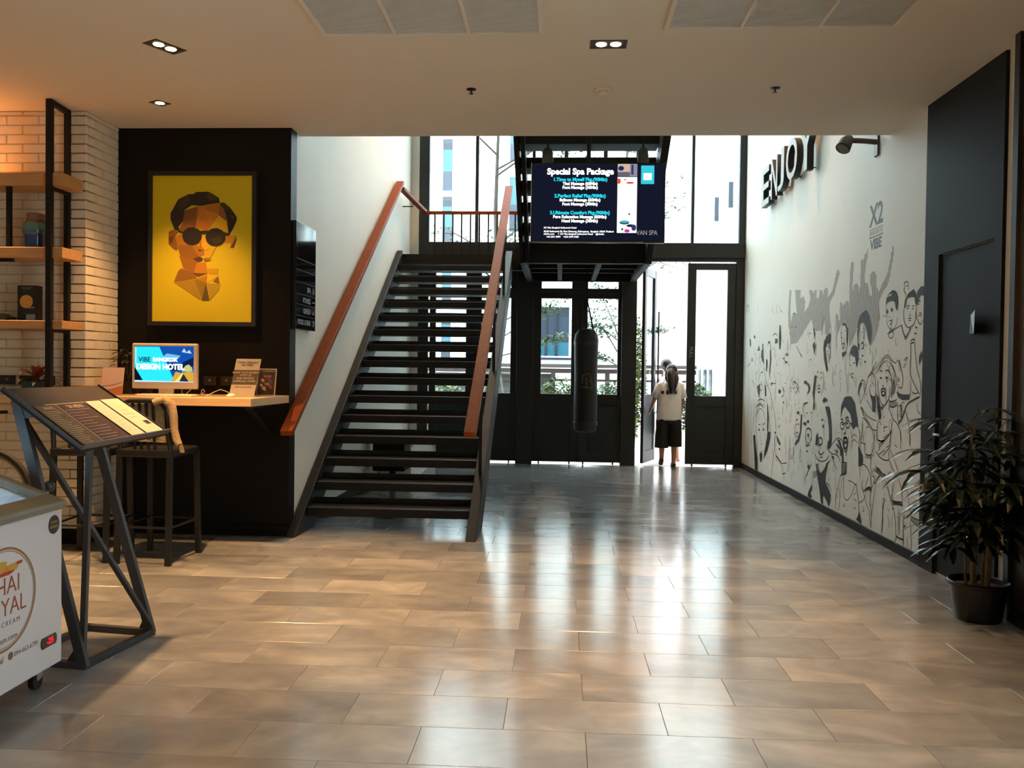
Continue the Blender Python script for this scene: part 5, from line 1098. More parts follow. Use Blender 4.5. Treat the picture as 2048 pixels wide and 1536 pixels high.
for (x, y) in ((px_-.08, py_+.19), (px_+.14, py_-.07)): MB().tube([(x, y-.11, .035), (x, y-.05, .04), (x, y+.03, .032), (x, y+.09, .024)], [.026, .034, .036, .022], 12).build('shoe', pm('shoe_pink', (200, 150, 140), .6), p2, smooth=True)
# ================================================================ UNDER THE STAIR
pt = thing('pedestal_table', 'dark square pedestal table seen between the stair treads', 'table', (-1.95, 9.8, 0))
MB().box((-2.13, 9.62, .20), (-1.76, 9.98, .60)).build('cabinet', M_black, pt, bevel=.01); MB().tube([(-1.93, 9.8, 0), (-1.93, 9.8, .20)], .035, 14).build('column', M_black, pt); MB().lathe([(.16, 0), (.16, .012), (.05, .03)], (-1.95, 9.8, 0), 24).build('foot', M_black, pt, smooth=True)
bn = thing('bench', 'low white plinth bench along the left wall under the stair', 'bench', (-2.0, 11.4, 0))
MB().box((-2.195, 10.3, 0), (-1.80, 12.36, .42)).build('plinth', M_white, bn, bevel=.006); MB().box((-2.195, 10.27, .42), (-1.77, 12.38, .45)).build('bench_top', M_white, bn, bevel=.004)

# ================================================================ OUTSIDE
M_pave = pm('paving', (196, 198, 196), .6, var=.06, scale=3); M_bld = pm('building_white', (236, 238, 240), .7, var=.02, scale=.5)
o = MB().box((-14, FY+.1, -.2), (14, 40, -.015)).build('ground', M_pave); o['kind'] = 'structure'
o = MB().box((-2.3, FY-.1, -.02), (2.7, FY+.12, -.004)).build('sill_1', M_pave); o['kind'] = 'structure'
b = thing('building', 'white rendered building across the courtyard with blue window strips', 'building', (-2, 22, 0))
MB().box((-14, 22, -.02), (14, 30, 13)).build('wall', M_bld, b)
M_gl1, M_gl2, M_gl3 = pm('window_blue', (44, 88, 106), .25), pm('window_grey', (44, 52, 68), .3), pm('window_slate', (32, 38, 46), .35)
def bwin(x0, x1, z0, z1, bands, depth=.06):
    f = MB().box((x0-.05, 21.93, z0-.05), (x1+.05, 22.0, z0)).box((x0-.05, 21.93, z1), (x1+.05, 22, z1+.05)).box((x0-.05, 21.93, z0), (x0, 22, z1)).box((x1, 21.93, z0), (x1+.05, 22, z1)).build('window', M_bld, b)
    z = z0
    for h, mt in bands: MB().box((x0, 21.96, z), (x1, 21.999, z+h*(z1-z0))).build('pane', mt, f); z += h*(z1-z0)
for z0, z1 in ((5.95, 7.28), (4.55, 5.80), (2.9, 4.40), (1.5, 2.75)): bwin(-3.09, -2.84, z0, z1, ((.38, M_gl2), (.42, M_gl1), (.13, M_gl3), (.07, M_gl2)))
for z0, z1 in ((4.9, 6.3), (6.7, 7.6)): bwin(-1.36, -1.05, z0, z1, ((.5, M_gl2), (.5, M_gl1)))
bwin(-.52, .22, 1.72, 2.98, ((.28, M_gl1), (.10, M_gl3), (.42, M_gl2), (.20, M_gl3)))
bwin(.75, .95, 5.2, 6.5, ((.5, M_gl2), (.5, M_gl1)))
for x in (-.38, -.12): MB().box((x-.025, 21.90, 1.72), (x+.025, 21.96, 2.98)).build('window_bar', M_gl3, b)
MB().box((-.62, 21.75, 1.62), (.32, 22, 1.68)).build('window_ledge', M_gl3, b)
# side wall on the right, running away from the facade
sw2 = thing('side_wall', 'long white garden wall running away outside the right door', 'wall', (3.1, 17, 0))
MB().box((3.08, FY+.12, -.02), (3.3, 21.7, 9)).build('wall', M_bld, sw2)
for y in (19.0, 18.25, 17.6): MB().box((3.06, y-.15, .5), (3.085, y+.15, 1.42)).build('slot', M_gl3, sw2)
for y in (17.1, 15.7):
    MB().box((3.0, y-.07, 4.35), (3.08, y+.07, 4.82)).build('wall_lamp', M_gl2, sw2, bevel=.01)
# covered timber rail
rl = thing('timber_rail', 'brown timber rail fence behind the hedge outside the doors', 'fence', (0, 19, 0))
M_tim = pm('timber_red', (44, 24, 20), .6, var=.2, scale=4, stretch=(1, 8, 8)); M_tim2 = pm('timber_grey', (62, 54, 50), .6, var=.15, scale=4)
MB().box((-4, 18.95, 1.30), (3.0, 19.05, 1.40)).build('rail', M_tim, rl); MB().box((-4, 18.9, 1.42), (3.0, 19.1, 1.50)).build('rail', M_tim2, rl); MB().box((-4, 18.96, 1.12), (3.0, 19.04, 1.17)).build('rail', M_tim, rl)
for x in (-3.2, -1.9, -.15, 1.05, 2.3): MB().box((x-.05, 18.94, -.02), (x+.05, 19.06, 1.30)).build('post', M_tim, rl)
MB().box((-3.9, 19.1, -.02), (-.15, 19.6, 1.28)).build('low_wall', pm('low_wall_grey', (58, 57, 54), .7, var=.08), rl)
# hedge and trees
def leaves(mb, c, r, n, size, seed, flat=1.0, nm=3):
    rr = random.Random(seed); c = Vector(c)
    for i in range(n):
        d = Vector((rr.gauss(0, 1), rr.gauss(0, 1), rr.gauss(0, 1))).normalized()*(rr.random()**.4); p = c + Vector((d.x*r[0], d.y*r[1], d.z*r[2]))
        a, t = rr.uniform(0, 6.28), rr.uniform(-.7, .7)*flat; u = Vector((math.cos(a), math.sin(a), t)).normalized(); v = u.cross(Vector((rr.uniform(-.5, .5), rr.uniform(-.5, .5), 1))).normalized(); s = size*rr.uniform(.6, 1.3)
        mb.add([p - u*s, p + v*s*.38, p + u*s, p - v*s*.38], [(0, 1, 2, 3)], rr.randrange(nm))
    return mb
GR = [pm('leaf_lime', (92, 104, 40), .6), pm('leaf_green', (58, 80, 32), .6), pm('leaf_mid', (40, 60, 28), .6)]
GT = [pm('tree_light', (84, 104, 60), .6), pm('tree_mid', (58, 80, 46), .6), pm('tree_deep', (40, 58, 36), .6)]
for i, (x, y, w_, h_, lab) in enumerate(((-2.35, 16.2, .75, 1.05, 'leafy green bush outside the left glass door behind the stair'), (-.75, 16.6, .40, .95, 'small green bush outside near the tree trunk with stakes'), (-.02, 16.0, .46, 1.2, 'bright green bush outside the left half of the middle doors'), (.98, 16.2, .42, 1.12, 'bright green bush outside the right half of the middle doors'), (1.36, 15.6, .24, 2.3, 'tall slender bush outside beside the open door leaf'), (2.65, 16.6, .35, 1.1, 'small bush against the white garden wall outside'))):
    bu = thing('bush', lab, 'bush', (x, y, -.015))
    leaves(MB(), (x, y, h_*.55), (w_, .4, h_*.5), 2000, .062, 40+i).build('foliage', GR, bu)['kind'] = 'stuff'
    for k in range(3): MB().tube([(x, y, -.015), (x+.08*(k-1), y, h_*.5), (x+.2*(k-1)*w_, y+.05, h_*.8)], [.02, .014, .006], 6).build('stem', M_cane, bu)
def tree(x, y, h, spread, seed, lab, n=1500, low=()):
    t = thing('tree', lab, 'tree', (x, y, -.015)); rr = random.Random(seed)
    MB().tube([(x, y, -.015), (x+.03, y, h*.35), (x-.04, y+.05, h*.62), (x+.02, y, h*.95)], [.06, .05, .04, .02], 10).build('trunk', pm('bark', (56, 50, 42), .8, var=.3, scale=14, bump=.4), t, smooth=True)
    fo = MB()
    for k in range(13):
        a = rr.uniform(0, 6.28); z0 = h*rr.uniform(.36, .9); L = spread*rr.uniform(.6, 1.0); p0 = Vector((x, y, z0)); p1 = p0 + Vector((L*.5*math.cos(a), L*.5*math.sin(a), L*.28)); p2_ = p0 + Vector((L*math.cos(a), L*math.sin(a), L*rr.uniform(.1, .45)))
        MB().tube([p0, p1, p2_], [.02, .013, .004], 6).build('branch', pm('bark', (56, 50, 42), .8), t)
        for f in (.45, .7, .95): leaves(fo, p0.lerp(p2_, f) + Z*L*.1, (L*.24, L*.24, L*.07), n//39, .055, seed*100+k*3+int(f*10))
    for k, (a, b2, c) in enumerate(low):      # low boughs
        a, b2, c = Vector(a), Vector(b2), Vector(c); MB().tube([a, b2, c], [.016, .011, .004], 6).build('branch', MATS['bark'], t)
        for f in range(5): leaves(fo, b2.lerp(c, f/4), (.26, .22, .08), 46, .055, seed*31+k*7+f)
    fo.build('foliage', GT, t)['kind'] = 'stuff'; return t
t1 = tree(-1.2, 15.8, 7.0, 2.0, 5, 'slim courtyard tree with support stakes beside the stair, outside', low=[((-1.2, 15.8, 1.9), (-.7, 15.8, 2.2), (.15, 15.8, 2.72)), ((-1.2, 15.8, 1.6), (-.6, 15.9, 1.75), (.0, 15.9, 2.0)), ((-1.2, 15.8, 2.2), (-.6, 15.7, 2.5), (-.2, 15.7, 2.5))])
for dx_, dy_ in ((-.45, .1), (.35, -.15), (0.05, .45)): MB().tube([(-1.2+dx_, 15.8+dy_, -.015), (-1.2, 15.8, 1.75)], .022, 8).build('stake', pm('stake_wood', (90, 82, 70), .7), t1)
MB().bar((-1.5, 15.85, 1.3), (-.9, 15.75, 1.3), .03, .03).build('stake', pm('stake_wood', (90, 82, 70), .7), t1)
tree(1.3, 17.6, 6.5, 1.65, 8, 'slender courtyard tree with bare low branches outside the middle doors', n=1100, low=[((1.3, 17.6, 1.55), (.95, 17.4, 2.1), (.42, 17.2, 2.75)), ((1.3, 17.6, 1.9), (.9, 17.5, 2.2), (.45, 17.4, 2.35)), ((1.3, 17.6, 1.7), (1.1, 17.5, 2.3), (.8, 17.4, 2.95)), ((1.3, 17.6, 1.4), (.95, 17.5, 1.6), (.6, 17.4, 1.7)), ((1.3, 17.6, 2.0), (1.7, 17.4, 2.2), (2.1, 17.2, 2.2))])
MURAL_F = "h,-7952 1628 -7967 2022 -7984 2154 -7967 2349 -7951 2399 -7913 2407 -7869 2386 -7888 2294 -7900 2179 -7878 2131 -7862 2188 -7798 2201 -7738 2170 -7729 2118 -7696 2166 -7700 2229 -7691 2386 -7665 2402 -7628 2378 -7605 2431 -7562 2438 -7547 2473 -7530 2474 -7526 2408 -7565 2345 -7586 2255 -7590 2180 -7530 2177 -7490 2139 -7464 2063 -7413 2053 -7406 2083 -7461 2167 -7465 2241 -7416 2257 -7366 2257 -7315 2219 -7310 2128 -7267 2073 -7228 2091 -7183 2134 -7109 2179 -7066 2220 -7012 2335 -7021 2365 -6985 2371 -6980 2413 -6965 2411 -6954 2356 -6960 2322 -6993 2252 -7018 2180 -7074 2105 -7149 2072 -7238 1991 -7215 1859 -7257 1760 -7333 1673 -7413 1627 -7567 1929 -7722 1845 -7790 1752 -7880 1691;h,-8341 1686 -8317 1808 -8357 1948 -8327 1966 -8283 1936 -8269 1881 -8219 1905 -8245 2002 -8218 2068 -8194 2066 -8154 2022 -8095 2045 -8057 2062 -7997 2050 -7974 1989 -7957 1857 -7956 1694 -8003 1827 -8105 1879 -8184 1849 -8303 1753;h,-8685 1875 -8709 2242 -8651 2240 -8611 2219 -8611 2141 -8480 2186 -8420 2270 -8352 2373 -8311 2386 -8278 2358 -8266 2336 -8334 2255 -8413 2152 -8540 2086 -8558 2024 -8503 1852 -8543 1783 -8678 1768;h,-10057 1925 -10069 2089 -10036 2344 -9948 2336 -9976 2204 -9979 2069 -9947 1960 -9880 2063 -9808 2072 -9698 2038 -9739 2120 -9801 2323 -9705 2314 -9658 2309 -9565 2301 -9582 2205 -9514 2222 -9435 2213 -9387 2158 -9413 2046 -9263 2098 -9205 2175 -9254 2272 -9147 2262 -9082 2220 -9064 2255 -8982 2247 -8977 2168 -8906 2150 -8882 2238 -8804 2231 -8761 2168 -8746 2225 -8614 2213 -8625 2110 -8467 2200 -8396 2193 -8499 2128 -8641 2059 -8653 1955 -8777 1814 -9056 1826 -9148 1954 -9399 1842 -9664 1723 -9929 1710 -9990 1868;k,-7099 1945 -7084 2002 -7026 2043 -6953 2062 -6880 2041 -6841 1993 -6834 1937 -6857 1888 -6887 1907 -6911 1965 -6978 1976 -7052 1970;w,-7062 2012 -7010 2033 -6966 2032 -6980 2019;k,-7037 1894 -7040 1884 -7049 1878 -7060 1879 -7069 1886 -7073 1896 -7070 1907 -7062 1912 -7050 1911 -7041 1905;k,-6943 1902 -6947 1893 -6958 1888 -6973 1889 -6985 1895 -6990 1905 -6986 1914 -6974 1919 -6960 1918 -6948 1912;k,-6725 1895 -6708 1960 -6656 2005 -6553 2033 -6506 1997 -6490 1932 -6507 1896 -6524 1935 -6536 1968 -6602 1973 -6668 1968 -6691 1904;k,-6629 1891 -6633 1889 -6644 1888 -6657 1889 -6668 1891 -6672 1894 -6668 1897 -6657 1898 -6644 1897 -6633 1894;k,-6542 1882 -6545 1880 -6553 1879 -6562 1879 -6570 1882 -6573 1885 -6571 1887 -6563 1889 -6553 1888 -6545 1886;k,-6774 1777 -6743 1720 -6685 1651 -6627 1698 -6583 1740 -6603 1749 -6634 1710 -6682 1681 -6729 1725 -6753 1770;k,-6492 1969 -6487 2006 -6426 2037 -6371 2037 -6361 1963 -6410 1973 -6447 1960 -6464 1925 -6494 1900;k,-6437 1909 -6441 1907 -6451 1906 -6463 1907 -6473 1910 -6477 1912 -6473 1915 -6463 1915 -6451 1914 -6441 1912;k,-6395 1841 -6400 1839 -6413 1838 -6430 1839 -6444 1841 -6450 1844 -6445 1846 -6431 1847 -6414 1846 -6400 1844;k,-8164 1848 -8115 1869 -8044 1849 -7992 1800 -7986 1708 -8011 1629 -8035 1696 -8035 1795 -8083 1838 -8143 1834;k,-8159 1771 -8162 1768 -8170 1766 -8180 1767 -8189 1769 -8192 1772 -8189 1775 -8181 1777 -8171 1776 -8163 1774;k,-8046 1783 -8050 1781 -8062 1780 -8077 1780 -8089 1782 -8094 1785 -8089 1787 -8077 1788 -8062 1787 -8050 1785;k,-8150 1727 -8153 1724 -8161 1723 -8172 1723 -8180 1725 -8183 1728 -8180 1731 -8172 1732 -8162 1732 -8154 1730;d,-7740 1839 -7707 1888 -7654 1916 -7550 1941 -7498 1925 -7444 1872 -7415 1810 -7394 1724 -7430 1627 -7484 1690 -7523 1772 -7588 1834 -7667 1832 -7700 1780 -7713 1685 -7693 1603 -7722 1603 -7753 1751;k,-7595 1750 -7598 1748 -7605 1747 -7613 1747 -7621 1749 -7623 1751 -7621 1754 -7614 1755 -7605 1755 -7598 1753;k,-7567 1783 -7571 1781 -7579 1780 -7590 1781 -7599 1783 -7602 1785 -7599 1787 -7591 1788 -7580 1787 -7571 1786;k,-7557 1696 -7560 1694 -7567 1693 -7575 1694 -7582 1695 -7585 1697 -7582 1699 -7576 1699 -7567 1699 -7560 1698;d,-8675 1717 -8632 1759 -8543 1783 -8487 1774 -8494 1711 -8515 1684 -8604 1680 -8669 1624;k,-8704 1635 -8698 1721 -8539 1716 -8513 1659 -8548 1688 -8616 1690 -8651 1634 -8640 1534 -8565 1434 -8586 1405 -8625 1477 -8688 1563;k,-8591 1661 -8593 1659 -8599 1657 -8606 1658 -8612 1659 -8614 1661 -8612 1663 -8606 1664 -8599 1664 -8593 1663;k,-8524 1659 -8526 1657 -8531 1656 -8538 1656 -8544 1657 -8546 1659 -8544 1661 -8539 1663 -8532 1662 -8526 1661;k,-8147 1582 -8087 1591 -8038 1599 -8023 1576 -8075 1557 -8120 1538 -8141 1551;k,-7939 1571 -7885 1629 -7811 1649 -7745 1628 -7706 1580 -7702 1516 -7735 1459 -7757 1447 -7775 1504 -7795 1540 -7861 1547 -7910 1571 -7946 1526 -7954 1493;k,-7901 1512 -7904 1509 -7911 1507 -7921 1507 -7929 1509 -7932 1512 -7929 1515 -7921 1517 -7912 1517 -7904 1515;k,-7785 1485 -7790 1481 -7802 1479 -7819 1479 -7832 1482 -7837 1486 -7832 1489 -7819 1492 -7803 1491 -7790 1489;d,-7710 1650 -7684 1662 -7680 1598 -7698 1592;k,-7576 1546 -7580 1541 -7590 1538 -7603 1538 -7614 1542 -7618 1547 -7614 1552 -7604 1555 -7591 1555 -7580 1551;k,-7521 1493 -7524 1488 -7535 1485 -7547 1485 -7558 1488 -7562 1493 -7559 1498 -7548 1501 -7536 1501 -7525 1498;d,-7458 1679 -7407 1678 -7414 1653 -7438 1627;k,-7138 1358 -7143 1352 -7155 1348 -7170 1348 -7183 1352 -7188 1357 -7184 1363 -7171 1366 -7156 1366 -7143 1363;k,-7013 1361 -7018 1355 -7031 1351 -7048 1351 -7062 1354 -7068 1360 -7063 1366 -7049 1370 -7032 1370 -7019 1366;k,-7407 1230 -7347 1198 -7282 1206 -7269 1117 -7282 1065 -7340 1071 -7352 1149 -7397 1208;k,-7158 1127 -7111 1121 -7073 1131 -7110 1106 -7137 1090;d,-7215 1155 -7164 1092 -7141 1052 -7152 1016 -7193 1055 -7228 1112;g,-6985 1170 -6955 1165 -6875 1174 -6811 1171 -6810 1151 -6887 1131 -6983 1135;k,-6830 1257 -6779 1242 -6710 1235 -6589 1239 -6593 1198 -6721 1191 -6785 1211 -6821 1235;w,-6765 1228 -6723 1231 -6721 1197 -6760 1203;w,-6639 1229 -6618 1230 -6616 1200 -6637 1199;k,-6429 1497 -6424 1529 -6377 1570 -6362 1517 -6409 1471 -6420 1455;k,-6368 995 -6369 989 -6374 986 -6380 986 -6385 988 -6388 993 -6386 998 -6381 1002 -6375 1002 -6370 999;k,-7588 1090 -7591 1084 -7600 1080 -7610 1079 -7620 1082 -7623 1088 -7620 1094 -7612 1098 -7601 1099 -7592 1096;k,-7492 785 -7495 780 -7503 777 -7514 776 -7523 778 -7526 782 -7523 787 -7515 790 -7504 791 -7495 789;k,-8150 963 -8137 1085 -8052 1168 -7964 1181 -7868 1181 -7771 1126 -7739 1051 -7698 983 -7667 909 -7704 925 -7758 912 -7794 884 -7823 905 -7891 939 -7835 949 -7877 1011 -7937 1054 -8036 1079 -8095 1060 -8128 1004;d,-8037 1082 -7938 1067 -7888 1037 -7936 1038;k,-8066 914 -8070 909 -8079 905 -8092 904 -8102 907 -8106 912 -8103 918 -8093 922 -8080 922 -8070 920;k,-7936 936 -7940 930 -7951 925 -7965 924 -7977 927 -7982 933 -7978 940 -7967 944 -7952 945 -7940 942;k,-8150 956 -8110 972 -8069 961 -8108 949;k,-8037 763 -7962 763 -7957 744 -8026 741;k,-7663 749 -7607 725 -7544 674 -7535 626 -7608 578 -7645 571 -7650 663;g,-7485 687 -7342 702 -7344 667 -7484 663;k,-7487 786 -7491 781 -7500 778 -7512 777 -7522 778 -7526 782 -7523 787 -7513 790 -7501 791 -7491 789;k,-8234 762 -8163 764 -8054 669 -8041 563 -8081 558 -8106 664;k,-8279 716 -8207 718 -8100 674 -8090 618 -8131 614 -8153 669;k,-8336 656 -8263 659 -8197 650 -8230 627 -8273 623 -8252 644;k,-8093 557 -8065 560 -8063 450 -8090 443;k,-8036 563 -8009 566 -8007 457 -8034 450;k,-7987 569 -7960 572 -7958 463 -7984 456;k,-8393 595 -8319 591 -8317 560 -8379 573;k,-8048 755 -7954 767 -7957 744 -8035 739;k,-8003 834 -8008 829 -8021 826 -8038 824 -8051 826 -8057 830 -8052 835 -8039 839 -8022 840 -8008 838;k,-8621 1056 -8497 1065 -8449 1001 -8407 850 -8400 740 -8429 681 -8515 638 -8519 708 -8466 748 -8487 838 -8523 941;k,-8705 1110 -8661 1148 -8569 1137 -8556 1109 -8624 1113 -8657 1083;k,-8667 922 -8674 916 -8693 912 -8716 910 -8734 912 -8742 917 -8735 923 -8717 927 -8694 928 -8675 926;k,-8638 859 -8643 848 -8656 840 -8673 839 -8687 845 -8693 855 -8689 867 -8675 874 -8658 875 -8644 870;k,-8888 754 -8834 775 -8835 654 -8917 647 -8905 711;k,-8483 833 -8404 839 -8404 768 -8435 670 -8509 639 -8536 669 -8476 722;k,-8882 457 -8822 464 -8811 411 -8709 382 -8612 435 -8526 509 -8410 550 -8500 496 -8569 375 -8565 311 -8446 248 -8389 208 -8413 125 -8456 87 -8515 133 -8621 174 -8644 121 -8629 87 -8689 82 -8757 220 -8848 357;g,-8989 365 -8850 390 -8847 332 -8984 289;k,-8995 237 -9006 184 -9060 134 -9000 100 -9041 69 -9149 69 -9133 132 -9036 206;k,-7672 98 -7633 134 -7605 182 -7580 157 -7536 94 -7559 79;k,-7516 366 -7450 411 -7365 437 -7317 430 -7334 389 -7382 400 -7439 392;k,-7293 666 -7245 630 -7215 586 -7116 571 -7028 563 -7012 581 -7081 582 -7163 613 -7226 619 -7265 649;g,-6875 388 -6676 410 -6667 383 -6849 367;g,-6516 325 -6374 323 -6369 282 -6511 304;k,-11735 524 -11626 544 -11565 400 -11454 241 -11441 74 -11598 78 -11657 312;k,-10922 636 -10780 646 -10794 555 -10934 393 -11118 277 -11089 367 -11007 473 -10946 553;k,-11341 326 -11201 340 -11209 256 -11270 200 -11330 243;k,-11360 629 -11366 618 -11385 610 -11408 608 -11428 613 -11436 623 -11430 634 -11411 642 -11387 644 -11368 639;k,-11120 648 -11126 638 -11143 630 -11166 628 -11185 633 -11192 643 -11186 654 -11168 662 -11146 663 -11127 658;k,-10979 982 -10957 983 -10900 814 -10909 642 -10953 639;k,-11132 1216 -11087 1227 -11032 1088 -11099 1080;k,-10612 659 -10531 665 -10509 641 -10570 641;d,-10508 630 -10384 589 -10282 537 -10339 511 -10462 552;d,-11579 1195 -11412 1232 -11381 1144 -11445 1041 -11524 1117;k,-11259 1384 -11266 1378 -11284 1374 -11307 1374 -11326 1377 -11334 1384 -11327 1390 -11309 1395 -11286 1395 -11267 1391;d,-11353 1679 -11259 1677 -11203 1544 -11307 1523 -11369 1590;k,-11067 1542 -11022 1542 -11033 1396;k,-10900 1669 -10870 1668 -10828 1561 -10876 1349 -10899 1370 -10878 1540;k,-10805 1259 -10728 1261 -10740 1239 -10794 1233;k,-10173 1035 -10178 1029 -10193 1025 -10212 1024 -10227 1027 -10234 1033 -10228 1039 -10213 1043 -10194 1044 -10179 1041;d,-10316 1161 -10329 1145 -10363 1135 -10407 1134 -10443 1142 -10458 1157 -10446 1173 -10411 1184 -10367 1185 -10331 1176;d,-10182 1534 -10124 1513 -10032 1508 -10086 1493 -10161 1504;k,-9807 1280 -9739 1299 -9669 1278 -9678 1259 -9730 1274;k,-9373 1297 -9304 1308 -9240 1289 -9161 1264 -9138 1229 -9186 1183 -9261 1144 -9198 1209 -9212 1245 -9270 1266 -9358 1269;k,-9388 1039 -9351 1064 -9226 1078 -9188 1070 -9302 1052;k,-9025 1258 -8988 1355 -8930 1364 -8954 1294 -8978 1206 -8988 1135 -8966 1031 -9031 984 -9009 1099 -9050 1178;k,-8860 1398 -8864 1394 -8876 1391 -8890 1391 -8901 1393 -8906 1397 -8902 1402 -8891 1404 -8876 1404 -8865 1402;k,-8739 1393 -8743 1388 -8754 1385 -8768 1385 -8779 1388 -8784 1393 -8780 1398 -8769 1401 -8755 1401 -8744 1398;k,-8730 1345 -8734 1340 -8743 1338 -8755 1338 -8765 1340 -8769 1344 -8766 1348 -8756 1351 -8744 1351 -8734 1348;k,-8874 1347 -8877 1343 -8885 1341 -8896 1341 -8905 1343 -8908 1347 -8905 1351 -8897 1354 -8886 1354 -8878 1351;k,-9465 934 -9423 936 -9430 806 -9472 701 -9517 633 -9608 592 -9698 569 -9651 621 -9552 667 -9485 747 -9472 850;k,-9525 949 -9533 939 -9556 932 -9585 930 -9609 935 -9619 944 -9610 955 -9587 962 -9558 964 -9535 959;k,-9616 813 -9620 807 -9630 803 -9642 802 -9653 805 -9657 810 -9653 816 -9643 820 -9631 821 -9620 818;k,-9533 823 -9536 816 -9546 811 -9558 810 -9569 814 -9573 820 -9570 827 -9560 832 -9548 833 -9537 829;k,-9241 846 -9252 834 -9283 825 -9322 822 -9354 827 -9367 838 -9356 851 -9325 860 -9286 862 -9254 857;d,-9154 874 -9161 863 -9182 856 -9209 854 -9231 859 -9240 869 -9232 880 -9211 888 -9184 890 -9162 884;k,-9141 732 -9146 720 -9161 712 -9180 710 -9196 716 -9202 727 -9197 739 -9182 748 -9163 749 -9148 743;k,-9251 619 -9089 641 -9148 615 -9225 599;k,-9163 560 -9170 554 -9188 549 -9211 546 -9230 548 -9237 552 -9230 558 -9212 563 -9189 566 -9171 564;k,-9209 961 -9213 957 -9225 953 -9241 953 -9253 955 -9258 959 -9254 963 -9242 966 -9226 967 -9214 965;k,-9042 974 -9047 970 -9058 967 -9073 966 -9085 968 -9090 972 -9086 976 -9074 979 -9059 980 -9047 978;k,-9119 398 -9122 382 -9134 371 -9149 369 -9162 378 -9167 393 -9164 409 -9152 420 -9137 422 -9124 414;d,-10530 380 -10449 378 -10286 324 -10365 326;k,-10305 474 -10310 465 -10326 459 -10345 457 -10361 460 -10368 468 -10362 477 -10347 484 -10328 485 -10312 482;k,-8685 1620 -8647 1620 -8589 1468 -8628 1459;k,-10442 1958 -10401 1956 -10364 1814 -10394 1667 -10435 1668 -10465 1818;d,-10655 1803 -10527 1799 -10510 1748 -10650 1738;d,-11579 1671 -11501 1747 -11429 1675;d,-11305 1757 -11256 1756 -11230 1618 -11187 1481 -11271 1527 -11338 1566 -11359 1628 -11296 1650;k,-11006 1756 -10948 1784 -10900 1753;k,-12051 1836 -11997 1850 -11972 1760 -12013 1729;k,-11083 1555 -11037 1555 -11034 1398 -11072 1405;k,-11725 1864 -11730 1851 -11747 1843 -11769 1843 -11787 1853 -11795 1867 -11789 1881 -11772 1889 -11751 1888 -11733 1879;d,-10151 1614 -10022 1611 -10045 1578 -10122 1579;k,-10045 1506 -10053 1500 -10076 1496 -10105 1496 -10128 1501 -10138 1507 -10129 1513 -10106 1517 -10078 1517 -10054 1513;k,-9852 1911 -9858 1908 -9872 1906 -9890 1907 -9905 1910 -9911 1914 -9906 1918 -9891 1920 -9873 1919 -9858 1916;k,-9696 1900 -9701 1897 -9715 1895 -9732 1896 -9747 1899 -9753 1903 -9747 1907 -9733 1909 -9716 1908 -9701 1905;k,-9739 2053 -9747 2050 -9769 2050 -9796 2051 -9817 2055 -9826 2058 -9818 2061 -9796 2061 -9769 2060 -9748 2056;k,-9113 1527 -9116 1522 -9124 1519 -9135 1519 -9143 1523 -9147 1528 -9144 1533 -9136 1536 -9125 1536 -9117 1532;k,-8857 1399 -8861 1395 -8870 1393 -8883 1393 -8893 1395 -8897 1399 -8893 1402 -8883 1405 -8871 1405 -8861 1402;k,-8736 1391 -8740 1387 -8752 1385 -8766 1385 -8778 1387 -8782 1390 -8778 1394 -8767 1396 -8752 1396 -8741 1394;k,-9002 1316 -8975 1362 -8925 1368 -8941 1316;d,-9079 1864 -9027 1850 -8993 1787 -9030 1734;d,-9088 1681 -9029 1716 -8964 1665 -9020 1581;k,-8708 1635 -8693 1705 -8603 1754 -8504 1782 -8482 1727 -8526 1694 -8636 1691 -8661 1645 -8664 1546 -8584 1458 -8571 1400 -8600 1412 -8682 1529;k,-8578 1655 -8581 1652 -8591 1651 -8602 1651 -8611 1653 -8615 1656 -8612 1659 -8603 1660 -8591 1660 -8582 1658;k,-8513 1639 -8516 1636 -8525 1634 -8537 1634 -8546 1636 -8550 1640 -8546 1643 -8537 1645 -8526 1645 -8517 1642"
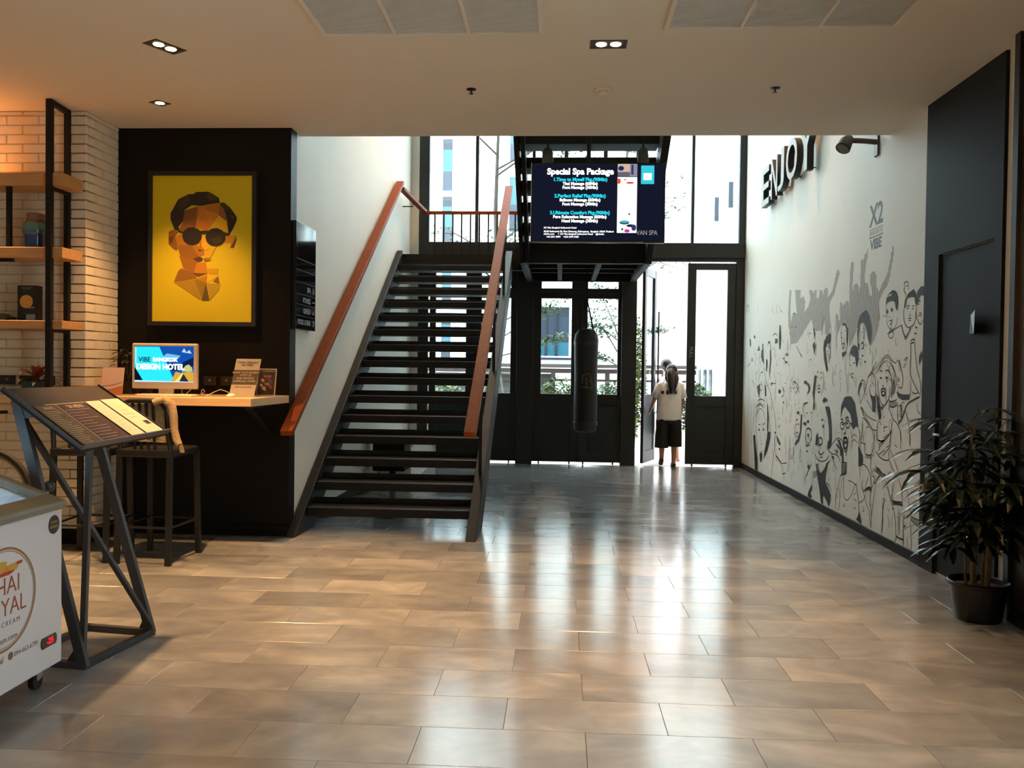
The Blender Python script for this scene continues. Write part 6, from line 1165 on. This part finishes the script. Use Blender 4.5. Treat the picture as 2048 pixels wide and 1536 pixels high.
MURAL_S = "10,-7073 1833 -7065 1812 -7052 1793 -7036 1777 -7016 1763 -6995 1753 -6971 1747 -6948 1746 -6925 1749 -6905 1756 -6887 1767 -6872 1781 -6862 1798 -6856 1817 -6854 1837;10,-7089 1956 -7081 1897 -7067 1838;10,-7028 1819 -6962 1818 -6967 1792 -7004 1791;10,-7023 1853 -7000 1843;10,-7053 1716 -6964 1729 -6864 1753 -6760 1773;10,-6919 1705 -6925 1717 -6939 1728 -6960 1734 -6983 1735 -7004 1730 -7018 1721 -7022 1709 -7016 1696 -7001 1685 -6980 1679 -6957 1678 -6937 1683 -6923 1692 -6919 1705;12,-6732 1896 -6729 1840 -6705 1784 -6643 1748 -6590 1751 -6520 1779 -6505 1859;12,-6672 1911 -6612 1912;12,-6572 1903 -6527 1905;10,-6602 1854 -6621 1839 -6594 1832;12,-6640 1816 -6580 1815;10,-6632 1799 -6586 1797;12,-6500 1896 -6497 1837 -6463 1787 -6412 1758 -6370 1797;14,-6471 1933 -6421 1932;10,-6465 1824 -6403 1828 -6414 1805;16,-6512 1747 -6467 1732;16,-6522 1699 -6477 1692;14,-6584 1643 -6533 1654 -6507 1645;14,-6583 1621 -6512 1632;10,-6728 2072 -6729 2094 -6688 2101 -6654 2086 -6653 2065 -6700 2069;10,-6713 2059 -6740 2040 -6697 2008 -6696 1992;10,-6653 2059 -6644 2031;10,-8173 1835 -8189 1755 -8152 1646 -8109 1612;12,-8143 1666 -8093 1671 -8090 1631 -8134 1626;12,-7639 1658 -7595 1663 -7584 1625 -7627 1607;10,-7591 1744 -7581 1712 -7607 1707;10,-8581 1675 -8511 1637 -8484 1560 -8546 1483;10,-8577 1611 -8543 1603;10,-8570 1575 -8533 1564;14,-8025 1698 -8012 1645 -8024 1599;10,-8152 1662 -8102 1668 -8100 1627 -8150 1625;10,-7944 1493 -7923 1467 -7885 1460;16,-7871 1388 -7833 1392;16,-7878 1356 -7831 1356;10,-7880 1388 -7878 1356;12,-7647 1648 -7595 1659 -7583 1615 -7636 1604;14,-7665 1497 -7636 1459;10,-7383 1391 -7319 1422 -7209 1475 -7118 1522 -7043 1544 -6967 1520 -6936 1497 -6863 1479 -6822 1501 -6778 1473 -6747 1417;9,-7316 1386 -7207 1446 -7102 1516 -7012 1520 -6951 1491;9,-7252 1386 -7146 1475 -7055 1498;9,-7010 1492 -6934 1457 -6858 1389 -6840 1310 -6892 1219;9,-6964 1474 -6888 1411 -6856 1344;9,-6991 1411 -6944 1365 -6925 1297 -6950 1205;9,-6917 1411 -6892 1343 -6909 1263 -6934 1194;8,-6966 1365 -6933 1297 -6957 1211;8,-6945 1360 -6915 1297 -6940 1216;8,-6924 1354 -6898 1298 -6923 1221;8,-6903 1349 -6880 1298 -6905 1226;8,-6883 1343 -6863 1299 -6888 1231;8,-7274 1494 -7321 1458 -7351 1416;8,-7305 1470 -7352 1434 -7391 1397;8,-7336 1446 -7384 1410 -7432 1379;8,-7368 1422 -7416 1385 -7474 1360;13,-7225 1339 -7230 1279 -7194 1203 -7143 1146 -7088 1131 -7036 1156 -6979 1210 -6969 1296;16,-7189 1407 -7162 1419 -7142 1407;16,-7073 1411 -7036 1422 -6991 1411 -6959 1377;14,-7136 1299 -7113 1291 -7105 1299;22,-7158 1263 -7119 1270 -7065 1268 -7064 1236 -7085 1215 -7132 1214 -7151 1234 -7158 1263;14,-7137 1246 -7080 1250;13,-7076 1233 -7079 1240 -7089 1245 -7103 1247 -7118 1247 -7131 1243 -7140 1238 -7143 1231 -7140 1225 -7130 1220 -7116 1217 -7101 1217 -7088 1221 -7079 1226 -7076 1233;12,-7426 1263 -7407 1226 -7339 1198 -7282 1212 -7289 1338 -7341 1389 -7374 1391;13,-7267 1230 -7238 1136 -7210 1072 -7183 1014;13,-7252 1224 -7223 1137 -7196 1072 -7175 1014;13,-7237 1217 -7209 1137 -7182 1073 -7167 1015;13,-7223 1210 -7195 1138 -7167 1074 -7159 1015;13,-7208 1204 -7181 1138 -7153 1075 -7152 1016;15,-6978 1184 -6955 1171 -6875 1179 -6826 1193;14,-6983 1135 -6901 1127 -6810 1151;13,-6591 1650 -6579 1542 -6585 1418 -6563 1369 -6475 1296 -6397 1240;20,-6396 1229 -6521 1198 -6625 1162 -6675 1105 -6714 1053 -6794 998;12,-6519 1648 -6486 1508 -6456 1423 -6409 1360;12,-6807 1495 -6784 1462 -6732 1401 -6715 1335 -6740 1284 -6796 1294;10,-6782 1345 -6784 1349 -6788 1353 -6794 1354 -6800 1354 -6805 1352 -6809 1349 -6810 1344 -6809 1340 -6804 1337 -6799 1335 -6792 1335 -6787 1337 -6783 1340 -6782 1345;12,-6575 1348 -6570 1250 -6600 1195;11,-6524 1246 -6460 1251 -6423 1260;10,-6551 1262 -6498 1250;10,-6444 1185 -6435 1127 -6377 1094;12,-6415 1360 -6388 1308 -6391 1240;10,-6710 1495 -6644 1521 -6650 1505 -6682 1483;10,-6701 1461 -6655 1472;10,-6714 1445 -6680 1450;11,-6990 1129 -6950 1085 -6896 1037 -6809 1003 -6757 961 -6750 951;10,-6810 1154 -6797 1043 -6767 1016;10,-6774 1139 -6706 1175 -6672 1171;9,-6774 1139 -6719 1147 -6759 1125;9,-6764 1122 -6718 1131 -6753 1109;9,-6772 1105 -6717 1116 -6746 1093;9,-6763 1089 -6716 1100 -6740 1076;9,-6770 1072 -6715 1085 -6733 1060;9,-6761 1056 -6715 1070 -6727 1044;12,-6655 1106 -6605 1043 -6567 948 -6562 851;10,-6896 1031 -6921 950 -6931 863 -6942 794;10,-6750 951 -6732 880 -6735 813;10,-6400 1066 -6448 1021 -6460 999 -6386 1030;10,-6424 1038 -6388 1072;10,-7153 1045 -7206 1001 -7226 940 -7223 874 -7189 836 -7096 846;10,-7190 1002 -7133 970;10,-7085 938 -7071 956 -6996 967;14,-6921 944 -6991 887 -7065 852 -7141 822;10,-7050 853 -7124 806 -7186 783;10,-6978 911 -7096 861;10,-6943 822 -7017 798;12,-7205 846 -7142 840 -7050 856;12,-7624 1095 -7550 1036 -7426 975 -7323 921 -7225 922;10,-7643 1119 -7576 1184 -7511 1273 -7448 1360 -7383 1391;10,-7570 1084 -7498 1038 -7361 1009 -7246 998;10,-7488 1169 -7418 1128 -7348 1083;12,-7683 1181 -7671 1282 -7602 1334 -7549 1328;10,-7702 1199 -7679 1276 -7627 1308;10,-7681 1219 -7658 1282 -7617 1308;10,-7661 1238 -7637 1289 -7606 1309;10,-7640 1258 -7616 1296 -7595 1309;18,-7615 1098 -7569 1072 -7558 1023;16,-7566 1010 -7495 989 -7407 945;10,-7565 1004 -7577 909 -7598 807 -7620 730;10,-7491 921 -7407 939 -7321 897 -7284 821 -7297 754;10,-7558 873 -7536 794;17,-8050 906 -8056 920 -8071 930 -8092 935 -8115 934 -8136 926 -8150 913 -8154 899 -8148 884 -8133 874 -8111 869 -8088 870 -8067 878 -8054 891 -8050 906;17,-7895 929 -7901 944 -7918 956 -7942 961 -7967 960 -7990 951 -8006 937 -8011 921 -8004 906 -7987 895 -7963 889 -7937 891 -7915 900 -7899 913 -7895 929;20,-8051 922 -8011 928;26,-8019 961 -7981 986 -7923 983;20,-8031 824 -8018 838 -7998 846;26,-8058 788 -8019 798 -7970 792 -7953 751 -7974 709 -8033 697 -8056 749 -8058 788;10,-8124 870 -8098 778 -8052 682;10,-7869 882 -7825 788 -7858 701;10,-7845 806 -7773 844 -7698 824;10,-7843 761 -7770 799 -7677 775;13,-7666 903 -7627 842 -7658 764 -7620 730;14,-7496 697 -7399 696 -7343 709;11,-7577 899 -7601 790 -7520 783 -7495 693;10,-7280 920 -7291 783 -7343 709 -7355 604 -7314 533;13,-8496 641 -8281 754 -8188 778 -8094 762;13,-8509 639 -8394 611 -8225 612 -8127 553;20,-8131 423 -8075 449 -7985 460;14,-8116 555 -7958 572;10,-8392 571 -8265 499 -8216 482;20,-8072 780 -7983 798 -7937 768 -7955 699 -7997 665 -8044 699 -8061 780;24,-8812 731 -8723 734 -8687 704 -8732 667 -8808 669 -8812 731;20,-8815 598 -8766 569 -8700 572 -8623 608;16,-8764 537 -8658 548;15,-8939 556 -8859 514 -8722 500 -8566 529 -8468 587;10,-8758 649 -8729 618;15,-8597 210 -8492 177 -8438 121;15,-8622 182 -8515 141 -8461 94;16,-8539 311 -8436 289 -8391 240;10,-9275 234 -9218 294 -9079 422;10,-8984 289 -9008 218 -8989 153;10,-8239 75 -8246 191 -8183 324 -8142 421;10,-8180 85 -8128 186 -8160 327;10,-8029 443 -8034 337 -8005 243 -7905 236 -7801 310 -7722 409;12,-7701 405 -7643 298 -7615 180 -7590 98;10,-8024 187 -7993 162 -8034 166;10,-7915 413 -7786 415 -7679 393;12,-7628 573 -7530 605 -7431 581 -7351 522 -7328 449;10,-7529 414 -7495 341 -7432 267 -7371 221 -7326 91;12,-7353 397 -7356 293 -7324 229 -7316 86;10,-7237 482 -7267 362 -7297 247 -7313 196;10,-7479 414 -7389 524;10,-7542 476 -7558 403 -7495 355;10,-7630 249 -7512 296 -7475 344;10,-7508 240 -7486 202 -7526 202;10,-7756 273 -7671 257;10,-7751 194 -7688 186;16,-7289 598 -7224 578 -7115 558;14,-7314 533 -7257 520 -7274 484 -7236 475 -7211 512 -7133 556 -7044 547;11,-7009 532 -6972 472 -6899 378 -6847 328;16,-6871 324 -6839 330;22,-6875 387 -6801 390 -6672 407;22,-6865 365 -6769 379 -6667 383;20,-7035 380 -7065 299 -7069 205 -7083 83;11,-6847 328 -6810 251 -6787 128 -6792 76;20,-6787 128 -6723 121 -6637 126;14,-6640 319 -6650 217 -6639 69;14,-6642 219 -6605 244;9,-6759 349 -6740 137;9,-6728 354 -6711 143;9,-6530 393 -6512 243 -6491 76;9,-6606 542 -6554 420 -6521 364;9,-6571 170 -6558 62;12,-6523 333 -6461 325 -6360 325;12,-6515 304 -6444 286 -6365 277;13,-7243 746 -7159 707 -7052 692 -6967 701 -6952 722;12,-7203 845 -7131 837 -7028 866 -6946 925;10,-6940 815 -7022 761 -7106 719;10,-7040 779 -7125 744 -7178 725;10,-6956 794 -6968 714;10,-7182 806 -7095 834;10,-7146 789 -7197 751;10,-6951 703 -6898 650 -6847 624;9,-6930 945 -6957 813;9,-6737 959 -6724 872;13,-6568 971 -6555 856;9,-6858 835 -6793 818;9,-6764 590 -6696 492 -6676 419;9,-6939 795 -6817 679 -6732 581;14,-11587 683 -11552 549 -11516 405 -11437 333;14,-10982 723 -10950 596 -11028 460;16,-11141 1005 -11151 1013 -11168 1020 -11192 1026 -11220 1030 -11253 1033 -11288 1034 -11326 1034 -11363 1032 -11399 1028 -11432 1022 -11461 1016 -11484 1008 -11501 999 -11511 990;13,-11213 940 -11227 949 -11246 958 -11270 965 -11297 971 -11327 974 -11359 976 -11392 976 -11425 973 -11457 969 -11487 963 -11514 955 -11538 946 -11556 935 -11570 924;13,-11168 913 -11185 924 -11209 934 -11238 942 -11272 948 -11309 952 -11349 954 -11390 953 -11432 951 -11472 945 -11509 938 -11544 928 -11573 917 -11597 905 -11614 891;12,-11590 717 -11549 822 -11363 910 -11173 864 -11073 750;14,-11451 692 -11323 701;14,-11229 701 -11072 739;10,-11303 446 -11210 455;14,-11318 339 -11202 356;14,-11669 770 -11482 893 -11369 988;12,-11712 997 -11719 767 -11780 578;13,-11067 1260 -10883 1157 -10700 993 -10583 812 -10511 671;12,-10957 983 -10877 794 -10780 652;16,-10570 646 -10578 469 -10665 251 -10715 66;12,-11889 1282 -11809 1249 -11752 1180;10,-12109 1398 -12032 1103 -12082 746 -12004 124;10,-11891 990 -11888 640 -11778 242 -11739 73;14,-11377 1389 -11465 1288 -11432 1176;12,-11272 1191 -11280 1210 -11300 1225 -11326 1233 -11356 1232 -11382 1223 -11399 1207 -11404 1188 -11396 1169 -11376 1154 -11349 1146 -11320 1146 -11294 1156 -11277 1171 -11272 1191;12,-11215 1401 -11117 1325 -11021 1240;16,-11088 1532 -11042 1401;12,-10823 1211 -10719 1250 -10574 1248;16,-10274 1223 -10191 1135 -10303 1091;16,-10219 994 -10249 872;14,-10434 718 -10338 765;12,-10235 1213 -10155 1156;13,-10125 1523 -10068 1498;14,-9662 1273 -9591 1228 -9704 1149;10,-9867 1222 -9760 1205;12,-9350 1050 -9411 1010 -9393 975;20,-8876 1209 -8864 1231 -8807 1232 -8805 1197 -8852 1192 -8876 1209;14,-8885 1252 -8837 1266 -8794 1254;12,-8707 1409 -8685 1281 -8760 1160;14,-9667 857 -9566 872;15,-9548 705 -9554 716 -9567 724 -9586 727 -9607 726 -9626 719 -9638 709 -9642 697 -9637 686 -9623 678 -9604 675 -9583 676 -9564 683 -9552 693 -9548 705;12,-9698 807 -9673 695 -9634 623;12,-9394 993 -9404 900;13,-9065 733 -9078 767 -9109 793 -9153 805 -9200 802 -9243 783 -9271 753 -9280 717 -9266 682 -9234 656 -9190 645 -9142 649 -9101 668 -9073 698 -9065 733;14,-9268 781 -9176 801 -9069 795;13,-9716 568 -9756 401;10,-9448 592 -9470 432;12,-9031 444 -9176 338 -9264 254;14,-10327 340 -10208 313 -9985 347;14,-10530 380 -10406 342 -10245 288 -10199 193 -10050 222;10,-10082 663 -10040 341;10,-9900 677 -9926 286;14,-8589 1476 -8571 1401;10,-9620 1641 -9449 1554;15,-10774 1844 -10631 1867 -10544 1828;16,-11034 1719 -10947 1776 -10883 1730 -10854 1538 -10888 1391 -10865 1295;14,-12307 2220 -12278 2326 -12202 2325 -12124 2274 -12157 2227;12,-12205 1452 -11988 1516;14,-11826 1555 -11832 1562 -11849 1568 -11872 1572 -11897 1572 -11920 1569 -11936 1564 -11941 1557 -11934 1550 -11918 1544 -11895 1540 -11869 1540 -11847 1543 -11831 1549 -11826 1555;9,-10802 2225 -10828 2176 -10736 2118;9,-10572 2215 -10625 2161 -10536 2105;9,-10434 2212 -10456 2150 -10318 2105;9,-11627 2278 -11588 2213 -11619 2175;13,-9709 1691 -9588 1623 -9468 1550;13,-10003 1868 -9933 1764 -9961 1630;16,-10291 1546 -10199 1559 -10170 1524 -10053 1503;12,-9223 1809 -9159 1806;12,-8507 1688 -8493 1607 -8533 1516"
# ================================================================ MURAL on the right wall (s = -y, z in millimetres on the wall plane)
def hatch_mat():
    ma = pm('mural_hatch', (150, 148, 142), .7); nt = ma.node_tree; b = nt.nodes['Principled BSDF']
    tc = nt.nodes.new('ShaderNodeTexCoord'); mp = nt.nodes.new('ShaderNodeMapping'); mp.inputs['Rotation'].default_value = (math.radians(14), 0, 0)
    wv = nt.nodes.new('ShaderNodeTexWave'); wv.bands_direction = 'Y'; wv.inputs['Scale'].default_value = 9; wv.inputs['Distortion'].default_value = .4
    cr = nt.nodes.new('ShaderNodeValToRGB'); e = cr.color_ramp.elements; e[0].position = .35; e[0].color = (*lin((106, 106, 104)), 1); e[1].position = .6; e[1].color = (*lin((206, 202, 194)), 1)
    L = nt.links.new; L(tc.outputs['Object'], mp.inputs[0]); L(mp.outputs[0], wv.inputs['Vector']); L(wv.outputs['Fac'], cr.inputs[0]); L(cr.outputs[0], b.inputs['Base Color']); return ma
mu_ = thing('crowd_mural', 'black and white line mural of a cheering crowd on the right wall', 'mural', (RX, 9.0, 0))
MK = {'h': (hatch_mat(), .0004), 'g': (pm('mural_grey', (150, 148, 142), .7), .0012), 'd': (pm('mural_slate', (62, 66, 68), .7), .0014), 'k': (pm('mural_black', (30, 28, 30), .7), .0016), 'w': (pm('mural_white', (222, 218, 208), .7), .0022)}
def wpt(sz, d): return (RX-d, -sz[0]/1000, max(sz[1]/1000, .08))
mbs = {k: MB() for k in MK}
from mathutils.geometry import tessellate_polygon
for it in MURAL_F.split(';'):
    k, rest_ = it.split(','); v = [int(x) for x in rest_.split()]; pts = list(zip(v[::2], v[1::2])); d = MK[k][1] + .000004*len(mbs[k].v)
    P3 = [Vector(wpt(p, d)) for p in pts]
    tris = tessellate_polygon([[Vector((p[0]/1000, max(p[1]/1000, .08), 0)) for p in pts]]); fs = []
    for t in tris:
        a, b2, c = [P3[i] for i in t]; n = (b2-a).cross(c-a); fs.append(t if n.x < 0 else t[::-1])
    mbs[k].add(P3, fs)
def ribbon(mb, pts, w_, d):
    q_ = []
    n = len(pts)
    for i in range(n-1):       # Catmull-Rom smoothing
        p0, p1, p2, p3 = pts[max(i-1, 0)], pts[i], pts[i+1], pts[min(i+2, n-1)]
        for k in range(3):
            t = k/3; q_.append(.5*((2*p1) + (p2-p0)*t + (2*p0-5*p1+4*p2-p3)*t*t + (3*p1-p0-3*p2+p3)*t**3))
    q_.append(pts[-1]); vs = []
    for i, p in enumerate(q_):
        t = (q_[min(i+1, len(q_)-1)] - q_[max(i-1, 0)]); t = t.normalized() if t.length > 1e-6 else Vector((0, 1)); nn = Vector((-t.y, t.x))*w_*(1 if 0 < i < len(q_)-1 else .4)
        for e in (p+nn, p-nn): vs.append((RX-d, -e.x, max(e.y, .078)))
    mb.add(vs, [(2*i, 2*i+1, 2*i+3, 2*i+2) for i in range(len(q_)-1)])
sm, fm_ = MB(), MB()
strokes = []
for it in MURAL_S.split(';'):
    k, rest_ = it.split(','); v = [int(x) for x in rest_.split()]; pts = [Vector((a/1000, b/1000)) for a, b in zip(v[::2], v[1::2])]; strokes.append(pts)
    ribbon(sm, pts, .0038*int(k)/10, .0019)
rm = random.Random(5)      # light pencil-like figures between the inked ones: small faces, folds and fingers
for i in range(330):
    y = rm.uniform(6.7, 11.9); zt = 2.0-.10*abs(y-8.5); z = rm.uniform(.25, max(.6, zt)); s0 = -y
    kind = rm.random(); L = rm.uniform(.03, .12); a = rm.uniform(-.5, .5)+1.57
    if kind < .35: pts = [Vector((s0+L*.35*math.cos(t), z+L*.6*math.sin(t))) for t in [rm.uniform(0, 6)+.45*j for j in range(7)]] if False else [Vector((s0+L*.35*math.cos(.7*j+a), z+L*.6*math.sin(.7*j+a))) for j in range(7)]
    elif kind < .8: pts = [Vector((s0+rm.uniform(-.02, .02)+j*.006, z-j*L*.55)) for j in range(4)]
    else: pts = [Vector((s0+j*L*.3, z+rm.uniform(-.015, .015))) for j in range(4)]
    ribbon(fm_, pts, .0032, .0017)
for k, (mt, d) in MK.items(): mbs[k].build({'h': 'hatched_figures', 'g': 'grey_shapes', 'd': 'dark_shapes', 'k': 'black_shapes', 'w': 'white_shapes'}[k], mt, mu_)['kind'] = 'stuff'
sm.build('ink_lines', MK['k'][0], mu_)['kind'] = 'stuff'
fm_.build('fine_lines', pm('mural_fine', (128, 124, 118), .7), mu_)['kind'] = 'stuff'
